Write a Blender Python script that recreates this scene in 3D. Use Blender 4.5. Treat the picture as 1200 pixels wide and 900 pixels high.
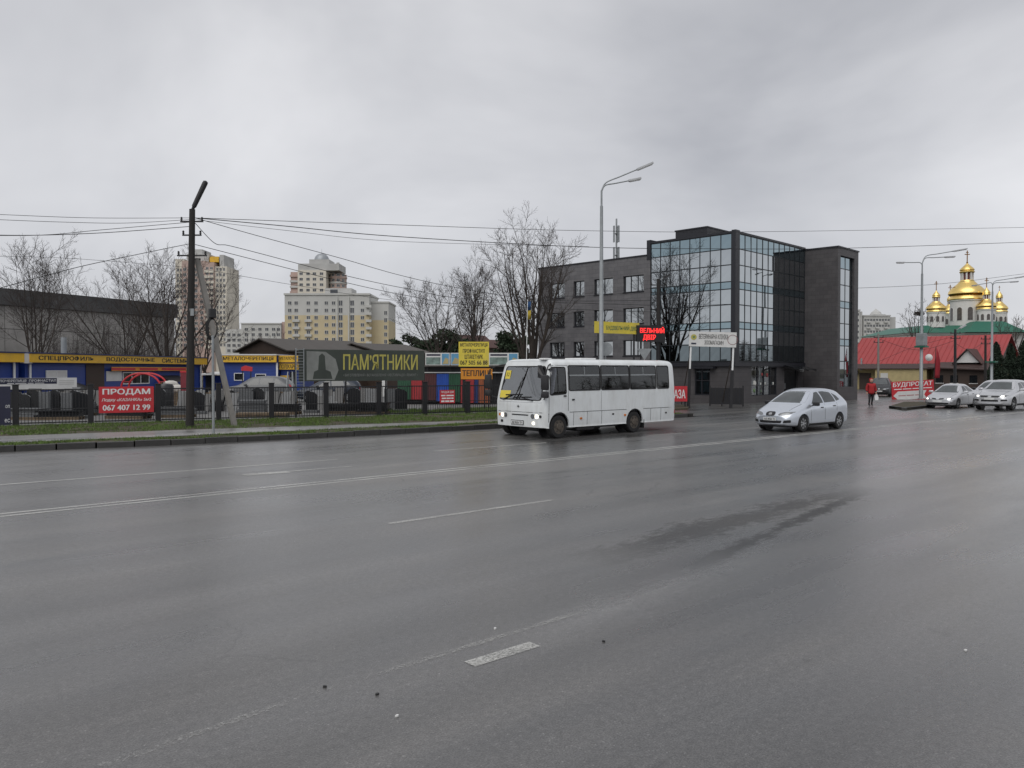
import bpy, bmesh, math, random
import numpy as np
from mathutils import Vector, Matrix, noise as mnoise
from mathutils.bvhtree import BVHTree

for o in list(bpy.data.objects):
    bpy.data.objects.remove(o, do_unlink=True)
scene = bpy.context.scene
COL = scene.collection
rad = math.radians

# ------------------------------------------------------------------ camera
# X runs along the road, Y across it (away from the viewer), Z up; the camera stands at the origin
YAW = rad(49.7)
FX, FY = math.cos(YAW), math.sin(YAW)
EYE = 2.3
cam_data = bpy.data.cameras.new('camera')
cam_data.sensor_width = 36.0
cam_data.lens = 27.72
cam_data.clip_start = 0.1
cam_data.clip_end = 6000
cam = bpy.data.objects.new('camera', cam_data)
COL.objects.link(cam)
cam.location = (0, 0, EYE)
cam.rotation_euler = (rad(90 - 1.054), 0, YAW - rad(90))
scene.camera = cam

# ------------------------------------------------------------------ sky
world = bpy.data.worlds.new('World')
scene.world = world
world.use_nodes = True
SUN_EL, SUN_AZ = rad(52), rad(205)      # soft light through the cloud, from behind the viewer
def build_world():
    nt = world.node_tree
    nt.nodes.clear()
    out = nt.nodes.new('ShaderNodeOutputWorld')
    bg = nt.nodes.new('ShaderNodeBackground')
    sky = nt.nodes.new('ShaderNodeTexSky')
    sky.sky_type = 'NISHITA'
    sky.sun_disc = False
    sky.sun_elevation = SUN_EL
    sky.sun_rotation = rad(90) - SUN_AZ
    tc = nt.nodes.new('ShaderNodeTexCoord')
    mp = nt.nodes.new('ShaderNodeMapping')
    mp.inputs['Scale'].default_value = (1.15, 1.15, 2.2)
    nz = nt.nodes.new('ShaderNodeTexNoise')
    nz.inputs['Scale'].default_value = 1.55
    nz.inputs['Detail'].default_value = 5.0
    nz.inputs['Roughness'].default_value = 0.52
    nz.inputs['Distortion'].default_value = 0.35
    rp = nt.nodes.new('ShaderNodeValToRGB')
    rp.color_ramp.elements[0].position = 0.30
    rp.color_ramp.elements[0].color = (4.1, 4.18, 4.5, 1)
    rp.color_ramp.elements[1].position = 0.72
    rp.color_ramp.elements[1].color = (7.2, 7.22, 7.45, 1)
    mx = nt.nodes.new('ShaderNodeMix')
    mx.data_type = 'RGBA'
    mx.inputs['Factor'].default_value = 0.95
    nt.links.new(tc.outputs['Generated'], mp.inputs['Vector'])
    nt.links.new(mp.outputs['Vector'], nz.inputs['Vector'])
    nt.links.new(nz.outputs['Fac'], rp.inputs['Fac'])
    nt.links.new(sky.outputs['Color'], mx.inputs[6])
    nt.links.new(rp.outputs['Color'], mx.inputs[7])
    # the cloud sheet thins a little towards the skyline all round
    sp = nt.nodes.new('ShaderNodeSeparateXYZ'); nt.links.new(tc.outputs['Generated'], sp.inputs['Vector'])
    gr = nt.nodes.new('ShaderNodeMapRange'); gr.inputs['From Min'].default_value = 0.0; gr.inputs['From Max'].default_value = 0.45
    gr.inputs['To Min'].default_value = 1.10; gr.inputs['To Max'].default_value = 0.96
    nt.links.new(sp.outputs['Z'], gr.inputs['Value'])
    sc = nt.nodes.new('ShaderNodeVectorMath'); sc.operation = 'SCALE'
    nt.links.new(mx.outputs[2], sc.inputs[0]); nt.links.new(gr.outputs['Result'], sc.inputs['Scale'])
    nt.links.new(sc.outputs['Vector'], bg.inputs['Color'])
    bg.inputs['Strength'].default_value = 0.1
    nt.links.new(bg.outputs['Background'], out.inputs['Surface'])
build_world()

# ------------------------------------------------------------------ sun behind cloud
sun_data = bpy.data.lights.new('sun', 'SUN')
sun_data.energy = 1.5
sun_data.angle = rad(60)
sun_data.color = (1.0, 0.97, 0.93)
sun = bpy.data.objects.new('sun', sun_data)
COL.objects.link(sun)
sd = Vector((math.cos(SUN_EL) * math.cos(SUN_AZ), math.cos(SUN_EL) * math.sin(SUN_AZ), math.sin(SUN_EL)))
sun.rotation_euler = sd.to_track_quat('Z', 'Y').to_euler()
sun.location = (0, 0, 60)

# ------------------------------------------------------------------ exposure
scene.render.engine = 'CYCLES'
scene.view_settings.view_transform = 'Standard'
scene.view_settings.look = 'None'
scene.view_settings.gamma = 1.0
scene.view_settings.exposure = 0.12
scene.view_settings.use_curve_mapping = False

# ------------------------------------------------------------------ places
def at(px, d, z=0.0):
    k = (px - 600) / 924
    return Vector((d * (FX + FY * k), d * (FY - FX * k), z))
def zat(py, d):
    return EYE + (433 - py) / 924 * d
def dep(p):
    return p[0] * FX + p[1] * FY
def gp(px, py, z=0.0):
    return at(px, (EYE - z) * 924 / (py - 433), z)
def on_v(px, v):
    k = (px - 600) / 924
    return v * (FX + FY * k) / (FY - FX * k)
def hit(px, P, D):
    """how far along the plan line P + t*D the sight line of column px meets it"""
    k = (px - 600) / 924
    rx, ry = FX + FY * k, FY - FX * k
    den = D[0] * ry - D[1] * rx
    return (P[1] * rx - P[0] * ry) / den
CAM_RZ = YAW - rad(90)

# ------------------------------------------------------------------ mesh helpers
class MB:
    def __init__(self):
        self.v = []; self.f = []
    def add(self, vs, fs):
        n = len(self.v)
        self.v.extend([tuple(p) for p in vs])
        self.f.extend([tuple(i + n for i in f) for f in fs])
        return self
    def box(self, cx, cy, cz, sx, sy, sz, rz=0.0):
        x, y, z = sx / 2, sy / 2, sz / 2
        c, s = math.cos(rz), math.sin(rz)
        vs = []
        for dz in (-z, z):
            for dx, dy in ((-x, -y), (x, -y), (x, y), (-x, y)):
                vs.append((cx + dx * c - dy * s, cy + dx * s + dy * c, cz + dz))
        return self.add(vs, [(0, 3, 2, 1), (4, 5, 6, 7), (0, 1, 5, 4), (1, 2, 6, 5), (2, 3, 7, 6), (3, 0, 4, 7)])
    def span(self, x0, x1, y0, y1, z0, z1):
        return self.box((x0 + x1) / 2, (y0 + y1) / 2, (z0 + z1) / 2, abs(x1 - x0), abs(y1 - y0), abs(z1 - z0))
    def bevelbox(self, x0, x1, y0, y1, z0, z1, b=0.02):
        bm = bmesh.new()
        bmesh.ops.create_cube(bm, size=1.0)
        for v in bm.verts:
            v.co = Vector(((x0 + x1) / 2 + v.co.x * (x1 - x0), (y0 + y1) / 2 + v.co.y * (y1 - y0), (z0 + z1) / 2 + v.co.z * (z1 - z0)))
        bmesh.ops.bevel(bm, geom=list(bm.edges), offset=b, segments=2, affect='EDGES', profile=0.5)
        bm.verts.index_update()
        self.add([v.co[:] for v in bm.verts], [[v.index for v in f.verts] for f in bm.faces])
        bm.free()
        return self
    def bar(self, p0, p1, w, h=None):
        """a square bar from p0 to p1"""
        h = h or w
        p0, p1 = Vector(p0), Vector(p1)
        d = (p1 - p0).normalized()
        up = Vector((0, 0, 1)) if abs(d.z) < 0.95 else Vector((0, 1, 0))
        a = d.cross(up).normalized() * w / 2
        b = a.cross(d).normalized() * h / 2
        vs = [p + q for p in (p0, p1) for q in (-a - b, a - b, a + b, -a + b)]
        return self.add(vs, [(0, 3, 2, 1), (4, 5, 6, 7), (0, 1, 5, 4), (1, 2, 6, 5), (2, 3, 7, 6), (3, 0, 4, 7)])
    def tube(self, pts, rs, n=6, cap=True):
        pts = [Vector(p) for p in pts]
        if not hasattr(rs, '__len__'):
            rs = [rs] * len(pts)
        vs, fs = [], []
        ref = None
        for i, p in enumerate(pts):
            d = (pts[min(i + 1, len(pts) - 1)] - pts[max(i - 1, 0)])
            if d.length < 1e-9: d = Vector((0, 0, 1))
            d.normalize()
            if ref is None:
                ref = Vector((1, 0, 0)) if abs(d.x) < 0.8 else Vector((0, 1, 0))
            a = (ref - d * ref.dot(d))
            if a.length < 1e-6: a = d.orthogonal()
            a.normalize(); ref = a
            b = d.cross(a)
            for k in range(n):
                t = 2 * math.pi * k / n
                vs.append(p + (a * math.cos(t) + b * math.sin(t)) * rs[i])
        for i in range(len(pts) - 1):
            for k in range(n):
                q = (k + 1) % n
                fs.append((i * n + k, i * n + q, (i + 1) * n + q, (i + 1) * n + k))
        if cap:
            fs.append(tuple(range(n - 1, -1, -1)))
            fs.append(tuple((len(pts) - 1) * n + k for k in range(n)))
        return self.add(vs, fs)
    def lathe(self, prof, n=24, c=(0, 0, 0), axis='z', a0=0.0, cap=True):
        """prof: (radius, height) from low to high"""
        vs, fs = [], []
        for r, h in prof:
            r = max(r, 1e-4)
            for k in range(n):
                t = a0 + 2 * math.pi * k / n
                if axis == 'z': p = (c[0] + r * math.cos(t), c[1] + r * math.sin(t), c[2] + h)
                elif axis == 'y': p = (c[0] + r * math.sin(t), c[1] + h, c[2] + r * math.cos(t))
                else: p = (c[0] + h, c[1] + r * math.cos(t), c[2] + r * math.sin(t))
                vs.append(p)
        for i in range(len(prof) - 1):
            for k in range(n):
                q = (k + 1) % n
                fs.append((i * n + k, i * n + q, (i + 1) * n + q, (i + 1) * n + k))
        if cap:
            fs.append(tuple(range(n - 1, -1, -1)))
            fs.append(tuple((len(prof) - 1) * n + k for k in range(n)))
        return self.add(vs, fs)
    def prism(self, poly, lo, hi, axis='z'):
        """polygon extruded: axis z -> poly (x,y); axis y -> poly (x,z); axis x -> poly (y,z)"""
        n = len(poly)
        def P(a, b, h):
            return (a, b, h) if axis == 'z' else ((a, h, b) if axis == 'y' else (h, a, b))
        vs = [P(a, b, lo) for a, b in poly] + [P(a, b, hi) for a, b in poly]
        fs = [tuple(range(n - 1, -1, -1)), tuple(range(n, 2 * n))]
        fs += [(i, (i + 1) % n, n + (i + 1) % n, n + i) for i in range(n)]
        return self.add(vs, fs)
    def mesh(self, name, m=None, smooth=False):
        me = bpy.data.meshes.new(name)
        me.from_pydata(self.v, [], self.f)
        if m: me.materials.append(m)
        bm = bmesh.new(); bm.from_mesh(me)
        if len(bm.faces) < 20000:
            bmesh.ops.recalc_face_normals(bm, faces=bm.faces)
        bm.to_mesh(me); bm.free()
        if smooth:
            me.shade_smooth()
            if smooth != 'full':
                me.set_sharp_from_angle(angle=rad(38))
        return me
    def build(self, name, m, parent=None, smooth=False):
        return link(name, self.mesh(name, m, smooth), parent)

def link(name, data, parent=None):
    o = bpy.data.objects.new(name, data)
    COL.objects.link(o)
    if parent is not None: o.parent = parent
    return o
def tag(o, label, cat, group=None):
    o['label'] = label; o['category'] = cat
    if group: o['group'] = group
    return o
def thing(name, label, cat, loc=(0, 0, 0), rz=0.0, group=None):
    o = link(name, None)
    o.empty_display_size = 0.2
    o.location = loc
    o.rotation_euler = (0, 0, rz)
    return tag(o, label, cat, group)
def structure(o):
    o['kind'] = 'structure'
    return o
def copy_tree(o, parent=None):
    c = o.copy(); COL.objects.link(c); c.parent = parent
    for ch in list(o.children): copy_tree(ch, c)
    return c
def apply_mods(o):
    dg = bpy.context.evaluated_depsgraph_get()
    dg.update()
    me = bpy.data.meshes.new_from_object(o.evaluated_get(dg))
    o.modifiers.clear()
    o.data = me
    return o
def cut(o, cutters, solver='MANIFOLD'):
    for c in cutters:
        c.parent = o.parent
        md = o.modifiers.new('cut', 'BOOLEAN'); md.operation = 'DIFFERENCE'; md.solver = solver; md.object = c
    apply_mods(o)
    for c in cutters:
        bpy.data.objects.remove(c, do_unlink=True)
    return o
def catmull(P, n):
    """P: (k, dims) control points -> n samples, uniform in control index"""
    P = np.asarray(P, float)
    k = len(P)
    t = np.linspace(0, k - 1, n)
    i = np.clip(t.astype(int), 0, k - 2)
    f = (t - i)[:, None]
    p0 = P[np.maximum(i - 1, 0)]; p1 = P[i]; p2 = P[i + 1]; p3 = P[np.minimum(i + 2, k - 1)]
    m1 = (p2 - p0) * 0.5; m2 = (p3 - p1) * 0.5
    return ((2 * f**3 - 3 * f**2 + 1) * p1 + (f**3 - 2 * f**2 + f) * m1 + (-2 * f**3 + 3 * f**2) * p2 + (f**3 - f**2) * m2)

# ------------------------------------------------------------------ materials
def mat(name, col, rough=0.6, metal=0.0, var=0.14, scale=2.5, bump=0.0, bscale=40.0, spec=0.5, emit=0.0, coat=0.0, stain=None, stain_amt=0.0, stretch=(1, 1, 1), rvar=0.12):
    m = bpy.data.materials.new(name)
    m.use_nodes = True
    nt = m.node_tree
    b = nt.nodes['Principled BSDF']
    tc = nt.nodes.new('ShaderNodeTexCoord')
    mp = nt.nodes.new('ShaderNodeMapping'); mp.inputs['Scale'].default_value = stretch
    nt.links.new(tc.outputs['Object'], mp.inputs['Vector'])
    nz = nt.nodes.new('ShaderNodeTexNoise')
    nz.inputs['Scale'].default_value = scale; nz.inputs['Detail'].default_value = 7; nz.inputs['Roughness'].default_value = 0.62
    nt.links.new(mp.outputs['Vector'], nz.inputs['Vector'])
    rp = nt.nodes.new('ShaderNodeValToRGB')
    rp.color_ramp.elements[0].position = 0.3; rp.color_ramp.elements[1].position = 0.7
    rp.color_ramp.elements[0].color = tuple(c * (1 - var) for c in col) + (1,)
    rp.color_ramp.elements[1].color = tuple(min(c * (1 + var), 0.95) for c in col) + (1,)
    nt.links.new(nz.outputs['Fac'], rp.inputs['Fac'])
    colour = rp.outputs['Color']
    if stain is not None:
        n2 = nt.nodes.new('ShaderNodeTexNoise')
        n2.inputs['Scale'].default_value = scale * 0.45; n2.inputs['Detail'].default_value = 8; n2.inputs['Roughness'].default_value = 0.7
        nt.links.new(mp.outputs['Vector'], n2.inputs['Vector'])
        r2 = nt.nodes.new('ShaderNodeMapRange')
        r2.inputs['From Min'].default_value = 0.48; r2.inputs['From Max'].default_value = 0.72
        r2.inputs['To Max'].default_value = stain_amt
        nt.links.new(n2.outputs['Fac'], r2.inputs['Value'])
        mx = nt.nodes.new('ShaderNodeMix'); mx.data_type = 'RGBA'
        nt.links.new(r2.outputs['Result'], mx.inputs['Factor'])
        nt.links.new(colour, mx.inputs[6])
        mx.inputs[7].default_value = tuple(stain) + (1,)
        colour = mx.outputs[2]
    nt.links.new(colour, b.inputs['Base Color'])
    rr = nt.nodes.new('ShaderNodeMapRange')
    rr.inputs['To Min'].default_value = max(rough - rvar, 0.02) if rough > 0.1 else rough
    rr.inputs['To Max'].default_value = min(rough + rvar, 1.0) if rough > 0.1 else rough
    nt.links.new(nz.outputs['Fac'], rr.inputs['Value'])
    nt.links.new(rr.outputs['Result'], b.inputs['Roughness'])
    b.inputs['Metallic'].default_value = metal
    b.inputs['Specular IOR Level'].default_value = spec
    b.inputs['Coat Weight'].default_value = coat
    b.inputs['Coat Roughness'].default_value = 0.08
    if bump > 0:
        bz = nt.nodes.new('ShaderNodeTexNoise')
        bz.inputs['Scale'].default_value = bscale; bz.inputs['Detail'].default_value = 4
        nt.links.new(mp.outputs['Vector'], bz.inputs['Vector'])
        bp = nt.nodes.new('ShaderNodeBump')
        bp.inputs['Strength'].default_value = bump; bp.inputs['Distance'].default_value = 0.02
        nt.links.new(bz.outputs['Fac'], bp.inputs['Height'])
        nt.links.new(bp.outputs['Normal'], b.inputs['Normal'])
    if emit > 0:
        b.inputs['Emission Color'].default_value = tuple(col) + (1,)
        b.inputs['Emission Strength'].default_value = emit
    return m

def see_glass(name, tint, gloss=0.3, rough=0.02):
    """glazing one can see through: part tinted transmission, part mirror"""
    m = bpy.data.materials.new(name); m.use_nodes = True
    nt = m.node_tree; nt.nodes.clear()
    out = nt.nodes.new('ShaderNodeOutputMaterial')
    tr = nt.nodes.new('ShaderNodeBsdfTransparent'); tr.inputs['Color'].default_value = tuple(tint) + (1,)
    gl = nt.nodes.new('ShaderNodeBsdfGlossy'); gl.inputs['Roughness'].default_value = rough
    gl.inputs['Color'].default_value = (0.9, 0.93, 0.95, 1)
    fr = nt.nodes.new('ShaderNodeFresnel'); fr.inputs['IOR'].default_value = 1.5
    tc = nt.nodes.new('ShaderNodeTexCoord')
    nz = nt.nodes.new('ShaderNodeTexNoise'); nz.inputs['Scale'].default_value = 1.3
    nt.links.new(tc.outputs['Object'], nz.inputs['Vector'])
    mr = nt.nodes.new('ShaderNodeMapRange')
    mr.inputs['To Min'].default_value = gloss * 0.8; mr.inputs['To Max'].default_value = gloss * 1.2
    nt.links.new(nz.outputs['Fac'], mr.inputs['Value'])
    ad = nt.nodes.new('ShaderNodeMath'); ad.operation = 'ADD'; ad.use_clamp = True
    nt.links.new(fr.outputs['Fac'], ad.inputs[0]); nt.links.new(mr.outputs['Result'], ad.inputs[1])
    mx = nt.nodes.new('ShaderNodeMixShader')
    nt.links.new(ad.outputs['Value'], mx.inputs['Fac'])
    nt.links.new(tr.outputs['BSDF'], mx.inputs[1]); nt.links.new(gl.outputs['BSDF'], mx.inputs[2])
    nt.links.new(mx.outputs['Shader'], out.inputs['Surface'])
    return m

M = {}
M['black'] = mat('black_steel', (0.012, 0.012, 0.014), 0.45)
M['rubber'] = mat('rubber', (0.014, 0.014, 0.015), 0.75, bump=0.1)
M['darkplastic'] = mat('dark_plastic', (0.02, 0.02, 0.022), 0.5)
M['galv'] = mat('galvanised_steel', (0.28, 0.30, 0.31), 0.5, metal=0.35, scale=5)
M['silverlamp'] = mat('lamp_housing', (0.45, 0.46, 0.47), 0.4, metal=0.3)
M['white'] = mat('white_paint', (0.72, 0.73, 0.73), 0.5, var=0.06)
M['offwhite'] = mat('off_white_board', (0.62, 0.62, 0.61), 0.55, var=0.08)
M['red'] = mat('red_print', (0.50, 0.026, 0.036), 0.5, var=0.14, bump=.5, bscale=1.6, stain=(.30, .05, .05), stain_amt=.4)
M['yellow'] = mat('yellow_print', (0.68, 0.55, 0.06), 0.5, var=0.12, bump=.3, bscale=1.6, stain=(.45, .36, .12), stain_amt=.5)
M['fascia'] = mat('fascia_yellow', (0.70, 0.42, 0.03), 0.5, var=0.1, stain=(.45, .28, .08), stain_amt=.5)
M['orange'] = mat('orange_print', (0.62, 0.24, 0.02), 0.5, var=0.08)
M['ink'] = mat('black_ink', (0.02, 0.02, 0.02), 0.6)
M['bluewall'] = mat('blue_siding', (0.014, 0.045, 0.24), 0.45, var=0.1)
M['concrete'] = mat('concrete', (0.23, 0.22, 0.205), 0.85, bump=0.2, stain=(0.12, 0.12, 0.11), stain_amt=0.5)
M['wood'] = mat('tarred_wood', (0.022, 0.020, 0.019), 0.85, bump=0.5, bscale=12, stretch=(6, 6, 0.4), var=0.4)
M['bark'] = mat('bark', (0.045, 0.036, 0.030), 0.9, bump=0.4, bscale=20, var=0.35)
M['twig'] = mat('twig', (0.052, 0.043, 0.040), 0.9, var=0.3)
M['brownwall'] = mat('brown_panel', (0.05, 0.032, 0.024), 0.6)
M['darkglass'] = mat('dark_glass', (0.012, 0.014, 0.016), 0.04, var=0.05, spec=0.9)
M['cable'] = mat('cable', (0.012, 0.012, 0.013), 0.7)

# ------------------------------------------------------------------ lettering
def lettering(body, x0, x1, z0, z1, m, parent, y=-0.004, name='lettering', bold=0.0, shear=0.0):
    """text fitted into the rectangle x0..x1, z0..z1 of the parent's local front face (front looks to -y)"""
    cu = bpy.data.curves.new('text', 'FONT')
    cu.body = body; cu.extrude = 0.0; cu.resolution_u = 3
    cu.space_line = 0.85
    cu.align_x = 'CENTER'
    cu.offset = bold * 0.45
    cu.shear = shear
    o = bpy.data.objects.new('text', cu); COL.objects.link(o)
    dg = bpy.context.evaluated_depsgraph_get(); dg.update()
    me = bpy.data.meshes.new_from_object(o.evaluated_get(dg))
    bpy.data.objects.remove(o, do_unlink=True)
    n = len(me.vertices)
    co = np.empty(n * 3); me.vertices.foreach_get('co', co); co = co.reshape(-1, 3)
    lo, hi = co.min(0), co.max(0)
    sx = (x1 - x0) / (hi[0] - lo[0]); sz = (z1 - z0) / (hi[1] - lo[1])
    new = np.empty_like(co)
    new[:, 0] = x0 + (co[:, 0] - lo[0]) * sx
    new[:, 1] = y
    new[:, 2] = z0 + (co[:, 1] - lo[1]) * sz
    if bold:
        sh = bold * 1.1 * sx
        F = [tuple(p.vertices) for p in me.polygons]
        a, b = new.copy(), new.copy()
        a[:, 0] -= sh; b[:, 0] += sh; a[:, 1] -= 0.0012; b[:, 1] -= 0.0024
        me = bpy.data.meshes.new('lettering')
        me.from_pydata(np.concatenate([new, a, b]).tolist(), [], F + [tuple(i + n for i in f) for f in F] + [tuple(i + 2 * n for i in f) for f in F])
    else:
        me.vertices.foreach_set('co', new.ravel()); me.update()
    me.materials.clear(); me.materials.append(m)
    return link(name, me, parent)

def print_bars(parent, x0, x1, z0, z1, m, n, seed=1, y=-0.004):
    """lines of print too small to read: one thin strip for each word"""
    r = random.Random(seed)
    ws = [r.uniform(.7, 1.5) for _ in range(n)]
    g = .18
    k = (x1 - x0) / (sum(ws) + g * (n - 1))
    x = x0
    for w_ in ws:
        MB().span(x, x + w_ * k, y - .002, y, z0, z1).build('print_line', m, parent)
        x += (w_ + g) * k
# ================================================================== THE SETTING
def asphalt(name, base, wet=1.0, seed=0.0, patch=False):
    m = bpy.data.materials.new(name); m.use_nodes = True
    nt = m.node_tree; N = nt.nodes; L = nt.links
    b = N['Principled BSDF']
    tc = N.new('ShaderNodeTexCoord')
    def noise(scale, detail=5, stretch=(1, 1, 1), rough=0.6, dist=0.0):
        mp = N.new('ShaderNodeMapping'); mp.inputs['Scale'].default_value = stretch
        mp.inputs['Location'].default_value = (seed, seed * 1.7, 0)
        L.new(tc.outputs['Object'], mp.inputs['Vector'])
        n = N.new('ShaderNodeTexNoise'); n.inputs['Scale'].default_value = scale
        n.inputs['Detail'].default_value = detail; n.inputs['Roughness'].default_value = rough; n.inputs['Distortion'].default_value = dist
        L.new(mp.outputs['Vector'], n.inputs['Vector'])
        return n.outputs['Fac']
    def rng(v, a, c, lo, hi):
        r = N.new('ShaderNodeMapRange'); r.inputs['From Min'].default_value = a; r.inputs['From Max'].default_value = c
        r.inputs['To Min'].default_value = lo; r.inputs['To Max'].default_value = hi
        L.new(v, r.inputs['Value']); return r.outputs['Result']
    def math_(op, a, c):
        n = N.new('ShaderNodeMath'); n.operation = op
        for i, x in enumerate((a, c)):
            if isinstance(x, (int, float)): n.inputs[i].default_value = x
            else: L.new(x, n.inputs[i])
        return n.outputs['Value']
    streak = noise(0.55, 6, (0.16, 1.5, 1), 0.6, 0.4)      # wheel tracks and drying bands that run with the traffic
    cloud = noise(0.22, 7, (0.6, 1.0, 1), 0.65, 0.6)
    grain = noise(75, 3, (1, 1, 1), 0.7)
    stones = N.new('ShaderNodeTexVoronoi'); stones.inputs['Scale'].default_value = 95
    L.new(tc.outputs['Object'], stones.inputs['Vector'])
    f = math_('MULTIPLY', rng(streak, 0.3, 0.7, 0.70, 1.34), rng(cloud, 0.3, 0.7, 0.76, 1.26))
    track = noise(0.8, 5, (0.05, 1.2, 1), 0.55)
    f = math_('MULTIPLY', f, rng(track, 0.32, 0.68, 0.72, 1.36))
    f = math_('MULTIPLY', f, rng(grain, 0.25, 0.75, 0.40, 1.60))
    f = math_('MULTIPLY', f, rng(noise(17, 5, (1, 1, 1), 0.75), 0.3, 0.7, 0.72, 1.28))
    speck = rng(stones.outputs['Color'], 0.86, 0.97, 1.0, 1.9)
    f = math_('MULTIPLY', f, speck)
    rough = math_('ADD', math_('ADD', rng(streak, 0.35, 0.65, 0.22, 0.36), rng(track, 0.35, 0.65, -0.03, 0.07)), rng(cloud, 0.3, 0.7, -0.05, 0.09))
    bumpst = 0.32
    height = math_('ADD', grain, math_('MULTIPLY', stones.outputs['Distance'], 0.8))
    if patch:
        # hair cracks, only here and there
        vo = N.new('ShaderNodeTexVoronoi'); vo.feature = 'DISTANCE_TO_EDGE'; vo.inputs['Scale'].default_value = 0.42
        wv = N.new('ShaderNodeTexNoise'); wv.inputs['Scale'].default_value = 1.7; wv.inputs['Detail'].default_value = 6
        L.new(tc.outputs['Object'], wv.inputs['Vector'])
        av = N.new('ShaderNodeMix'); av.data_type = 'RGBA'; av.inputs['Factor'].default_value = 0.35
        L.new(tc.outputs['Object'], av.inputs[6]); L.new(wv.outputs['Color'], av.inputs[7]); L.new(av.outputs[2], vo.inputs['Vector'])
        crack = math_('MULTIPLY', rng(vo.outputs['Distance'], 0.0, 0.006, 1, 0), rng(noise(0.16, 3), 0.50, 0.60, 0, 1))
        f = math_('MULTIPLY', f, math_('SUBTRACT', 1.0, math_('MULTIPLY', crack, 0.45)))
        spots = rng(noise(2.3, 2, (0.7, 1, 1), 0.5), 0.70, 0.78, 1.0, 0.72)
        f = math_('MULTIPLY', f, spots)
        # a broken, tar-dark strip of old repair in the near lanes
        sep = N.new('ShaderNodeSeparateXYZ'); L.new(tc.outputs['Object'], sep.inputs['Vector'])
        wob = noise(0.9, 6, (1, 1, 1), 0.7)
        wobf = noise(6.5, 8, (0.5, 1.3, 1), 0.85)
        x, y = sep.outputs['X'], sep.outputs['Y']
        def band(x0, y0, slope, xa, xb, halfw, soft):
            yc = math_('ADD', math_('MULTIPLY', math_('SUBTRACT', x, x0), slope), y0)
            dy = math_('ABSOLUTE', math_('SUBTRACT', y, yc), 0)
            dy = math_('ADD', dy, rng(wob, 0.3, 0.7, -halfw * 0.8, halfw * 0.8))
            dy = math_('ADD', dy, rng(wobf, 0.3, 0.7, -halfw * 1.3, halfw * 1.3))
            across = rng(dy, halfw - soft, halfw + soft, 1, 0)
            along = math_('MULTIPLY', rng(x, xa, xa + 1.8, 0, 1), rng(x, xb - 2.5, xb, 1, 0))
            c = N.new('ShaderNodeClamp'); L.new(math_('MULTIPLY', across, along), c.inputs['Value'])
            return c.outputs['Result']
        d1 = band(8.0, 5.7, 0.20, 7.2, 15.2, 0.12, 0.06)
        d2 = band(8.0, 6.75, 0.07, 6.6, 15.4, 0.30, 0.16)
        d3 = band(20.0, 4.3, 0.05, 17.5, 25.0, 0.30, 0.3)
        dark = math_('MAXIMUM', math_('MAXIMUM', d1, math_('MULTIPLY', d2, 0.8)), math_('MULTIPLY', d3, 0.7))
        f = math_('MULTIPLY', f, math_('SUBTRACT', 1.0, math_('MULTIPLY', dark, 0.72)))
        rough = math_('ADD', rough, math_('MULTIPLY', dark, 0.32))
        l1 = band(5.2, 5.1, 0.12, 3.8, 9.8, 0.16, 0.2)      # dusty, drier streak beside it
        l2 = band(14.0, 4.6, 0.2, 9.5, 26.0, 0.35, 0.5)
        l3 = band(20.0, 7.6, 0.03, 13.0, 40.0, 0.40, 0.5)
        light = math_('MAXIMUM', math_('MULTIPLY', l1, 0.9), math_('MAXIMUM', math_('MULTIPLY', l2, 0.7), math_('MULTIPLY', l3, 0.6)))
        f = math_('MULTIPLY', f, math_('ADD', 1.0, math_('MULTIPLY', light, 0.75)))
        height = math_('MULTIPLY', height, math_('ADD', 1.0, math_('MULTIPLY', dark, 1.2)))
    hue = N.new('ShaderNodeMix'); hue.data_type = 'RGBA'
    L.new(rng(cloud, 0.35, 0.65, 0, 1), hue.inputs['Factor'])
    hue.inputs[6].default_value = (base * 1.0, base * 1.0, base * 1.01, 1)
    hue.inputs[7].default_value = (base * 1.04, base * 1.0, base * 0.95, 1)
    mul = N.new('ShaderNodeMix'); mul.data_type = 'RGBA'; mul.blend_type = 'MULTIPLY'; mul.inputs['Factor'].default_value = 1.0
    L.new(hue.outputs[2], mul.inputs[6])
    cmb = N.new('ShaderNodeCombineColor')
    for i in range(3): L.new(f, cmb.inputs[i])
    L.new(cmb.outputs['Color'], mul.inputs[7])
    L.new(mul.outputs[2], b.inputs['Base Color'])
    L.new(rough, b.inputs['Roughness'])
    b.inputs['Specular IOR Level'].default_value = 0.5 * wet
    L.new(rng(streak, 0.3, 0.7, 0.50 * wet, 0.12 * wet), b.inputs['Coat Weight']); b.inputs['Coat Roughness'].default_value = 0.24; b.inputs['Coat IOR'].default_value = 1.33
    bp = N.new('ShaderNodeBump'); bp.inputs['Strength'].default_value = bumpst; bp.inputs['Distance'].default_value = 0.005
    L.new(height, bp.inputs['Height']); L.new(bp.outputs['Normal'], b.inputs['Normal'])
    return m

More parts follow.
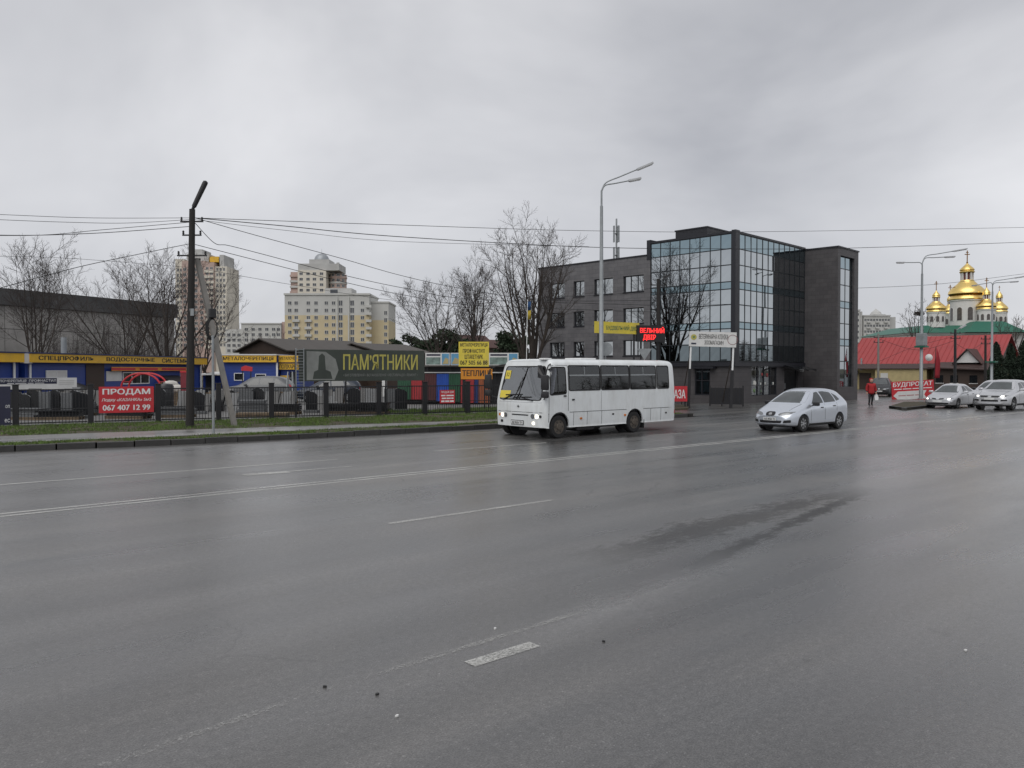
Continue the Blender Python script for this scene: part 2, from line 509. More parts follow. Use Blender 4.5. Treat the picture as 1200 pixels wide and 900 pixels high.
M['road'] = asphalt('wet_asphalt', 0.088, 1.0, 0.0, True)
M['forecourt'] = asphalt('forecourt_asphalt', 0.075, 0.8, 11.0)
M['path'] = asphalt('footpath_asphalt', 0.15, 0.8, 23.0)
M['kerb'] = mat('wet_kerb_stone', (0.035, 0.034, 0.033), 0.55, bump=0.3, var=0.3, stain=(0.09, 0.085, 0.075), stain_amt=0.4)
M['soil'] = mat('grassy_soil', (0.052, 0.045, 0.026), 0.95, var=0.35, scale=1.2, bump=0.5, stain=(0.06, 0.045, 0.03), stain_amt=0.7)
M['earth'] = mat('far_ground', (0.06, 0.058, 0.035), 0.95, var=0.3, scale=0.2, stain=(0.09, 0.08, 0.06), stain_amt=0.6)
M['yard'] = mat('yard_concrete', (0.15, 0.148, 0.145), 0.8, var=0.25, scale=0.6, bump=0.2, stain=(0.10, 0.10, 0.10), stain_amt=0.7)

def sheet(name, m, pts, z):
    bm = bmesh.new()
    vs = [bm.verts.new((p[0], p[1], z)) for p in pts]
    f = bm.faces.new(vs)
    if f.normal.z < 0: f.normal_flip()
    bmesh.ops.triangulate(bm, faces=[f])
    bmesh.ops.recalc_face_normals(bm, faces=bm.faces)
    me = bpy.data.meshes.new(name); bm.to_mesh(me); bm.free()
    me.materials.append(m)
    for p in me.polygons:
        pass
    o = link(name, me)
    return structure(o)

# ground to the horizon, then the road lying on it
sheet('ground', M['earth'], [(-2500, -2500), (2500, -2500), (2500, 2500), (-2500, 2500)], -0.05)
KERB_TOP = 0.18
kerb_line = [(-60, 28.2), (-20, 27.2)] + [tuple(gp(x, y)[:2]) for x, y in ((0, 530), (190, 522.5), (355, 514.3), (574, 502.8))]
kx = [p[0] for p in kerb_line]; ky = [p[1] for p in kerb_line]
kx += [24.0, 31.5, 140.0]; ky += [23.7, 23.5, 23.2]
def kerb_v(u): return float(np.interp(u, kx, ky))
road_pts = [(-60, -45), (420, -45), (420, 23.2)] + [(x, y) for x, y in reversed(list(zip(kx, ky)))]
sheet('road', M['road'], road_pts, 0.0)
sheet('forecourt', M['forecourt'], [(31.9, 23.42), (140, 23.15), (140, 70), (31.9, 70)], 0.004)

# ---- painted lines
def paint(name, lo, hi):
    m = bpy.data.materials.new(name); m.use_nodes = True
    nt = m.node_tree; N = nt.nodes; L = nt.links
    b = N['Principled BSDF']; out = N['Material Output']
    tc = N.new('ShaderNodeTexCoord')
    n1 = N.new('ShaderNodeTexNoise'); n1.inputs['Scale'].default_value = 38; n1.inputs['Detail'].default_value = 6; n1.inputs['Roughness'].default_value = 0.75
    n2 = N.new('ShaderNodeTexNoise'); n2.inputs['Scale'].default_value = 1.1; n2.inputs['Detail'].default_value = 5
    L.new(tc.outputs['Object'], n1.inputs['Vector']); L.new(tc.outputs['Object'], n2.inputs['Vector'])
    s = N.new('ShaderNodeMath'); s.operation = 'ADD'; L.new(n1.outputs['Fac'], s.inputs[0])
    k = N.new('ShaderNodeMath'); k.operation = 'MULTIPLY'; k.inputs[1].default_value = 0.45; L.new(n2.outputs['Fac'], k.inputs[0]); L.new(k.outputs[0], s.inputs[1])
    r = N.new('ShaderNodeMapRange'); r.inputs['From Min'].default_value = lo; r.inputs['From Max'].default_value = hi
    L.new(s.outputs[0], r.inputs['Value'])
    tr = N.new('ShaderNodeBsdfTransparent'); mx = N.new('ShaderNodeMixShader')
    L.new(r.outputs['Result'], mx.inputs['Fac']); L.new(tr.outputs[0], mx.inputs[1]); L.new(b.outputs[0], mx.inputs[2])
    L.new(mx.outputs[0], out.inputs['Surface'])
    b.inputs['Base Color'].default_value = (0.44, 0.44, 0.42, 1); b.inputs['Roughness'].default_value = 0.45
    return m
M['paint'] = paint('worn_road_paint', 0.54, 0.78)
M['faintpaint'] = paint('faint_road_paint', 0.56, 0.86)
M['oldpaint'] = paint('old_road_paint', 0.72, 1.04)
def line_between(p, q, w, name='lane_marking', m='paint'):
    p, q = Vector(p[:2]), Vector(q[:2])
    d = (q - p).normalized(); n = Vector((-d.y, d.x)) * w / 2
    return sheet(name, M[m], [p - n, q - n, q + n, p + n], 0.004)
vc = 14.45
for dv in (-0.13, 0.13):
    line_between((-10, vc + 0.25 + dv), (130, vc - 0.05 + dv), 0.11, 'centre_line')
for a, c in (((0, 568), (205, 548)), ((205, 547.5), (410, 547.5)), ((510, 528), (600, 521)), ((285, 556), (335, 553))):
    pass
line_between(gp(-40, 571.5), gp(395, 538.6), 0.11)                      # solid line of the far lanes
line_between(gp(284, 557), gp(338, 553.2), 0.30)                        # worn bright stub
line_between(gp(338, 552.8), gp(412, 546.8), 0.10)
line_between(gp(508, 529.0), gp(640, 519.0), 0.11)
line_between(gp(455, 614.5), gp(648, 586.5), 0.11, m='faintpaint')
line_between(gp(550, 781), gp(627, 757), 0.14, m='faintpaint')
line_between(gp(112, 903), gp(352, 820), 0.07, m='oldpaint')
line_between(gp(352, 820), gp(690, 716), 0.07, m='oldpaint')
line_between(gp(760, 510.5), gp(800, 507.5), 0.11)
for k in range(4):
    u0 = 34 + k * 9.0
    line_between((u0, 10.15), (u0 + 3, 10.15), 0.11)

# ---- kerb of single stones
kerb = structure(link('kerb', None))
stone = MB().bevelbox(-0.485, 0.485, 0, 0.17, -0.10, KERB_TOP, 0.018).mesh('kerbstone', M['kerb'])
rnd = random.Random(4)
def lay_kerb(u0, u1, fn, parent):
    u = u0
    while u < u1:
        p, q = fn(u), fn(u + 0.98)
        o = link('kerbstone', stone, parent)
        o.location = (u + 0.49, (p + q) / 2 + rnd.uniform(-0.008, 0.008), rnd.uniform(-0.012, 0.006))
        o.rotation_euler = (rnd.uniform(-0.015, 0.015), 0, math.atan2(q - p, 0.98) + rnd.uniform(-0.006, 0.006))
        u += 0.98
lay_kerb(-14.0, 31.0, kerb_v, kerb)
far = MB()
far.add([(-60, 28.2, 0.18), (-60, 28.37, 0.18), (-14, kerb_v(-14), .18), (-14, kerb_v(-14) + .17, .18), (-60, 28.2, -.02), (-14, kerb_v(-14), -.02)], [(0, 1, 3, 2), (0, 2, 5, 4)])
far.build('kerb_run', M['kerb'], kerb)

# ---- verge, footpath, second verge up to the fence
us = [-60, -14] + list(np.linspace(-8, 31.3, 14))
path_near = [gp(x, y, KERB_TOP) for x, y in ((0, 518.8), (200, 511), (560, 495))]
path_far = [gp(x, y, KERB_TOP) for x, y in ((0, 510.8), (200, 504), (560, 492.6))]
def ext(pl, u):
    xs = [p.x for p in pl]; ys = [p.y for p in pl]
    if u < xs[0]: return ys[0] + (u - xs[0]) * (ys[1] - ys[0]) / (xs[1] - xs[0])
    if u > xs[-1]: return ys[-1] + (u - xs[-1]) * (ys[-1] - ys[-2]) / (xs[-1] - xs[-2]) * 0.3
    return float(np.interp(u, xs, ys))
def pn(u): return max(ext(path_near, u), kerb_v(u) + 0.55)
def pf(u): return max(ext(path_far, u), pn(u) + 1.0)
def ribbon(name, m, lo, hi, z, us=us):
    mb = MB()
    vs = []
    for u in us: vs += [(u, lo(u), z), (u, hi(u), z)]
    mb.add(vs, [(2 * i, 2 * i + 2, 2 * i + 3, 2 * i + 1) for i in range(len(us) - 1)])
    return structure(mb.build(name, m))
FENCE_V0, FENCE_V1 = 34.9, 29.6
def fence_v(u): return FENCE_V0 + (FENCE_V1 - FENCE_V0) * (u - 5.0) / 22.0
ribbon('verge', M['soil'], lambda u: kerb_v(u) + 0.165, lambda u: 46.0, 0.160)
ribbon('footpath', M['path'], pn, pf, 0.172)
ribbon('yard', M['yard'], lambda u: fence_v(u) + 0.25, lambda u: 75.0, 0.168, us=[-60, -14, 0, 10, 20, 31.3])
MB().add([(31.35, 23.4, -.02), (31.35, 75, -.02), (31.35, 75, .165), (31.35, 23.4, .165)], [(0, 1, 2, 3)]).build('verge_edge', M['kerb'], kerb)

def grass(name, label, lo, hi, u0, u1, n, seed, zb=0.155, hmin=0.03, hmax=0.09, gate=0.42):
    r = np.random.default_rng(seed)
    u = r.uniform(u0, u1, n); t = r.uniform(0, 1, n)
    v = np.array([lo(a) + (hi(a) - lo(a)) * b for a, b in zip(u, t)])
    keep = np.array([mnoise.noise(Vector((a * 0.7, b * 1.3, seed))) + 0.35 * mnoise.noise(Vector((a * 3.1, b * 3.3, 4))) for a, b in zip(u, v)]) > gate - 0.62
    u, v = u[keep], v[keep]; n = len(u)
    h = r.uniform(hmin, hmax, n); w = r.uniform(0.006, 0.014, n); a = r.uniform(0, 6.283, n)
    lx, ly = r.normal(0, 0.035, n), r.normal(0, 0.035, n)
    V = np.empty((n, 3, 3))
    V[:, 0] = np.stack([u - w * np.cos(a), v - w * np.sin(a), np.full(n, zb)], 1)
    V[:, 1] = np.stack([u + w * np.cos(a), v + w * np.sin(a), np.full(n, zb)], 1)
    V[:, 2] = np.stack([u + lx, v + ly, zb + h], 1)
    me = bpy.data.meshes.new(name)
    me.from_pydata(V.reshape(-1, 3).tolist(), [], np.arange(3 * n).reshape(-1, 3).tolist())
    me.materials.append(M['grass'])
    o = link(name, me)
    o['kind'] = 'stuff'; o['label'] = label; o['category'] = 'grass'
    return o
M['grass'] = mat('grass_blade', (0.080, 0.130, 0.024), 0.8, var=0.45, scale=3.0)
grass('grass', 'strip of short green grass between kerb and footpath', lambda u: kerb_v(u) + 0.2, pn, -6, 31, 34000, 3, gate=.50)
grass('grass', 'strip of green grass between footpath and black fence', pf, lambda u: fence_v(u) + 0.1, -2, 31, 52000, 5, gate=0.49, hmin=0.04, hmax=0.13)
grass('grass', 'patch of rough grass beyond the fence below the coloured roofing sheets', lambda u: fence_v(u) + 0.6, lambda u: fence_v(u) + 4.0, 20, 31, 22000, 7, zb=0.165, hmin=.05, hmax=.2)
# ================================================================== FENCE ALONG THE FOOTPATH
post_cols = [-62, 18, 106, 185, 256, 318, 382, 444, 498, 548, 596]
D_F = Vector((22.0, FENCE_V1 - FENCE_V0, 0)).normalized()
P_F = Vector((5.0, FENCE_V0, 0))
FZ = 0.16
fence = thing('steel_fence', 'long black steel picket fence with thick posts along the footpath', 'fence', P_F, math.atan2(D_F.y, D_F.x))
post_t = [hit(x, P_F, D_F) for x in post_cols]
post_me = MB().bevelbox(-0.10, 0.10, -0.10, 0.10, 0, 1.56, 0.012).prism([(-0.12, -0.12), (0.12, -0.12), (0.12, 0.12), (-0.12, 0.12)], 1.561, 1.59).mesh('post', M['black'])
pick_me = MB().box(0, 0, 0.70, 0.020, 0.020, 1.28).mesh('picket', M['black'])
for t in post_t:
    o = link('post', post_me, fence); o.location = (t, 0, FZ - 0.02)
for a, c in zip(post_t[:-1], post_t[1:]):
    for z, h in ((0.10, 0.045), (0.62, 0.03), (1.36, 0.05)):
        MB().span(a + 0.117, c - 0.117, -0.02, 0.02, FZ + z - h / 2, FZ + z + h / 2).build('rail', M['black'], fence)
    n = max(int((c - a - 0.23) / 0.112), 2)
    if a < post_t[1]: n = 6 if a < post_t[0] + .1 else n
    for i in range(n):
        o = link('picket', pick_me, fence); o.location = (a + 0.117 + (c - a - 0.234) * (i + 0.5) / n, 0.003, FZ)
def fence_z(py, t):
    p = P_F + D_F * t
    return zat(py, dep(p))
def fence_sign(name, label, cat, x0, x1, y0, y1, m, off=-0.16):
    P = P_F + Vector((D_F.y, -D_F.x, 0)) * (-off)
    t0, t1 = hit(x0, P, D_F), hit(x1, P, D_F)
    d = dep(P + D_F * ((t0 + t1) / 2))
    z0, z1 = zat(y1, d), zat(y0, d)
    p = P + D_F * t0
    s = thing(name, label, cat, (p.x, p.y, z0), math.atan2(D_F.y, D_F.x))
    w, h = t1 - t0, z1 - z0
    MB().span(0, w, 0, 0.025, 0, h).build('board', m, s)
    return s, w, h
s, w, h = fence_sign('sale_banner', 'red sale banner with white lettering and phone number on the fence', 'banner', 115.5, 180, 453, 483.5, M['red'])
lettering('ПРОДАМ', w * .07, w * .93, h * .66, h * .92, M['white'], s, bold=0.02)
lettering('Лодку «КАЗАНКА» 5м2', w * .05, w * .95, h * .41, h * .56, M['white'], s, bold=0.01, shear=.15)
lettering('067 407 12 99', w * .07, w * .93, h * .09, h * .30, M['white'], s, bold=0.02)
s, w, h = fence_sign('notice_board', 'small red notice board with white lines of text on the fence', 'sign', 515.5, 533, 457, 472.5, M['red'])
lettering('ПРОДАЖ ДІМ', w * .08, w * .92, h * .74, h * .92, M['white'], s, bold=0.01)
print_bars(s, w * .08, w * .92, h * .53, h * .63, M['white'], 2, 1)
print_bars(s, w * .12, w * .90, h * .32, h * .42, M['white'], 3, 2)
print_bars(s, w * .08, w * .92, h * .09, h * .21, M['white'], 3, 3)
M['navy'] = mat('navy_print', (0.018, 0.020, 0.045), 0.5)
s, w, h = fence_sign('navy_banner', 'dark navy banner on the fence at the left edge of the picture', 'banner', -60, 12, 453, 499, M['navy'])
lettering('оп', w * .915, w * .985, h * .44, h * .52, M['white'], s)
lettering('ес', w * .90, w * .985, h * .07, h * .16, M['white'], s)

# big banner on its lattice frame just behind the fence
PB = P_F + Vector((-D_F.y, D_F.x, 0)) * 0.35
t0, t1 = hit(350, PB, D_F), hit(497.5, PB, D_F)
pb = PB + D_F * t0
w = t1 - t0
d_b = dep(PB + D_F * ((t0 + t1) / 2))
zb0, zb1 = zat(446.3, d_b), zat(410.2, d_b)
bn = thing('monument_banner', 'wide dark green banner with big yellow lettering and grey monument on a lattice frame', 'banner', (pb.x, pb.y, 0.17), math.atan2(D_F.y, D_F.x))
M['bannergreen'] = mat('dark_green_print', (0.040, 0.050, 0.042), 0.55, var=0.3, scale=0.8)
M['bannergrey'] = mat('grey_print', (0.20, 0.21, 0.20), 0.55, var=0.25, scale=1.5)
M['dullyellow'] = mat('dull_yellow_print', (0.42, 0.38, 0.09), 0.6, var=0.2)
MB().span(0, w, 0, 0.03, zb0 - .17, zb1 - .17).build('board', M['bannergreen'], bn)
bz0, bz1 = zb0 - .17, zb1 - .17; H_ = bz1 - bz0
MB().prism([(0.35, bz0 + .05), (1.6, bz0 + .05), (1.78, bz0 + H_ * .35), (1.65, bz0 + H_ * .7), (1.2, bz0 + H_ * .93), (0.35, bz0 + H_ * .95)], -0.006, -0.002, 'y').build('grey_print', M['bannergrey'], bn)
MB().prism([(0.62, bz0 + .1), (1.5, bz0 + .1), (1.42, bz0 + H_ * .3), (1.2, bz0 + H_ * .36), (1.16, bz0 + H_ * .8), (1.04, bz0 + H_ * .88), (0.9, bz0 + H_ * .8), (0.86, bz0 + H_ * .36), (0.68, bz0 + H_ * .3)], -0.011, -0.008, 'y').build('monument_print', M['bannergreen'], bn)
lettering('ПАМ’ЯТНИКИ', 2.0, w - .35, bz0 + H_ * .36, bz0 + H_ * .86, M['dullyellow'], bn, y=-.006, bold=0.012)
lettering('• ВИГОТОВЛЕННЯ • ВСТАНОВЛЕННЯ • РЕСТАВРАЦІЯ • РЕМОНТ •', 2.0, w - .35, bz0 + H_ * .13, bz0 + H_ * .23, M['bannergrey'], bn, y=-.006)
for x in (-0.12, w * .36, w * .68, w - 0.06):
    MB().span(x - .03, x + .03, .035, .095, 0, bz1).build('frame_post', M['black'], bn)
lat = MB()
for x in (-0.12, 0.22): lat.span(x - .02, x + .02, -.05, -.012, 0.7, bz1 + .05)
z = .8
while z < bz1:
    lat.bar((-0.12, -.03, z), (0.22, -.03, z), .02); z += 0.13
lat.build('lattice', M['galv'], bn)

# shop signs near the bus
def front_sign(name, label, cat, x0, x1, y0, y1, d, m, rz=None, thick=0.05, legs=None):
    """a board seen square on or along the road at depth d; returns the thing and its size"""
    c = at((x0 + x1) / 2, d)
    rz = CAM_RZ if rz is None else rz
    D = Vector((math.cos(rz), math.sin(rz), 0))
    a, e = hit(x0, c, D), hit(x1, c, D)
    p = c + D * a
    z0, z1 = zat(y1, d), zat(y0, d)
    s = thing(name, label, cat, (p.x, p.y, z0), rz)
    w, h = e - a, z1 - z0
    MB().span(0, w, 0, thick, 0, h).build('board', m, s)
    if legs is not None:
        for fx in legs:
            MB().span(w * fx - .04, w * fx + .04, thick + .002, thick + .07, -z0 + 0.1, h * .9).build('post', M['black'], s)
    return s, w, h
s, w, h = front_sign('price_board', 'bright yellow board with four lines of black lettering above the fence', 'sign', 537.5, 573, 400.5, 429.5, 41.0, M['yellow'], legs=(.15, .85))
for i, tx in enumerate(('МЕТАЛОЧЕРЕПИЦЯ', 'ПРОФНАСТИЛ', 'ШТАКЕТНИК', '067 505 66 88')):
    z1 = h * (.95 - .235 * i); a = (.05, .14, .2, .05)[i]
    lettering(tx, w * a, w * (1 - a), z1 - h * .175, z1, M['ink'], s, bold=0.015)
s, w, h = front_sign('greenhouse_board', 'orange board with black lettering right below the yellow board', 'sign', 540, 577, 431.5, 444.5, 41.0, M['orange'], legs=(.12, .88))
lettering('ТЕПЛИЦІ', w * .05, w * .97, h * .18, h * .82, M['ink'], s, bold=0.02)

# utility pole with its strut, lamp, and the thin pipe before it
pb = gp(222, 500.5, 0.17)
dpole = dep(pb)
pole = thing('utility_pole', 'dark wooden utility pole with a slanting lamp at its top', 'pole', (pb.x, pb.y, 0.12))
R3 = Vector((FY, -FX, 0))
ztop = zat(246, dpole)
MB().tube([(0, 0, 0), R3 * .07 + Vector((0, 0, ztop * .5)), R3 * .15 + Vector((0, 0, ztop - .12))], [.155, .13, .105], 12).build('pole_shaft', M['wood'], pole, True)
top = R3 * .15 + Vector((0, 0, ztop - .15))
lampdir = (R3 * (16.5 / 924 * dpole) + Vector((0, 0, 34 / 924 * dpole)))
MB().tube([top - lampdir * .05, top + lampdir * .1, top + lampdir * .12, top + lampdir * .9, top + lampdir * .97, top + lampdir], [.05, .06, .085, .10, .09, .02], 10).build('lamp_head', M['darkplastic'], pole, True)
for zz, l in ((ztop - .45, .42), (ztop - .95, .35), (ztop - 1.7, .55)):
    a = R3 * .13 + Vector((0, 0, zz - .12))
    MB().bar(a - R3 * l, a + R3 * l, .05).build('cross_arm', M['black'], pole)
    for sg in (-1, 1):
        q = a + R3 * l * sg * .9
        MB().lathe([(.02, 0), (.045, .03), (.03, .07), (.045, .1), (.02, .14)], 8, q + Vector((0, 0, .03))).build('insulator', M['darkplastic'], pole, True)
MB().box(*(Vector((-.0, -.15, zat(370, dpole))) + R3 * .05), .16, .02, .26, CAM_RZ).build('number_plate', M['galv'], pole)
# strut
sb = gp(275, 499, 0.17)
tp = at(232, dep(pb) + .3, zat(303, dpole))
strut = thing('concrete_strut', 'pale concrete strut leaning up against the wooden pole', 'pole', (sb.x, sb.y, 0.1))
MB().bar((0, 0, 0), Vector(tp) - Vector((sb.x, sb.y, .1)), .17, .17).build('strut_shaft', M['concrete'], strut)
MB().bar(Vector(tp) - Vector((sb.x, sb.y, .1)) + R3 * .12, Vector(tp) - Vector((sb.x, sb.y, .1)) - R3 * .30, .07).build('clamp', M['black'], strut)
cc = at(249.5, dpole - .6, zat(386, dpole))
coil = thing('cable_coil', 'coil of black spare cable hanging on the concrete strut', 'cable', cc)
for k in range(5):
    pts = []
    for i in range(25):
        a = 2 * math.pi * i / 24
        pts.append(R3 * (math.cos(a) * (.16 + .012 * k)) + Vector((0, .03 * k, math.sin(a) * (.34 + .015 * k))))
    MB().tube(pts, .018, 5).build('loop', M['cable'], coil, True)
MB().bevelbox(-.12, .12, -.08, .1, .38, .72, .03).build('splice_box', M['darkplastic'], coil)
pp = gp(249.7, 508, 0.17)
pipe = thing('steel_pipe', 'thin grey steel pipe standing at the footpath edge by the strut', 'post', (pp.x, pp.y, 0.1))
zt = zat(395, dep(pp))
MB().tube([(0, 0, 0), (0, 0, zt - .1)], .045, 10).build('pipe_shaft', M['galv'], pipe, True)
MB().lathe([(.052, 0), (.052, .03), (.02, .05)], 10, (0, 0, zt - .1)).build('cap', M['galv'], pipe, True)
# ================================================================== OFFICE BUILDING WITH GLASS CORNER
def cladding(name, col, tw=0.6, th=0.3, gap=0.5):
    """small rectangular facing tiles (joints too fine to pick apart from here)"""
    m = mat(name, col, 0.55, var=0.18, scale=1.2, bump=0.05)
    nt = m.node_tree; N = nt.nodes; L = nt.links
    b = N['Principled BSDF']
    src = b.inputs['Base Color'].links[0].from_socket
    tc = N.new('ShaderNodeTexCoord')
    sep = N.new('ShaderNodeSeparateXYZ'); L.new(tc.outputs['Object'], sep.inputs[0])
    ad = N.new('ShaderNodeMath'); ad.operation = 'ADD'; L.new(sep.outputs['X'], ad.inputs[0]); L.new(sep.outputs['Y'], ad.inputs[1])
    cm = N.new('ShaderNodeCombineXYZ'); L.new(ad.outputs[0], cm.inputs['X']); L.new(sep.outputs['Z'], cm.inputs['Y'])
    br = N.new('ShaderNodeTexBrick')
    br.inputs['Color1'].default_value = (1, 1, 1, 1); br.inputs['Color2'].default_value = (0.80, 0.80, 0.82, 1); br.inputs['Mortar'].default_value = (0.45, 0.45, 0.45, 1)
    br.inputs['Scale'].default_value = 1.0; br.inputs['Mortar Size'].default_value = 0.008
    br.inputs['Brick Width'].default_value = tw; br.inputs['Row Height'].default_value = th; br.offset = gap
    L.new(cm.outputs[0], br.inputs['Vector'])
    mx = N.new('ShaderNodeMix'); mx.data_type = 'RGBA'; mx.blend_type = 'MULTIPLY'; mx.inputs['Factor'].default_value = 1
    L.new(src, mx.inputs[6]); L.new(br.outputs['Color'], mx.inputs[7]); L.new(mx.outputs[2], b.inputs['Base Color'])
    return m
M['cladgrey'] = cladding('grey_cladding', (0.145, 0.142, 0.147))
M['cladbrown'] = cladding('brown_cladding', (0.074, 0.069, 0.071), .6, .3)
M['charcoal'] = mat('charcoal_panel', (0.014, 0.015, 0.021), 0.45)
M['mullion'] = mat('dark_mullion', (0.013, 0.017, 0.021), 0.4)
M['mirror'] = mat('mirror_glass', (0.41, 0.44, 0.46), 0.015, metal=1.0, var=0.04)
M['spandrel'] = mat('blue_mirror_glass', (0.25, 0.325, 0.36), 0.02, metal=1.0, var=0.05)
M['darkreflection'] = mat('dark_reflection_glass', (0.16, 0.19, 0.205), 0.02, metal=1.0, var=0.1)  # glass darkened in colour to stand in for dark tree reflections low down
M['windowglass'] = mat('window_glass', (0.42, 0.44, 0.45), 0.03, metal=1.0, var=0.08)

OB_RZ = rad(4.9)
C = at(861, 51.8)
office = thing('office_building', 'grey office building with mirrored glass corner and brown stair tower', 'building', (C.x, C.y, 0), OB_RZ)
def ob(x, y, z=0):
    c, s = math.cos(OB_RZ), math.sin(OB_RZ)
    return Vector((C.x + x * c - y * s, C.y + x * s + y * c, z))
YW0, YW1 = 6.7, 17.6          # wing
ZG, ZT = 2.85, 11.25
# --- bodies
MB().span(0.25, 13.0, 0.25, YW0 - .1, ZG - .35, 11.15).build('core', M['charcoal'], office)
# wing wall with real window openings
wing_cols = [(644, 661.5), (672, 684.5), (696, 718), (730, 754)]
PW, DW = ob(0, 0), Vector((-math.sin(OB_RZ), math.cos(OB_RZ), 0))
cols = sorted([tuple(sorted((hit(a, PW, DW), hit(b, PW, DW)))) for a, b in wing_cols])
rows = [(3.3, 4.45), (5.65, 6.8), (7.95, 9.15)]
ZW = 10.45
wall = MB()
ys = [YW0] + [y for c in cols for y in c] + [YW1]
zs = [0] + [z for r in rows for z in r] + [ZW]
for i in range(len(ys) - 1):
    for j in range(len(zs) - 1):
        if i % 2 == 1 and j % 2 == 1: continue
        wall.span(0.0, 0.35, ys[i], ys[i + 1], zs[j], zs[j + 1])
bm = bmesh.new(); me = wall.mesh('wall', M['cladgrey']); bm.from_mesh(me)
bmesh.ops.remove_doubles(bm, verts=bm.verts, dist=0.0005)
dbl = {}
for f in bm.faces:
    k = tuple(sorted(v.index for v in f.verts)); dbl.setdefault(k, []).append(f)
bmesh.ops.delete(bm, geom=[f for fs in dbl.values() if len(fs) > 1 for f in fs], context='FACES_ONLY')
bm.to_mesh(me); bm.free()
link('wall', me, office)
MB().span(0.37, 11.0, YW0 + 0.01, YW1 - .01, 0, ZW - 0.05).build('wing_core', M['charcoal'], office)
MB().span(-0.05, 11.1, YW0 + .30, YW1 + .05, ZW + .002, ZW + 0.10).build('parapet', M['charcoal'], office)
MB().span(0.36, 11.0, YW1 - 0.008, YW1 + .02, 0, ZW - .01).build('end_wall', M['cladgrey'], office)
for (y0, y1) in cols:
    for (z0, z1) in rows:
        w_ = link('window', None, office)
        fr = MB()
        t = 0.06
        fr.span(.14, .22, y0 + .001, y0 + t, z0, z1).span(.14, .22, y1 - t, y1 - .001, z0, z1)
        fr.span(.14, .22, y0 + t, y1 - t, z0 + .001, z0 + t).span(.14, .22, y0 + t, y1 - t, z1 - t, z1 - .001)
        n = 3 if y1 - y0 > 1.8 else 2
        for k in range(1, n):
            yy = y0 + (y1 - y0) * k / n
            fr.span(.145, .215, yy - .03, yy + .03, z0 + t, z1 - t)
        fr.build('frame', M['charcoal'], w_)
        pn_ = MB().span(.178, .186, y0 + t * .8, y1 - t * .8, z0 + t * .8, z1 - t * .8).build('pane', M['windowglass'], w_)
        MB().span(-.05, .14, y0 - .04, y1 + .04, z0 - .05, z0 - .001).build('sill', M['charcoal'], w_)

# --- mirrored facades, each pane a piece of its own
rws = [.98, 1.05, 1.10, .48, 1.02, 1.13, .45, 1.0, 1.13]
k_ = (ZT - ZG) / sum(rws)
zr = [ZT]
for r in rws: zr.append(zr[-1] - r * k_)
kinds = ['spandrel', 'mirror', 'mirror', 'spandrel', 'mirror', 'mirror', 'spandrel', 'mirror', 'darkreflection']  # bottom row: the dark reflection is put into the glass colour
rnd = random.Random(8)
pane_cache = {}
def pane(cx, cy, cz, w, h, kind, face):
    """face 'x': looks to -x; 'y': looks to -y. Slightly out of true, as hung glass is"""
    key = (round(w, 3), round(h, 3), kind, face)
    if key not in pane_cache:
        mb = MB()
        if face == 'x': mb.box(0, 0, 0, .02, w, h)
        else: mb.box(0, 0, 0, w, .02, h)
        pane_cache[key] = mb.mesh('pane', M[kind])
    o = link('pane', pane_cache[key], office)
    o.location = (cx, cy, cz)
    a = 0.0035
    o.rotation_euler = (rnd.gauss(0, a), rnd.gauss(0, a), rnd.gauss(0, a)) if face == 'x' else (rnd.gauss(0, a), rnd.gauss(0, a), rnd.gauss(0, a))
def glaze(face, a0, a1, ncol, off, zlist, kinds, rail=0.05):
    grid = MB()
    st = (a1 - a0) / ncol
    for j in range(len(zlist) - 1):
        z1, z0 = zlist[j], zlist[j + 1]
        for i in range(ncol):
            c = a0 + (i + .5) * st
            if face == 'x': pane(off, c, (z0 + z1) / 2, st - .07, z1 - z0 - .07, kinds[j], 'x')
            else: pane(c, off, (z0 + z1) / 2, st - .07, z1 - z0 - .07, kinds[j], 'y')
    for i in range(ncol + 1):
        c = a0 + i * st
        mb = MB()
        if face == 'x': mb.span(off - .035, off + .06, c - rail / 2, c + rail / 2, zlist[-1], zlist[0])
        else: mb.span(c - rail / 2, c + rail / 2, off - .035, off + .06, zlist[-1], zlist[0])
        mb.build('mullion', M['mullion'], office)
    for z in zlist:
        mb = MB()
        if face == 'x': mb.span(off - .025, off + .055, a0 + .005, a1 - .005, z - rail / 2, z + rail / 2)
        else: mb.span(a0 + .005, a1 - .005, off - .025, off + .055, z - rail / 2, z + rail / 2)
        mb.build('transom', M['mullion'], office)
glaze('x', 0.30, YW0 - .06, 8, 0.06, zr, kinds)
glaze('y', 0.55, 10.36, 12, 0.06, zr, kinds)
MB().span(-.04, .52, -.04, .26, ZG - .3, ZT + .22).build('corner_post', M['charcoal'], office)
MB().span(-.03, .9, YW0 - .05, YW0 + .28, ZW - .3, ZT + .30).build('fin_wall', M['charcoal'], office)
MB().span(.525, 10.4, -.02, .3, ZT + .03, ZT + .16).build('coping', M['charcoal'], office)
MB().span(-.02, .3, .265, YW0 - .055, ZT + .03, ZT + .16).build('coping', M['charcoal'], office)
MB().span(-.06, 10.4, -.06, YW0 - .06, ZG - .34, ZG - .06).build('floor_band', M['charcoal'], office)
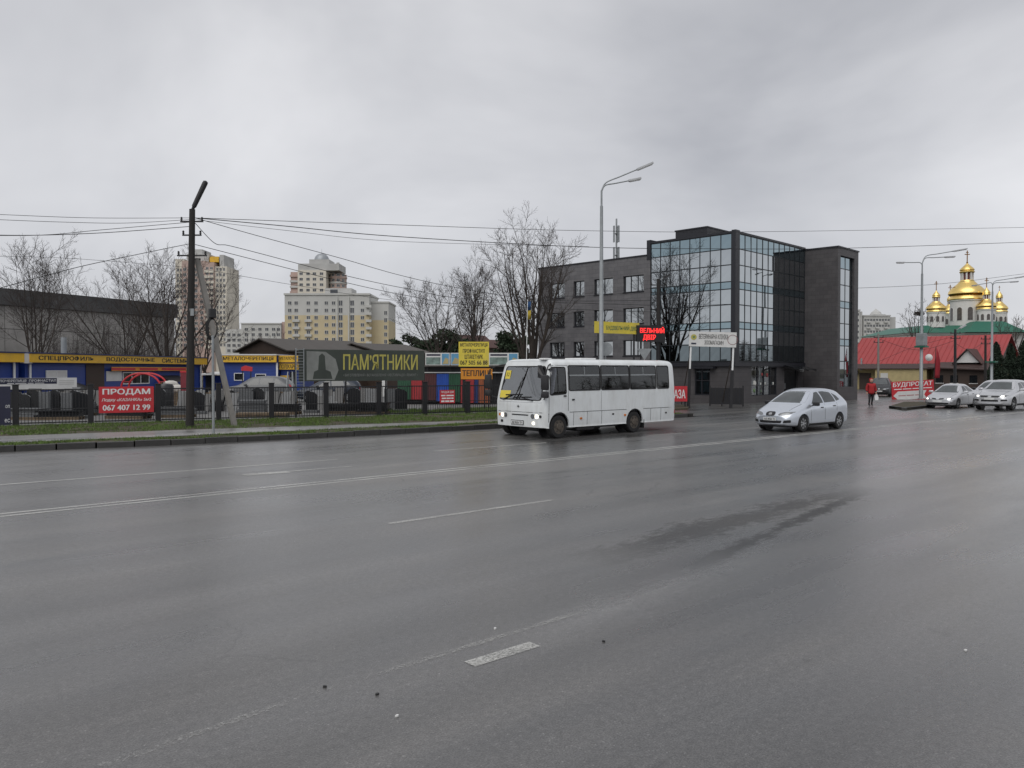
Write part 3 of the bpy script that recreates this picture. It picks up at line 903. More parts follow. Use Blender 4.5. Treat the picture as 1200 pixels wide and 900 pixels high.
# --- stair tower
TX0, TX1, TY = 10.4, 14.15, -2.45
sx0, sx1 = TX0 + 0.45, TX1 - .75
ZS0, ZS1 = 1.0, 10.65
MB().span(TX0, TX1, TY + .3, 4.0, 0, 11.2).build('tower_core', M['cladbrown'], office)
MB().span(TX0, sx0, TY, TY + .299, 0, 11.2).build('tower_face', M['cladbrown'], office)
MB().span(sx1, TX1, TY, TY + .299, 0, 11.2).build('tower_face', M['cladbrown'], office)
MB().span(sx0, sx1, TY, TY + .299, ZS1, 11.2).build('tower_head', M['cladbrown'], office)
MB().span(sx0, sx1, TY, TY + .299, 0, ZS0).build('tower_foot', M['cladbrown'], office)
MB().span(TX0 - .06, TX1 + .06, TY - .06, 4.06, 11.203, 11.3).build('tower_coping', M['charcoal'], office)
zt = list(np.linspace(ZS1, ZS0, 11))
zt = [ZS1, 9.75, 8.55, 7.35, 6.85, 5.7, 4.55, 4.05, 2.9, 1.95, ZS0]
glaze('y', sx0, sx1, 2, TY + .2, zt, ['spandrel', 'mirror', 'mirror', 'spandrel', 'mirror', 'mirror', 'spandrel', 'mirror', 'mirror', 'darkreflection'])
# --- rooftop block
RBY = 2.7
rb_dir = Vector((math.cos(OB_RZ), math.sin(OB_RZ), 0))
RBX = hit(828, ob(0, RBY), rb_dir)
RBY1 = RBY + hit(791, ob(RBX, RBY), DW)
RBZ = zat(265.5, dep(ob(RBX, RBY)))
MB().span(RBX, RBX + 7.5, RBY, RBY1, 11.16, RBZ - .09).build('roof_block', M['charcoal'], office)
MB().span(RBX - .05, RBX + 7.55, RBY - .05, RBY1 + .05, RBZ - .088, RBZ).build('roof_block_coping', M['charcoal'], office)
# --- ground floor
gz = ZG - .345
GF = 0.12
sw = sorted((hit(813, PW, DW), hit(831, PW, DW)))
MB().span(GF, .4, sw[1], YW0 - .01, 0, gz).build('ground_wall', M['cladbrown'], office)
MB().span(.9, 12.9, .9, YW0 - .12, 0, gz - .005).build('ground_core', M['charcoal'], office)
MB().span(GF, .4, GF, sw[0], 0, gz).build('ground_wall', M['cladbrown'], office)
MB().span(GF, .4, sw[0], sw[1], 0, .55).build('ground_wall', M['cladbrown'], office)
shop = link('shop_window', None, office)
M['shopglass'] = see_glass('shop_glass', (0.45, 0.55, 0.58), 0.22)
MB().span(.2, .22, sw[0] + .05, sw[1] - .05, .6, gz - .15).build('pane', M['shopglass'], shop)
sf = MB()
for y in (sw[0] + .03, (sw[0] * .45 + sw[1] * .55), sw[1] - .03): sf.span(.15, .26, y - .03, y + .03, .552, gz - .002)
for z in (.6, 1.55, gz - .15): sf.span(.16, .25, sw[0] + .06, sw[1] - .06, z - .03, z + .03)
sf.build('frame', M['charcoal'], shop)
M['poster'] = mat('pale_poster', (0.30, 0.42, 0.45), 0.6, var=0.25, scale=1.5)
MB().span(.30, .32, sw[0] + .2, sw[1] - .3, .75, 1.5).build('poster', M['poster'], shop)
MB().span(.30, .32, sw[0] + .3, sw[1] - .2, 1.65, 2.25).build('poster', M['poster'], shop)
MB().span(-.35, .1, sw[0] - .5, sw[1] + .1, gz - .14, gz - .02).build('shop_awning', M['charcoal'], office)
# road side ground floor: low wall, shop window, door with a slanting canopy
fx = lambda px: hit(px, ob(0, 0), Vector((math.cos(OB_RZ), math.sin(OB_RZ), 0)))
w0, w1 = fx(882.5), fx(912)
d0, d1 = fx(921), fx(937)
MB().span(.401, w0, GF, .4, 0, gz).build('ground_wall', M['cladbrown'], office)
MB().span(w0, w1, GF, .4, 0, .5).build('ground_wall', M['cladbrown'], office)
MB().span(w1, d0, GF, .4, 0, gz).build('ground_wall', M['cladbrown'], office)
MB().span(d1, TX0 - .005, GF, .4, 0, gz).build('ground_wall', M['cladbrown'], office)
MB().span(d0, d1, GF, .4, 2.3, gz).build('ground_wall', M['cladbrown'], office)
shop = link('shop_window', None, office)
MB().span(w0 + .05, w1 - .05, .2, .22, .5, gz - .002).build('pane', M['shopglass'], shop)
sf = MB()
for k in range(5):
    x = w0 + .03 + (w1 - w0 - .06) * k / 4
    sf.span(x - .025, x + .025, .14, .26, .502, gz - .003)
for z in (.53, 1.2, 1.85, gz - .05): sf.span(w0 + .06, w1 - .06, .15, .25, z - .02, z + .02)
sf.build('frame', M['charcoal'], shop)
M['goodsw'] = mat('white_goods', (0.55, 0.55, 0.52), 0.6, var=0.3)
M['goodsg'] = mat('green_goods', (0.12, 0.2, 0.09), 0.6, var=0.3)
M['goodsr'] = mat('red_goods', (0.3, 0.05, 0.05), 0.6, var=0.4)
for k, (fx_, fz, r_, mm) in enumerate(((.16, 1.35, .22, 'goodsw'), (.15, .85, .18, 'goodsg'), (.4, 1.3, .14, 'goodsw'), (.58, 1.3, .15, 'goodsw'), (.76, 1.3, .14, 'goodsw'), (.9, 1.3, .15, 'goodsw'), (.42, .8, .13, 'goodsg'), (.45, 1.95, .16, 'goodsr'), (.65, 1.9, .18, 'goodsr'))):
    x = w0 + (w1 - w0) * fx_
    MB().lathe([(r_ * .5, -r_), (r_ * .95, -r_ * .5), (r_, 0), (r_ * .9, r_ * .6), (r_ * .35, r_)], 10, (x, .31, fz)).build('display_goods', M[mm], shop, True)
door = link('entrance_door', None, office)
MB().span(d0 + .02, d1 - .02, .25, .3, 0.02, 2.28).build('leaf', M['darkglass'], door)
MB().span(d0 + .3, d0 + .34, .2, .249, .9, 1.3).build('handle', M['galv'], door)
cn = link('canopy', None, office)
MB().add([(d0 - .4, .05, 2.62), (d1 + .2, .05, 2.62), (d1 + .2, -1.2, 2.28), (d0 - .4, -1.2, 2.28), (d0 - .4, .05, 2.65), (d1 + .2, .05, 2.65), (d1 + .2, -1.2, 2.31), (d0 - .4, -1.2, 2.31)],
         [(0, 1, 2, 3), (7, 6, 5, 4), (0, 4, 5, 1), (1, 5, 6, 2), (2, 6, 7, 3), (3, 7, 4, 0)]).build('canopy_sheet', M['darkglass'], cn)
for x in (d0 - .4, (d0 + d1) / 2, d1 + .2):
    MB().bar((x, .06, 2.52), (x, -1.2, 2.22), .05).build('canopy_arm', M['black'], cn)
MB().box(d1 + .45, .03, 2.2, .16, .2, .14).build('wall_lamp', M['silverlamp'], office)

# --- antenna on the roof of the wing
ap = ob(6.5, 0)
am = at(722, 66)
ant = thing('phone_antenna', 'slim cluster of phone antennas on a mast above the grey wing', 'antenna', (am.x, am.y, 10.3))
k66 = 66 / 924
ztop = zat(257, 66) - 10.3
MB().tube([(0, 0, 0), (0, 0, ztop)], .07, 8).build('mast', M['galv'], ant, True)
for lvl in (.33, .72):
    for a in range(3):
        t = a * 2.094 + .6
        MB().box(math.cos(t) * .22, math.sin(t) * .22, ztop * lvl, .10, .16, ztop * .30, t).build('antenna_panel', M['galv'], ant)
    MB().lathe([(.18, 0), (.20, .05)], 12, (0, 0, ztop * lvl)).build('ring', M['galv'], ant)
for a in range(3):
    t = a * 2.094
    MB().box(math.cos(t) * .2, math.sin(t) * .2, ztop * .12, .2, .2, .5, t).build('radio_unit', M['darkplastic'], ant)

# --- signs in front of the office
def two_post(name, label, x0, x1, y0, y1, d, m, rz):
    s, w, h = front_sign(name, label, 'sign', x0, x1, y0, y1, d, m, rz)
    return s, w, h
s, w, h = front_sign('clinic_sign', 'white clinic sign on two tall posts before the glass corner', 'sign', 807, 862.5, 388, 405.5, 47.0, M['offwhite'], rz=rad(-50))
s.rotation_euler.y = rad(2.0)
lettering('ВЕТЕРИНАРНА КЛІНІКА', w * .21, w * .83, h * .52, h * .84, M['ink'], s, bold=.012)
lettering('ЗООМАГАЗИН', w * .33, w * .73, h * .14, h * .42, M['ink'], s, bold=.012)
MB().lathe([(.17, -.012), (.17, -.004)], 18, (w * .10, 0, h * .62), 'y').build('round_emblem', M['dullyellow'], s)
MB().lathe([(.07, -.02), (.07, -.014)], 14, (w * .10, 0, h * .62), 'y').build('emblem_core', M['goodsg'], s)
MB().span(w * .05, w * .155, -.012, -.004, h * .14, h * .24).build('blue_print', M['navy'], s)
ring = MB()
for i in range(20):
    a, b_ = 2 * math.pi * i / 20, 2 * math.pi * (i + 1) / 20
    for r0, r1 in ((.27, .30),):
        c_ = (w * .92, h * .5)
        ring.add([(c_[0] + r0 * math.cos(a), -.006, c_[1] + r0 * math.sin(a)), (c_[0] + r1 * math.cos(a), -.006, c_[1] + r1 * math.sin(a)), (c_[0] + r1 * math.cos(b_), -.006, c_[1] + r1 * math.sin(b_)), (c_[0] + r0 * math.cos(b_), -.006, c_[1] + r0 * math.sin(b_))], [(0, 1, 2, 3)])
M['faintring'] = mat('brown_ink', (0.22, 0.10, 0.10), 0.6)
ring.build('ring_print', M['faintring'], s)
z0 = s.location.z
for fx2 in (.045, .945):
    MB().span(w * fx2 - .05, w * fx2 + .05, .055, .15, -1.35, h * .6).build('post', M['white'], s)
    MB().span(w * fx2 - .09, w * fx2 + .09, .03, .2, -z0, -1.36).build('post_base', M['black'], s)
    MB().bar((w * fx2, .16, -.2), (w * fx2 - .3, 2.6, -z0 + .1), .05).build('brace', M['bark'], s)

s, w, h = front_sign('yard_sign', 'yellow sign board with green lettering hanging behind the lamp post', 'sign', 697, 749, 377.5, 391, 43.0, M['yellow'], rz=rad(-8), legs=(.1, .9))
M['greenink'] = mat('green_ink', (0.03, 0.13, 0.08), 0.6)
lettering('БУДІВЕЛЬНИЙ ДВІР', w * .25, w * .97, h * .25, h * .75, M['greenink'], s, bold=.012)
s, w, h = front_sign('led_display', 'black LED display with glowing red letters beside the yellow sign', 'display', 746, 779.5, 381.5, 400.5, 44.0, M['black'], rz=rad(-20), thick=.14, legs=(.2, .8))
M['led'] = mat('red_led', (1.0, 0.03, 0.03), 0.5, emit=1.2)
lettering('ВЕЛЬНИЙ', w * .12, w * .96, h * .54, h * .92, M['led'], s, bold=.02)
lettering('ДВІР', w * .22, w * .66, h * .06, h * .44, M['led'], s, bold=.02)
s, w, h = front_sign('red_board', 'low red board with white letters just behind the rear of the bus', 'sign', 760, 805.5, 452.5, 470.5, 47.0, M['red'], legs=(.05, .95))
lettering('АЗА', w * .66, w * .95, h * .2, h * .78, M['white'], s, bold=.015)
# low dark gate beside the office corner
gp0 = at(833, 49.5); 
gate = thing('low_gate', 'low dark metal gate between the clinic sign posts', 'gate', (gp0.x, gp0.y, 0), rad(-60))
MB().span(0, 1.9, 0, .04, .12, 1.15).build('gate_leaf', M['black'], gate)
for k in range(9):
    MB().span(.05 + k * .21, .09 + k * .21, -.03, -.002, .12, 1.2).build('bar', M['charcoal'], gate)
for x in (-.05, 1.95): MB().span(x - .045, x + .045, -.02, .07, 0, 1.3).build('gate_post', M['black'], gate)

# road signs seen from behind, poking over the bus
def sign_back(name, label, px, d, kind, py):
    p = at(px, d)
    zc = zat(py, d)
    s = thing(name, label, 'road sign', (p.x, p.y, 0), CAM_RZ)
    MB().tube([(0, 0, 0), (0, 0, zc + .2)], .035, 8).build('post', M['galv'], s, True)
    if kind == 'round': MB().lathe([(.33, -.05), (.34, -.047), (.34, -.04)], 24, (0, 0, zc), 'y').build('plate', M['galv'], s)
    else: MB().prism([(-.38, zc + .28), (0, zc - .32), (.38, zc + .28)], -.055, -.04, 'y').build('plate', M['galv'], s)
    return s
sign_back('round_road_sign', 'grey back of a round road sign beside the lamp post', 709.5, 38.5, 'round', 409)
sign_back('triangle_road_sign', 'grey back of a downward triangular road sign above the bus roof', 755, 41.0, 'tri', 415)
# small grass patch at the mouth of the forecourt
g = MB()
pts_ = [at(780, 49.5), at(807, 50.0), at(809, 48.5), at(806, 45.2), at(770, 44.0)]
structure(g.prism([(p.x, p.y) for p in pts_], 0.005, 0.08).build('verge', M['soil']))
# ================================================================== FAR BUILDINGS
M['cream'] = mat('cream_render', (0.64, 0.60, 0.52), 0.85, var=0.08, scale=.3)
M['yellowrender'] = mat('yellow_render', (0.54, 0.46, 0.30), 0.85, var=0.08, scale=.3)
M['whiterender'] = mat('white_render', (0.50, 0.50, 0.48), 0.85, var=0.08, scale=.3)
M['greyrender'] = mat('grey_render', (0.44, 0.44, 0.43), 0.85, var=0.12, scale=.3)
M['pinkbrick'] = mat('pink_brick', (0.44, 0.33, 0.29), 0.85, var=0.12, scale=.5)
M['farglass'] = mat('far_window', (0.055, 0.06, 0.07), 0.15, var=0.5, scale=.35, spec=.8)
M['slate'] = mat('slate_roof', (0.075, 0.068, 0.062), 0.8, var=0.2, scale=.8, stretch=(6, .5, 1))
M['domegrey'] = mat('dome_sheet', (0.3, 0.32, 0.34), 0.4, metal=.3)

win_cache = {}
def window(parent, x, y, z, w, h, face='y', mullion=True):
    """a recessed far window: frame a little proud, pane, built once for each size"""
    key = (round(w, 2), round(h, 2), face)
    if key not in win_cache:
        fr, pa = MB(), MB()
        t = .09
        if face == 'y':
            fr.span(-w/2, -w/2 + t, -.06, .02, -h/2, h/2).span(w/2 - t, w/2, -.06, .02, -h/2, h/2).span(-w/2 + t, w/2 - t, -.06, .02, h/2 - t, h/2).span(-w/2 + t, w/2 - t, -.06, .02, -h/2, -h/2 + t).span(-t/2, t/2, -.05, .02, -h/2 + t, h/2 - t)
            pa.span(-w/2 + t*.5, w/2 - t*.5, -.03, .01, -h/2 + t*.5, h/2 - t*.5)
        else:
            fr.span(-.06, .02, -w/2, -w/2 + t, -h/2, h/2).span(-.06, .02, w/2 - t, w/2, -h/2, h/2).span(-.06, .02, -w/2 + t, w/2 - t, h/2 - t, h/2).span(-.06, .02, -w/2 + t, w/2 - t, -h/2, -h/2 + t)
            pa.span(-.03, .01, -w/2 + t*.5, w/2 - t*.5, -h/2 + t*.5, h/2 - t*.5)
        me = fr.mesh('window', M['whiterender'])
        me2 = pa.mesh('pane', M['farglass'])
        win_cache[key] = (me, me2)
    a, b_ = win_cache[key]
    o = link('window', a, parent); o.location = (x, y, z)
    p = link('pane', b_, o)
    return o

# ---- yellow and white apartment block
D1 = 215.0; s1 = D1 / 924
p0 = at(334, D1)
blk = thing('apartment_block', 'long white and yellow apartment block below the round topped tower', 'building', (p0.x, p0.y, 0), CAM_RZ)
W1 = (433 - 334) * s1; ZA = zat(346, D1); ZM = zat(369.5, D1)
MB().span(0, W1, 0, 14, 0, ZM).build('lower_wall', M['yellowrender'], blk)
MB().span(0, W1, 0, 14, ZM + .002, ZA).build('upper_wall', M['whiterender'], blk)
MB().span(-.2, W1 + .2, -.25, 14.2, ZA + .002, ZA + .5).build('cornice', M['whiterender'], blk)
MB().span(10.5, 17.8, 2, 9, ZA + .51, ZA + 2.1).build('roof_house', M['greyrender'], blk)
MB().span(12, 14, 1.9, 1.99, ZA + .7, ZA + 1.7).build('roof_house_window', M['farglass'], blk)
xw = (433.5 - 334) * s1; xe = (453.5 - 334) * s1
MB().span(W1 + .002, xe, 3, 16, 0, zat(374.5, D1)).build('side_lower_wall', M['yellowrender'], blk)
MB().span(W1 + .002, xe, 3, 16, zat(374.5, D1) + .002, zat(354, D1)).build('side_upper_wall', M['whiterender'], blk)
MB().span(W1 - .1, xe + .2, 2.8, 16.2, zat(354, D1) + .003, zat(354, D1) + .4).build('side_cornice', M['whiterender'], blk)
colx = [340, 347.5, 361.7, 370.8, 382.8, 391.2, 399.5, 413, 425]
FL = 59 / 6.92 * s1
for i, px in enumerate(colx):
    for j in range(8):
        z = zat(355.3, D1) - j * FL
        if z < 2: continue
        wide = 1.0 if i in (6, 7) else 1.15
        window(blk, (px - 334) * s1, -.002, z, 1.15 if i in (6, 7) else 1.05, 1.55 if i in (6, 7) else 1.05)
        if i in (1, 2) and j % 1 == 0 and j > 1:
            MB().span((px - 334) * s1 - .95, (px - 334) * s1 + .95, -.5, -.07, z - 1.2, z - .55).build('balcony', M['whiterender'], blk)
    if i in (6, 7):
        MB().span((px - 334) * s1 - 1.1, (px - 334) * s1 - .75, -.35, -.003, 2, ZA - .5).build('pilaster', M['whiterender'], blk)
for j in range(8):
    z = zat(356, D1) - j * FL
    MB().span((429.5 - 334) * s1, W1 + .7, -.9, -.003, z - 1.1, z - .4).build('balcony', M['whiterender'], blk)
    if j < 7: window(blk, xe - .8, 2.995, z - 2.3, .9, 1.2)

# ---- tower with round top behind it
D2 = 330.0; s2 = D2 / 924
p0 = at(340, D2)
tw = thing('apartment_tower', 'tall cream and pink apartment tower with a small dome on top', 'building', (p0.x, p0.y, 0), CAM_RZ)
X = lambda px: (px - 340) * s2
Z = lambda py: zat(py, D2)
MB().span(X(340), X(349.3), 1.5, 14, 0, Z(318.5)).build('left_bay', M['pinkbrick'], tw)
MB().span(X(349.35), X(382.5), 0, 14, 0, Z(317)).build('front_wall', M['cream'], tw)
MB().lathe([(X(392.5) - X(382.6), 0), (X(392.5) - X(382.6), Z(320)), ], 20, (X(392.5), 7, 0)).build('round_bay', M['pinkbrick'], tw)
MB().span(X(349.5), X(398), .6, 13, Z(317) + .002, Z(309)).build('attic', M['greyrender'], tw)
MB().span(X(395), X(398), -.2, .58, Z(317), Z(308)).build('gable_end', M['greyrender'], tw)
MB().span(X(361.5), X(385), 2, 12, Z(309) + .002, Z(303.5)).build('upper_attic', M['greyrender'], tw)
MB().lathe([(3.2, 0), (3.1, .8), (2.7, 1.8), (1.8, 2.7), (.6, 3.1), (.05, 3.2)], 16, (X(373), 7, Z(303.5) + .003)).build('dome', M['domegrey'], tw, True)
MB().tube([(X(373), 7, Z(297.5)), (X(373), 7, Z(289))], [.1, .04], 6).build('spire', M['domegrey'], tw)
for j in range(8):
    z = Z(321 + j * 6.4)
    for px in (353.5, 361.5, 369, 377.3): window(tw, X(px), -.003, z, 1.5, 1.2)
    MB().span(X(340) - .2, X(348.8), .9, 1.49, z - 1.2, z - .35).build('balcony', M['whiterender'] if j % 3 else M['pinkbrick'], tw)
    for k in range(4):
        a = rad(-150 + k * 36)
        r = X(392.5) - X(382.6)
        o = window(tw, X(392.5) + math.cos(a) * r, 7 + math.sin(a) * r, z, 1.4, 1.2)
        o.rotation_euler.z = a + rad(90)
    MB().lathe([(r + .25, -.35), (r + .25, .35)], 20, (X(392.5), 7, z - 1.0)).build('balcony_ring', M['whiterender'] if j % 2 else M['pinkbrick'], tw)

# ---- tower behind the utility pole
D3 = 270.0; s3 = D3 / 924
p0 = at(203.5, D3)
tw = thing('apartment_tower', 'tall pale apartment tower with stepped top behind the utility pole', 'building', (p0.x, p0.y, 0), CAM_RZ)
X = lambda px: (px - 203.5) * s3
Z = lambda py: zat(py, D3)
MB().span(X(203.5), X(214), 2, 14, 0, Z(303)).build('left_wall', M['cream'], tw)
MB().span(X(214.02), X(241), 0, 14, 0, Z(306)).build('front_wall', M['pinkbrick'], tw)
MB().span(X(241.02), X(252.5), -.6, 14, 0, Z(308)).build('middle_wall', M['pinkbrick'], tw)
MB().span(X(252.52), X(266.5), 0, 12, 0, Z(312.5)).build('right_wall', M['cream'], tw)
MB().span(X(217), X(243), 2, 12, Z(306) + .002, Z(297)).build('attic', M['greyrender'], tw)
MB().span(X(222), X(234), 3, 11, Z(297) + .002, Z(291)).build('upper_attic', M['greyrender'], tw)
MB().span(X(257), X(262), 1, 11, Z(312.5) + .002, Z(298.5)).build('stair_head', M['greyrender'], tw)
MB().span(X(245.5), X(256), 1.0, 9, Z(308) + .3, Z(300.5)).build('roof_room', M['fascia'], tw)
for j in range(15):
    z = Z(316 + j * 6.3)
    for px in (255.6, 259.5, 263.4): window(tw, X(px), -.003, z, .75, 1.1)
    for px in (206.5, 210.5): window(tw, X(px), 1.997, z, .8, 1.1)
    for px in (217.5, 224, 230.5, 237): window(tw, X(px), -.003, z, 1.1, 1.1)
    MB().span(X(241.3), X(252.2), -1.0, -.603, z - 1.2, z - .35).build('balcony', M['cream'], tw)
    window(tw, X(244.5), -.603, z + .3, 1.0, .9); window(tw, X(249.5), -.603, z + .3, 1.0, .9)

# ---- low white block between
D4 = 260.0; s4 = D4 / 924
p0 = at(262, D4)
lb = thing('apartment_block', 'low white apartment block with brick end between the two towers', 'building', (p0.x, p0.y, 0), CAM_RZ)
X = lambda px: (px - 262) * s4
Z = lambda py: zat(py, D4)
MB().span(X(262), X(283), 2, 12, 0, Z(385.5)).build('left_wall', M['whiterender'], lb)
MB().span(X(283.02), X(329.5), 0, 12, 0, Z(380)).build('front_wall', M['whiterender'], lb)
MB().span(X(329.52), X(335), 1, 12, 0, Z(377)).build('brick_end', M['pinkbrick'], lb)
MB().span(X(283), X(329.6), -.2, 12.2, Z(380) + .002, Z(378.5)).build('parapet', M['greyrender'], lb)
for j in range(5):
    z = Z(386 + j * 6.2)
    for px in (289, 297, 305, 313, 321, 326.5): window(lb, X(px), -.003, z, 1.2, 1.1)
    for px in (266, 272, 278):
        if j: window(lb, X(px), 1.997, z, 1.2, 1.1)

# ---- long grey warehouse at the left
a_, b_ = at(-60, 78), at(205, 104)
dv = (b_ - a_)
wh = thing('concrete_warehouse', 'long grey concrete warehouse with a dark roof band behind the bare trees', 'building', (a_.x, a_.y, 0), math.atan2(dv.y, dv.x))
M['whwall'] = mat('warehouse_concrete', (0.30, 0.29, 0.28), 0.9, var=0.25, scale=.35, stain=(.1, .1, .1), stain_amt=.6)
M['whroof'] = mat('roof_felt', (0.070, 0.071, 0.073), 0.85, var=0.45, scale=.4)
Lw = dv.length
zt = zat(338, 83)
nb = 10
zc = [0.1, 3.4, 6.6, zt - 1.75]
for j in range(3):
    for i in range(nb):
        MB().span(Lw * i / nb + .03, Lw * (i + 1) / nb - .03, 0, .3, zc[j] + .03, zc[j + 1] - .03).build('wall_panel', M['whwall'], wh)
MB().span(0, Lw, .15, 25, 0, zt - 1.76).build('core', M['whroof'], wh)
MB().span(-.2, Lw + .2, -.35, 25.2, zt - 1.74, zt).build('roof_band', M['whroof'], wh)

# ---- sheds with slate roofs behind the monument banner
def shed(name, label, pxa, da, pxb, db, eave, ridge, depth, wallm, roofm, cat='building'):
    a_, b_ = at(pxa, da), at(pxb, db)
    dv = b_ - a_
    s = thing(name, label, cat, (a_.x, a_.y, 0), math.atan2(dv.y, dv.x))
    L_ = dv.length
    MB().span(0, L_, 0, depth, 0, eave).build('wall', wallm, s)
    MB().prism([(0.001, eave + .001), (depth - .001, eave + .001), (depth / 2, ridge - .12)], .0, .2, 'x').build('gable', wallm, s)
    MB().prism([(0.001, eave + .001), (depth - .001, eave + .001), (depth / 2, ridge - .12)], L_ - .2, L_, 'x').build('gable', wallm, s)
    o = .45
    sl = (ridge - eave) / (depth / 2)
    rf = MB()
    for sg in (0, 1):
        y0, y1 = (-o, depth / 2) if sg == 0 else (depth + o, depth / 2)
        z0, z1 = eave - o * sl, ridge
        rf.add([(-o, y0, z0), (L_ + o, y0, z0), (L_ + o, y1, z1), (-o, y1, z1), (-o, y0, z0 + .12), (L_ + o, y0, z0 + .12), (L_ + o, y1, z1 + .12), (-o, y1, z1 + .12)],
               [(0, 1, 2, 3), (7, 6, 5, 4), (0, 4, 5, 1), (1, 5, 6, 2), (2, 6, 7, 3), (3, 7, 4, 0)])
    rf.build('roof', roofm, s)
    return s
shed('slate_shed', 'long low shed with a grey slate roof rising behind the monument banner', 338, 76, 440, 84, zat(411, 78), zat(399, 82), 9, M['brownwall'], M['slate'])
shed('slate_shed', 'second slate roofed shed right of the first, behind the banner end', 447, 82, 503, 88, zat(413, 83), zat(404, 87), 8, M['brownwall'], M['slate'])
M['brickroof'] = mat('dark_red_roof', (0.075, 0.040, 0.036), 0.85, var=0.3)
for i, (xa, xb, d, e, r, lab) in enumerate(((505, 533, 158, 411, 402, 'dark red roofed house half hidden behind bare trees, left one'), (548, 580, 152, 406, 392, 'tall dark red roofed house behind the largest bare tree'), (584, 612, 156, 409, 398, 'dark red roofed house just left of the grey office wing'))):
    shed('red_roof_house', lab, xa, d, xb, d + 4, zat(e, d), zat(r, d), 8, M['brownwall'], M['brickroof'])

# ---- far right pair of towers
D5 = 420.0; s5 = D5 / 924
for nm, xa, xb, yt, lab in (('apartment_tower', 1012, 1050, 371, 'grey apartment tower with pointed cap, far behind the red roof'), ('apartment_tower', 990, 1011, 364.5, 'slim grey apartment tower at the edge of the brown stair tower')):
    p0 = at(xa, D5)
    tw = thing(nm, lab, 'building', (p0.x, p0.y, 0), CAM_RZ)
    X = lambda px: (px - xa) * s5
    Z = lambda py: zat(py, D5)
    w_ = X(xb)
    MB().span(0, w_ * .8, 0, 16, 0, Z(yt)).build('front_wall', M['whiterender'], tw)
    MB().span(w_ * .8 + .02, w_, 1, 16, 0, Z(yt + .5)).build('side_wall', M['greyrender'], tw)
    MB().span(-.3, w_ * .8 + .3, -.4, 16, Z(yt) + .003, Z(yt) + .8).build('parapet', M['greyrender'], tw)
    if xa > 1000:
        MB().span(w_ * .38, w_ * .72, 2, 12, Z(yt) + .81, Z(yt - 3)).build('attic', M['greyrender'], tw)
        MB().lathe([(3.2, 0), (2.4, 1.4), (.8, 2.6), (.05, 3.4)], 10, (w_ * .55, 7, Z(yt - 3) + .003)).build('cap', M['greyrender'], tw)
    n = 9 if xa > 1000 else 4
    for j in range(13):
        for i in range(n):
            x = w_ * .8 * (i + .5) / n
            window(tw, x, -.003, Z(yt + 4) - j * 3.1, 1.3, 1.4)
        if n > 4:
            for i in (1, 4, 7):
                x = w_ * .8 * (i + .5) / n
                MB().span(x - 1.0, x + 1.0, -.9, -.07, Z(yt + 4) - j * 3.1 - 1.5, Z(yt + 4) - j * 3.1 - .7).build('balcony', M['whiterender'], tw)

# ================================================================== CHURCH
M['gold'] = mat('gilded_sheet', (0.92, 0.66, 0.24), 0.34, metal=1.0, var=0.08, rvar=.06)
M['golddark'] = mat('dark_gold_sheet', (0.30, 0.14, 0.03), 0.35, metal=1.0)  # darker gold of the dome bands, orbs and crosses
M['churchwhite'] = mat('church_render', (0.62, 0.61, 0.59), 0.85, var=0.06)
M['greenroof'] = mat('green_roof_sheet', (0.012, 0.115, 0.075), 0.45, var=0.12)
M['chwin'] = mat('church_window', (0.09, 0.08, 0.075), 0.2, var=.3)
M['maroon'] = mat('maroon_paint', (0.12, 0.03, 0.03), 0.6)
DC = 150.0; sc = DC / 924
pc = at(1132, DC)
church = thing('church', 'white church with five gilded domes and a green roof beyond the red roof', 'church', (pc.x, pc.y, 0), CAM_RZ)
Z = lambda py: zat(py, DC)
X = lambda px: (px - 1132) * sc
def arch_win(parent, cx, cy, ang, r, z0, z1, w):
    mb = MB()
    pts = [(-w / 2, z0), (w / 2, z0)]
    for k in range(7):
        a = math.pi * k / 6
        pts.append((math.cos(a) * w / 2, z1 - w / 2 + math.sin(a) * w / 2))
    mb.prism(pts, -r - .04, -r + .25, 'y')
    o = mb.build('arched_window', M['chwin'], parent)
    fr = MB()
    pts2 = [(a * 1.28, z0 - .08 + (b - z0) * 1.045) for a, b in pts]
    f2 = fr.prism(pts2, -r - .015, -r + .2, 'y').build('surround', M['churchwhite'], o)
    o.location = (cx, cy, 0); o.rotation_euler.z = ang
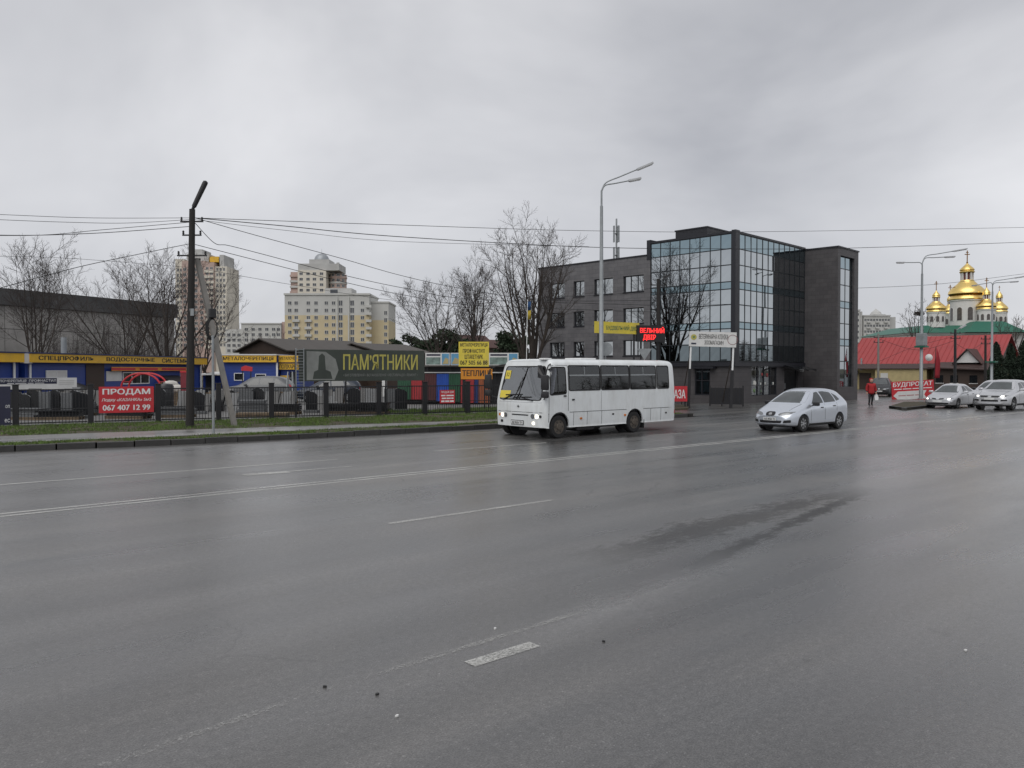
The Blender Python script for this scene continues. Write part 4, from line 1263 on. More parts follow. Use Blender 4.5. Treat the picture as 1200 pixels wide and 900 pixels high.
def tower(px, yoff, sc_, drum_r, z0, z1, zdome, zlant, zcup, zcross, nwin, wz0, wz1, ww):
    cx, cy = ((px - 600) * (DC + yoff) - 532 * DC) / 924, yoff
    q_ = (DC + yoff) / DC
    z1, zdome, zlant, zcup, zcross, wz0, wz1 = [EYE + (a - EYE) * q_ for a in (z1, zdome, zlant, zcup, zcross, wz0, wz1)]
    drum_r *= q_; ww *= q_
    MB().lathe([(drum_r, z0), (drum_r, z1 - .25), (drum_r * 1.06, z1 - .2), (drum_r * 1.06, z1)], 28, (cx, cy, 0)).build('drum', M['churchwhite'], church, True)
    for k in range(nwin):
        a = 2 * math.pi * (k + .5) / nwin
        arch_win(church, cx, cy, a, drum_r, wz0, wz1, ww)
    R_ = drum_r
    h = zdome - z1
    prof = [(R_ * 1.08, 0), (R_ * 1.10, h * .04), (R_ * 1.00, h * .17), (R_ * .98, h * .2)]
    d = MB().lathe([(a, z1 + .002 + b) for a, b in prof], 32, (cx, cy, 0)).build('dome', M['gold'], church, True)
    MB().lathe([(R_ * .98, z1 + h * .2), (R_ * 1.08, z1 + h * .28), (R_ * 1.12, z1 + h * .31)], 32, (cx, cy, 0)).build('dome_band', M['golddark'], d, True)
    lr = R_ * .38
    prof = [(R_ * 1.12, h * .312), (R_ * 1.11, h * .40), (R_ * 1.02, h * .52), (R_ * .84, h * .66), (R_ * .62, h * .80), (lr * 1.12, h * .96), (lr * 1.08, h)]
    MB().lathe([(a, z1 + b) for a, b in prof], 32, (cx, cy, 0)).build('dome_shell', M['gold'], d, True)
    for k in range(4):
        a = math.pi / 2 * k + .0
        mb = MB()
        rr = R_ * .86
        pts = [(math.cos(q) * R_ * .21, z1 + h * .55 + math.sin(q) * R_ * .17) for q in [math.pi * i / 8 for i in range(9)]]
        o = mb.prism(pts, -rr, -rr * .5, 'y').build('dormer', M['maroon'], d); o.location = (cx, cy, 0); o.rotation_euler.z = a
    MB().lathe([(lr * .78, zdome), (lr * .78, zlant)], 12, (cx, cy, 0)).build('lantern', M['maroon'], d, True)
    for k in range(8):
        a = 2 * math.pi * k / 8 + .2
        MB().box(cx + math.cos(a) * lr * .9, cy + math.sin(a) * lr * .9, (zdome + zlant) / 2, lr * .26, lr * .26, zlant - zdome - .01, a).build('lantern_post', M['churchwhite'], d)
    hc = zcup - zlant
    MB().lathe([(lr * 1.15, zlant), (lr * 1.22, zlant + hc * .08), (lr * 1.05, zlant + hc * .2), (lr * 1.18, zlant + hc * .28), (lr * 1.05, zlant + hc * .42), (lr * .62, zlant + hc * .66), (lr * .22, zlant + hc * .88), (lr * .08, zcup)], 20, (cx, cy, 0)).build('cupola', M['gold'], d, True)
    MB().lathe([(.02, 0), (lr * .16, lr * .12), (lr * .16, lr * .22), (.02, lr * .34)], 10, (cx, cy, zcup - lr * .1)).build('orb', M['golddark'], d, True)
    t = (zcross - zcup) * .055
    hh = zcross - zcup
    MB().span(cx - t / 2, cx + t / 2, cy - t / 2, cy + t / 2, zcup, zcross).span(cx - hh * .2, cx + hh * .2, cy - t / 2 - .004, cy + t / 2 + .004, zcup + hh * .66, zcup + hh * .72).span(cx - hh * .1, cx + hh * .1, cy - t / 2 - .004, cy + t / 2 + .004, zcup + hh * .82, zcup + hh * .87).build('cross', M['golddark'], d)
tower(1132, 4, 1, X(1149.5), Z(384), Z(352), Z(328.8), Z(320), Z(308.5), Z(294), 10, Z(376), Z(361), 5.2 * sc)
tower(1096.2, 0, 1, 9.6 * sc, Z(384), Z(366), Z(353.5), Z(349), Z(340.5), Z(329.5), 10, Z(377.5), Z(371), 3.2 * sc)
tower(1155.0, 0, 1, 9.6 * sc, Z(384), Z(363), Z(350.8), Z(346), Z(337), Z(325.5), 10, Z(375.5), Z(368.5), 3.2 * sc)
tower(1112.5, 9.5, 1, 7.5 * sc, Z(384), Z(368), Z(357), Z(353), Z(345), Z(334), 10, Z(380.5), Z(374), 3 * sc)
tower(1170.0, 8.5, 1, 8.2 * sc, Z(384), Z(366), Z(354), Z(349.5), Z(341), Z(335), 10, Z(378.5), Z(371.5), 3 * sc)
MB().span(X(1056), X(1196), -3, 16, 0, Z(393)).build('wall', M['churchwhite'], church)
MB().span(X(1054), X(1198), -3.4, 16.4, Z(393) + .002, Z(391)).build('cornice', M['churchwhite'], church)
def hip(x0, x1, y0, y1, z0, z1, ins, name='roof'):
    mb = MB()
    mb.add([(x0, y0, z0), (x1, y0, z0), (x1, y1, z0), (x0, y1, z0), (x0 + ins, y0 + ins * .8, z1), (x1 - ins, y0 + ins * .8, z1), (x1 - ins, y1 - ins * .8, z1), (x0 + ins, y1 - ins * .8, z1)],
           [(3, 2, 1, 0), (4, 5, 6, 7), (0, 1, 5, 4), (1, 2, 6, 5), (2, 3, 7, 6), (3, 0, 4, 7)])
    return mb.build(name, M['greenroof'], church)
hip(X(1052), X(1199), -3.8, 16.8, Z(391) + .003, Z(381.5), 4.6)
hip(X(1116), X(1186), -4.6, 2.0, Z(390.5), Z(377.5), 3.0, 'porch_roof')

# ================================================================== RED ROOFED SHOP
R0 = at(1167, 82)
RZ = rad(94.9)
rdir = Vector((math.cos(RZ), math.sin(RZ), 0))
# local: x along the building towards its far end, front looks to -x of the road => use a frame whose right is -rdir
Lr = 15.0
pA = R0 + rdir * Lr
shop = thing('red_roof_shop', 'beige shop with a large red metal roof and brown awning', 'building', (pA.x, pA.y, 0), RZ - math.pi)
M['redroof'] = mat('red_metal_roof', (0.31, 0.042, 0.042), 0.45, var=0.10, scale=.6)
M['beige'] = mat('beige_render', (0.40, 0.33, 0.17), 0.85, var=0.12)
M['brownroof'] = mat('brown_metal', (0.045, 0.025, 0.022), 0.6, var=.2)
ev, rg, dp = 3.0, 6.0, 9.0
MB().span(0, Lr - .2, 0, dp, 0, ev).build('wall', M['beige'], shop)
mb = MB(); sl = (rg - ev) / (dp / 2); o_ = .5
for y0, y1 in ((-o_, dp / 2), (dp + o_, dp / 2)):
    z0, z1 = ev - o_ * sl, rg
    mb.add([(-.4, y0, z0), (Lr + .4, y0, z0), (Lr + .4, y1, z1), (-.4, y1, z1), (-.4, y0, z0 + .1), (Lr + .4, y0, z0 + .1), (Lr + .4, y1, z1 + .1), (-.4, y1, z1 + .1)],
           [(0, 1, 2, 3), (7, 6, 5, 4), (0, 4, 5, 1), (1, 5, 6, 2), (2, 6, 7, 3), (3, 7, 4, 0)])
rf = mb.build('roof', M['redroof'], shop)
k = -.3
while k < Lr + .3:
    z0 = ev - o_ * sl
    MB().bar((k, -o_, z0 + .125), (k, dp / 2, rg + .125), .05, .045).build('roof_seam', M['redroof'], rf); k += .55
MB().prism([(0, ev + .001), (dp, ev + .001), (dp / 2, rg - .1)], Lr - .195, Lr - .05, 'x').build('gable', M['brownwall'], shop)
MB().add([(.5, -1.7, 2.35), (9.5, -1.7, 2.35), (9.5, -.005, 2.95), (.5, -.005, 2.95), (.5, -1.7, 2.43), (9.5, -1.7, 2.43), (9.5, -.005, 3.03), (.5, -.005, 3.03)], [(0, 1, 2, 3), (7, 6, 5, 4), (0, 4, 5, 1), (1, 5, 6, 2), (2, 6, 7, 3), (3, 7, 4, 0)]).build('awning', M['brownroof'], shop)
MB().span(3.4, 8.8, -1.5, -.004, 0, 2.36).build('annex_wall', M['beige'], shop)
MB().span(4.0, 4.8, -1.54, -1.502, .1, 1.9).build('annex_door', M['whiterender'], shop)
MB().span(.6, .95, -.25, -.004, 1.75, 2.15).build('air_conditioner', M['darkplastic'], shop)
MB().span(1.1, 2.4, -.06, -.004, 0, 1.9).build('dark_door', M['brownwall'], shop)
MB().tube([(1.4, -.25, 2.2), (1.4, -.25, 3.6)], .1, 8).build('flue', M['galv'], shop, True)
# dark porch towards the road
MB().span(Lr - 5.2, Lr - .3, -2.6, -.004, 0, 2.5).build('porch_wall', M['brownwall'], shop)
MB().add([(Lr - 5.6, -3.2, 2.45), (Lr + .2, -3.2, 2.2), (Lr + .2, -.3, 3.0), (Lr - 5.6, -.3, 3.0), (Lr - 5.6, -3.2, 2.55), (Lr + .2, -3.2, 2.3), (Lr + .2, -.3, 3.1), (Lr - 5.6, -.3, 3.1)], [(0, 1, 2, 3), (7, 6, 5, 4), (0, 4, 5, 1), (1, 5, 6, 2), (2, 6, 7, 3), (3, 7, 4, 0)]).build('porch_roof', M['brownroof'], shop)
MB().prism([(Lr - 3.4, 3.02), (Lr - 1.2, 3.02), (Lr - 2.3, 4.35)], -1.4, 1.4, 'y').build('porch_gable', M['offwhite'], shop)
mb = MB()
for sg in (-1, 1):
    x0 = Lr - 2.3; 
    mb.add([(x0, -1.7, 4.4), (x0 + sg * 1.4, -1.7, 2.85), (x0 + sg * 1.4, 2.5, 2.85), (x0, 2.5, 4.4), (x0, -1.7, 4.5), (x0 + sg * 1.4, -1.7, 2.95), (x0 + sg * 1.4, 2.5, 2.95), (x0, 2.5, 4.5)], [(0, 1, 2, 3), (7, 6, 5, 4), (0, 4, 5, 1), (1, 5, 6, 2), (2, 6, 7, 3), (3, 7, 4, 0)])
mb.build('porch_gable_roof', M['brickroof'], shop)
for x in (Lr - 4.6, Lr - 3.2, Lr - 1.4):
    w_ = MB().span(x - .35, x + .35, -2.65, -2.602, .9, 1.7).build('window', M['darkglass'], shop)
    MB().span(x - .42, x + .42, -2.63, -2.603, .82, .89).build('sill', M['offwhite'], w_)
MB().lathe([(.02, -.12), (.36, -.02), (.38, 0)], 16, (Lr - 6.2, -.8, 3.6), 'y').build('satellite_dish', M['offwhite'], shop, True)
# ================================================================== TREES
def bare_tree(name, label, loc, height, tr, h0, spread, seed, stems=5, twigs=1.0, lean=0.0, group=None, rmin=.0118):
    """trunk to h0, then limbs that sweep outwards and up, side branches and fine twigs"""
    R = random.Random(seed)
    t = thing(name, label, 'tree', loc, 0, group)
    trunk, limbs, crown = MB(), MB(), MB()
    def path(p, d, L, n, up, wob):
        pts = [Vector(p)]; d = Vector(d).normalized()
        for i in range(n):
            d = (d + Vector((R.gauss(0, wob), R.gauss(0, wob), up + R.gauss(0, wob * .5)))).normalized()
            pts.append(pts[-1] + d * (L / n))
        return pts
    top = Vector((lean, lean * .5, h0))
    pts = [Vector((0, 0, -.1)), Vector((0, 0, .25)), top * .5 + Vector((R.gauss(0, .04), R.gauss(0, .04), 0)), top]
    trunk.tube(pts, [tr * 1.35, tr * 1.08, tr * .95, tr * .85], 10)
    CNT = (0, 10, 9, 6)
    def grow(p, d, L, r, level):
        nseg = (9, 5, 4, 2)[level]
        q = path(p, d, L, nseg, (.045, .06, .05, .02)[level], (.05, .065, .065, .06)[level])
        tip = rmin * (.8, .7, .6, .45)[level]
        rs = [max(r * (1 - (i / nseg)) ** .8, tip) for i in range(nseg + 1)]
        (limbs if level < 2 else crown).tube(q, rs, (7, 5, 4, 3)[level], False)
        if level == 3: return
        n = max(2, int(CNT[level + 1] * twigs * R.uniform(.8, 1.25)))
        for k in range(n):
            f = (.20, .18, .12)[level] + (.99 - (.20, .18, .12)[level]) * (k + R.uniform(.1, .9)) / n
            i = min(int(f * nseg), nseg - 1); g = f * nseg - i
            pp = q[i].lerp(q[i + 1], g); dd = (q[i + 1] - q[i]).normalized()
            ax = dd.orthogonal().normalized(); ax.rotate(Matrix.Rotation(k * 2.4 + R.uniform(-.6, .6), 3, dd))
            ang = R.uniform(.42, .85)
            nd = dd * math.cos(ang) + ax * math.sin(ang)
            cl = L * R.uniform(.30, .50) * (1.15 - .62 * f)
            if level == 2: cl = max(cl, .28)
            rr = max(r * (1 - f) ** .8 * .55, rmin * (1.15, .9, .75)[level])
            grow(pp, nd, cl, min(rr, .014 * cl + rmin * .6), level + 1)
    for k in range(stems):
        a = 2 * math.pi * (k + R.uniform(-.25, .25)) / stems
        out = spread * (R.uniform(.75, 1.1) if k % 2 else R.uniform(.25, .6))
        d = Vector((math.cos(a) * out, math.sin(a) * out, 1.0))
        L = (height - h0) * R.uniform(.95, 1.05) * math.sqrt(1 + out * out) * (1.0 - .22 * min(out / spread, 1))
        start = top * R.uniform(.75, 1.0)
        grow(start, d, L, tr * R.uniform(.30, .46), 0)
    trunk.build('trunk', M['bark'], t, True)
    limbs.build('limbs', M['bark'], t, True)
    c = crown.build('crown', M['twig'], t)
    return t

def tree_at(px, d, pytop, **kw):
    p = at(px, d)
    return dict(loc=(p.x, p.y, kw.pop('z', .1)), height=zat(pytop, d) - .1, **kw)
bare_tree('bare_tree', 'largest bare tree fanning out many limbs beside the grey office wing', **tree_at(624, 53.4, 266, tr=.34, h0=1.5, spread=.50, seed=11, stems=10, twigs=1.0))
bare_tree('bare_tree', 'middle bare tree with dark trunk just left of the largest one', **tree_at(555, 60, 312, tr=.22, h0=2.3, spread=.46, seed=5, stems=7, twigs=1.0))
bare_tree('bare_tree', 'smaller bare tree at the left end of the three beside the office', **tree_at(514, 62, 326, tr=.19, h0=2.4, spread=.52, seed=23, stems=6, twigs=1.0))
bare_tree('bare_tree', 'slender upright bare tree before the warehouse at the far left', **tree_at(43, 60, 281, tr=.17, h0=1.6, spread=.40, seed=31, stems=8, twigs=1.0))
bare_tree('bare_tree', 'broad bare tree left of the utility pole', **tree_at(196, 68, 297, tr=.24, h0=2.6, spread=.80, seed=42, stems=8, twigs=1.0))
bare_tree('bare_tree', 'dark dense bare tree against the warehouse end', **tree_at(146, 72, 322, tr=.2, h0=1.4, spread=1.1, seed=47, stems=9, twigs=1.0))
bare_tree('bare_tree', 'bare tree peeping out right of the utility pole', **tree_at(240, 76, 325, tr=.18, h0=2.0, spread=.6, seed=51, stems=6, twigs=.9))
bare_tree('bare_tree', 'bare tree with a bird nest left of the church', **tree_at(1074, 140, 352, tr=.3, h0=5.5, spread=.5, seed=61, stems=6, twigs=.55, rmin=.026))
bare_tree('bare_tree', 'bare tree right of the church at the picture edge', **tree_at(1186, 120, 372, tr=.3, h0=3.5, spread=.7, seed=67, stems=7, twigs=.6, rmin=.02))
for k, (px, d, yt) in enumerate(((297, 120, 392), (318, 118, 390))):
    bare_tree('bare_tree', ('low bare tree before the white block, left one', 'low bare tree before the white block, right one')[k], **tree_at(px, d, yt, tr=.14, h0=1.5, spread=.7, seed=80 + k, stems=5, twigs=.5, rmin=.02))
nest = at(1076.5, 139, zat(367, 139))
R_ = random.Random(3)
mb = MB()
for i in range(90):
    v = Vector((R_.gauss(0, 1), R_.gauss(0, 1), R_.gauss(0, .6))).normalized() * R_.uniform(.35, .7)
    e = Vector((R_.gauss(0, 1), R_.gauss(0, 1), R_.gauss(0, .3))).normalized() * .45
    mb.tube([v - e, v + e], .04, 3)
tag(mb.build('bird_nest', M['bark']), 'dark bird nest in the bare tree left of the church', 'nest').location = nest

# evergreen crowns of leaf sized faces
M['needles'] = mat('pine_needles', (0.022, 0.038, 0.018), 0.85, var=0.5, scale=.8)
M['thuja'] = mat('thuja_green', (0.014, 0.026, 0.014), 0.85, var=0.5, scale=1.5)
def leaf_cloud(rng, n, fn, size):
    C_ = np.array([fn(rng) for _ in range(n)])
    a = rng.normal(size=(n, 3)); a /= np.linalg.norm(a, axis=1)[:, None]
    b = rng.normal(size=(n, 3)); b -= a * (a * b).sum(1)[:, None]; b /= np.linalg.norm(b, axis=1)[:, None]
    s = rng.uniform(.6, 1.3, n)[:, None] * size
    V = np.stack([C_ - a * s, C_ + b * s * .5, C_ + a * s, C_ - b * s * .5], 1)
    return V.reshape(-1, 3), np.arange(4 * n).reshape(-1, 4)
def evergreen(name, label, px, d, pyt, wid, n, seed, m, shape, zb=0.0, size=.22, group=None):
    p = at(px, d); h = zat(pyt, d)
    t = thing(name, label, 'tree', (p.x, p.y, 0), 0, group)
    rng = np.random.default_rng(seed)
    MB().tube([(0, 0, -.1), (0, 0, h * .5), (0, 0, h * .92)], [wid * .12, wid * .07, .03], 7).build('trunk', M['bark'], t, True)
    if shape == 'cone':
        def fn(r):
            f = r.uniform(0, 1) ** 1.25
            rr = wid * (1 - f) ** .62 * (.95 + .10 * math.sin(f * 23 + seed)) * r.uniform(.45, 1) 
            a = r.uniform(0, 6.283); rr *= 1 + .18 * math.sin(3 * a + seed)
            return (rr * math.cos(a), rr * math.sin(a), zb + (h - zb) * (.04 + .96 * f))
    else:
        blobs = []
        rr = random.Random(seed)
        for k in range(24):
            f = rr.uniform(.3, 1); a = rr.uniform(0, 6.28); q = wid * rr.uniform(.1, .8) * (1.25 - f * .7)
            blobs.append((q * math.cos(a), q * math.sin(a), h * f * .93, wid * rr.uniform(.22, .42)))
        def fn(r):
            bx, by, bz, br = blobs[r.integers(len(blobs))]
            v = r.normal(size=3); v /= np.linalg.norm(v); v *= br * r.uniform(.45, 1.05)
            return (bx + v[0], by + v[1], bz + v[2] * .85)
    V, F = leaf_cloud(rng, n, fn, size)
    me = bpy.data.meshes.new('crown'); me.from_pydata(V.tolist(), [], F.tolist()); me.materials.append(m)
    link('crown', me, t)
    return t
pines = [(438, 130, 404, 'pine peeping up at the right edge of the yellow block'), (452, 130, 401, 'second pine right of the yellow block'), (466, 125, 399, 'rounded pine above the slate roof ridge'),
         (482, 116, 391, 'dark pine behind the smallest bare tree'), (500, 115, 395, 'dark pine between the two smaller bare trees'), (522, 110, 387, 'tallest dark pine behind the middle bare tree'),
         (538, 112, 392, 'dark pine right of the tallest pine'), (545, 118, 396, 'dark pine left of the tall red roofed house'), (594, 112, 390, 'dark pine behind the largest bare tree'), (610, 112, 394, 'dark pine at the foot of the grey wing')]
for k, (px, d, y, lab) in enumerate(pines):
    evergreen('pine_tree', lab, px, d, y, 2.1 + .3 * (k % 3), 2600, 100 + k, M['needles'], 'pine', size=.26, group='dark pines on the skyline')
for k, (px, d, y, wd, lab) in enumerate(((1167, 78, 401, 1.1, 'tall dark thuja beside the gable of the red roof'), (1184, 80, 403, 1.15, 'middle dark thuja at the right edge'), (1200, 79, 399, 1.2, 'rightmost dark thuja cut by the picture edge'), (1158, 84, 414, .8, 'small dark thuja under the gable'))):
    evergreen('thuja', lab, px, d, y, wd, 9000, 200 + k, M['thuja'], 'cone', size=.11, group='thujas at the right')

# scrub of saplings before the warehouse
def scrub(label, px0, px1, d, n, seed, hmin, hmax):
    R = random.Random(seed)
    mb = MB()
    for i in range(n):
        p = at(R.uniform(px0, px1), d + R.uniform(-5, 5)); h = R.uniform(hmin, hmax)
        tip = p + Vector((R.gauss(0, .5), R.gauss(0, .5), h))
        mid = p.lerp(tip, .5) + Vector((R.gauss(0, .2), R.gauss(0, .2), 0))
        mb.tube([p, mid, tip], [.03, .02, .008], 3, False)
        for k in range(5):
            q = p.lerp(tip, R.uniform(.25, .95)); e = q + Vector((R.gauss(0, .5), R.gauss(0, .5), R.uniform(.2, .9)))
            mb.tube([q, e], [.012, .006], 3, False)
    o = mb.build('scrub', M['twig']); o['kind'] = 'stuff'; o['label'] = label; o['category'] = 'scrub'
scrub('tangle of leafless scrub before the warehouse', 60, 235, 70, 420, 5, 2.5, 6.0)
scrub('leafless scrub behind the signs near the bus', 500, 640, 68, 260, 6, 1.5, 4.2)
scrub('leafless scrub beside the church', 1160, 1215, 110, 160, 9, 3, 6.5)
# the wood on the viewer's side of the road, met only as a reflection in the glass
def wood(label, u0, u1, v, n, seed):
    R = random.Random(seed); mb = MB()
    for i in range(n):
        p = Vector((R.uniform(u0, u1), v + R.uniform(-10, 10), 0)); h = R.uniform(6, 11)
        tip = p + Vector((R.gauss(0, .6), R.gauss(0, .6), h))
        mb.tube([p, p.lerp(tip, .5), tip], [.16, .1, .02], 5, False)
        for k in range(26):
            f = R.uniform(.2, .97); q = p.lerp(tip, f)
            e = q + Vector((R.gauss(0, 1.1), R.gauss(0, 1.1), R.uniform(.2, 1.4))) * (1.3 - f * .6)
            mb.tube([q, e], [.05, .012], 3, False)
            for j in range(3):
                w_ = q.lerp(e, R.uniform(.3, 1)); mb.tube([w_, w_ + Vector((R.gauss(0, .4), R.gauss(0, .4), R.uniform(0, .6)))], [.02, .008], 3, False)
    o = mb.build('roadside_wood', M['bark']); o['kind'] = 'stuff'; o['label'] = label; o['category'] = 'wood'
wood('line of bare roadside trees on the near side of the road', 85, 235, -44, 190, 77)
# ================================================================== VEHICLES
def loft(sections, deform=None, cols=10):
    """sections: list of (x, [(y,z) half outline from bottom centre to top centre]); closed both ends"""
    mb = MB()
    rings = []
    m = len(sections[0][1])
    vs = []
    def add(p):
        p = deform(*p) if deform else p
        vs.append(p); return len(vs) - 1
    for x, half in sections:
        ring = []
        for (y, z) in half: ring.append(add((x, y, z)))
        for (y, z) in reversed(half[1:-1]): ring.append(add((x, -y, z)))
        rings.append(ring)
    fs = []
    n = len(rings[0])
    for a, b in zip(rings[:-1], rings[1:]):
        for k in range(n):
            q = (k + 1) % n
            fs.append((a[k], a[q], b[q], b[k]))
    for ri, (ring, (x, half)) in enumerate(((rings[0], sections[0]), (rings[-1], sections[-1]))):
        def row(i):
            y, z = half[i]
            if i == 0 or i == m - 1: return [ring[i]] * (cols + 1)
            r = [ring[(n - i) % n]]
            for c in range(1, cols):
                r.append(add((x, -y + 2 * y * c / cols, z)))
            r.append(ring[i])
            return r
        prev = row(0)
        for i in range(1, m):
            cur = row(i)
            for c in range(cols):
                f = [prev[c], prev[c + 1], cur[c + 1], cur[c]]
                g = []
                for q in f:
                    if q not in g: g.append(q)
                if len(g) > 2: fs.append(tuple(g))
            prev = cur
    mb.add(vs, fs)
    return mb
def bvh_of(me):
    return BVHTree.FromPolygons([v.co[:] for v in me.vertices], [tuple(p.vertices) for p in me.polygons])
DIRS = {'left': (Vector((0, 1, 0)), lambda a, b: Vector((a, -6, b))), 'right': (Vector((0, -1, 0)), lambda a, b: Vector((a, 6, b))),
        'front': (Vector((1, 0, 0)), lambda a, b: Vector((-6, a, b))), 'back': (Vector((-1, 0, 0)), lambda a, b: Vector((16, a, b))), 'top': (Vector((0, 0, -1)), lambda a, b: Vector((a, b, 8)))}
def rounded(poly, r=.05, n=4):
    """polygon with rounded corners"""
    out = []
    k = len(poly)
    for i in range(k):
        p0, p1, p2 = Vector(poly[i - 1]), Vector(poly[i]), Vector(poly[(i + 1) % k])
        a = (p0 - p1); b = (p2 - p1)
        ra = min(r, a.length * .45, b.length * .45)
        a = p1 + a.normalized() * ra; b = p1 + b.normalized() * ra
        for j in range(n + 1):
            t = j / n
            out.append(tuple(a.lerp(p1, t).lerp(p1.lerp(b, t), t)))
    return out
def resample(poly, step):
    out = []
    for i in range(len(poly)):
        a, b = Vector(poly[i]), Vector(poly[(i + 1) % len(poly)])
        n = max(1, int((b - a).length / step))
        for j in range(n): out.append(tuple(a.lerp(b, j / n)))
    return out
def patch(bvh, side, poly, off, name, m, parent, r=.04, rings=5, ring_w=None, step=.07, thick=.004, smooth=True):
    """a sheet moulded onto a body: outline in the side's own plane, pushed onto the surface; ring_w gives only a border of that width"""
    d, org = DIRS[side]
    pts = resample(rounded(poly, r) if r else poly, step)
    c = Vector((sum(p[0] for p in pts) / len(pts), sum(p[1] for p in pts) / len(pts)))
    n = len(pts)
    mb = MB(); vs = []; fs = []
    if ring_w:
        fr = [0.0, 1.0]
        def q(p, f):
            v = Vector(p) - c
            return c + v * (1 - f * ring_w / max(v.length, 1e-4)) if f else c + v
        levels = [[q(p, f) for p in pts] for f in fr]
    else:
        levels = [[c + (Vector(p) - c) * (1 - j / rings) for p in pts] for j in range(rings)]
    last = 0.0
    first = None
    raw = []
    for lv in levels:
        for p in lv:
            h = bvh.ray_cast(org(p[0], p[1]), d)
            raw.append((org(p[0], p[1]), h))
    good = [h[0] for _, h in raw if h[0] is not None]
    if not good: return None
    for o_, h in raw:
        if h[0] is None:
            t = min(good, key=lambda g: (g - o_ - d * (g - o_).dot(d)).length)
            loc = o_ + d * (t - o_).dot(d); nn = -d
        else: loc, nn = h[0], -d
        vs.append(loc + nn * off)
    k = len(levels)
    for j in range(k - 1):
        for i in range(n):
            w = (i + 1) % n
            fs.append((j * n + i, j * n + w, (j + 1) * n + w, (j + 1) * n + i))
    if not ring_w:
        h = bvh.ray_cast(org(c[0], c[1]), d)
        vs.append((h[0] if h[0] is not None else good[0]) - d * off)
        e = len(vs) - 1
        for i in range(n): fs.append(((k - 1) * n + i, (k - 1) * n + (i + 1) % n, e))
    # give the sheet thickness inwards
    nv = len(vs)
    vs2 = [v + d * thick for v in vs]
    fs2 = [tuple(reversed([a + nv for a in f])) for f in fs]
    rim = [(i, (i + 1) % n, nv + (i + 1) % n, nv + i) for i in range(n)]
    mb.add(vs + vs2, fs + fs2 + rim)
    return mb.build(name, m, parent, smooth)
def mirror_y(poly): return [(-a, b) for a, b in reversed(poly)]

M['tyre'] = mat('tyre_rubber', (0.013, 0.013, 0.014), 0.8, bump=.1)
M['rimsteel'] = mat('painted_rim', (0.10, 0.085, 0.07), 0.6, metal=.3, var=.3, scale=6)
M['rimalloy'] = mat('alloy_rim', (0.42, 0.43, 0.44), 0.35, metal=.7)
M['silver'] = mat('silver_car_paint', (0.62, 0.66, 0.72), 0.30, metal=.7, var=.02, coat=.6, rvar=.015)
M['silver2'] = mat('pale_silver_car_paint', (0.62, 0.63, 0.65), 0.31, metal=.7, var=.02, coat=.5, rvar=.015)
M['greysilver'] = mat('grey_car_paint', (0.11, 0.115, 0.12), 0.4, metal=.2, var=.06, coat=.2)
M['darkblue'] = mat('dark_blue_car_paint', (0.010, 0.018, 0.034), 0.4, var=.05, coat=.15)
M['darkgrey'] = mat('dark_grey_car_paint', (0.016, 0.017, 0.019), 0.4, var=.05, coat=.12)
M['lens'] = mat('lamp_lens', (0.24, 0.25, 0.26), 0.2, metal=.5, var=.2, scale=12)
M['lampon'] = mat('lit_lamp', (1.0, 0.90, 0.72), 0.3, emit=1.7, var=0)
M['lampon2'] = mat('lit_headlamp', (1.0, 0.96, 0.90), 0.3, emit=2.2, var=0)
M['amber'] = mat('amber_lens', (0.55, 0.16, 0.02), 0.3)
M['carglass'] = mat('car_glass', (0.030, 0.036, 0.038), 0.05, var=.2, scale=.8, spec=1.0)
M['screen'] = mat('windscreen_glass', (0.05, 0.06, 0.062), 0.05, var=.4, scale=1.1, spec=1.0)
M['plate'] = mat('number_plate', (0.62, 0.63, 0.63), 0.5)
def wheel(parent, x, y, r, w, side, rimm, spokes=9, steel=False):
    """side -1: outer face looks to -y"""
    o = MB().lathe([(r * .62, -w / 2), (r * .93, -w / 2), (r, -w * .36), (r * 1.002, 0), (r, w * .36), (r * .93, w / 2), (r * .62, w / 2), (r * .60, 0), (r * .62, -w / 2)], 32, (0, 0, 0), 'y', cap=False).build('wheel', M['tyre'], parent, True)
    o.location = (x, y, r)
    f = side * w / 2
    rm = MB().lathe([(r * .66, min(f * .92, f * .2)), (r * .66, max(f * .92, f * .2))], 28, (0, 0, 0), 'y').build('rim', rimm, o, True)
    if steel:
        MB().lathe([(r * .3, f * 1.0), (r * .26, f * 1.12)] if f > 0 else [(r * .26, f * 1.12), (r * .3, f * 1.0)], 16, (0, 0, 0), 'y').build('hub', rimm, o, True)
        for k in range(6):
            a = k * math.pi / 3
            MB().lathe([(r * .07, f * .93 - .004), (r * .07, f * .93 + .004)], 8, (math.cos(a) * r * .45, 0, math.sin(a) * r * .45), 'y').build('rim_hole', M['black'], o)
    else:
        for k in range(spokes):
            a = 2 * math.pi * (k + .5) / spokes
            MB().bar((math.cos(a) * r * .25, f * .95, math.sin(a) * r * .25), (math.cos(a) * r * .60, f * .95, math.sin(a) * r * .60), r * .10, r * .10).build('rim_slot', M['black'], o)
    return o

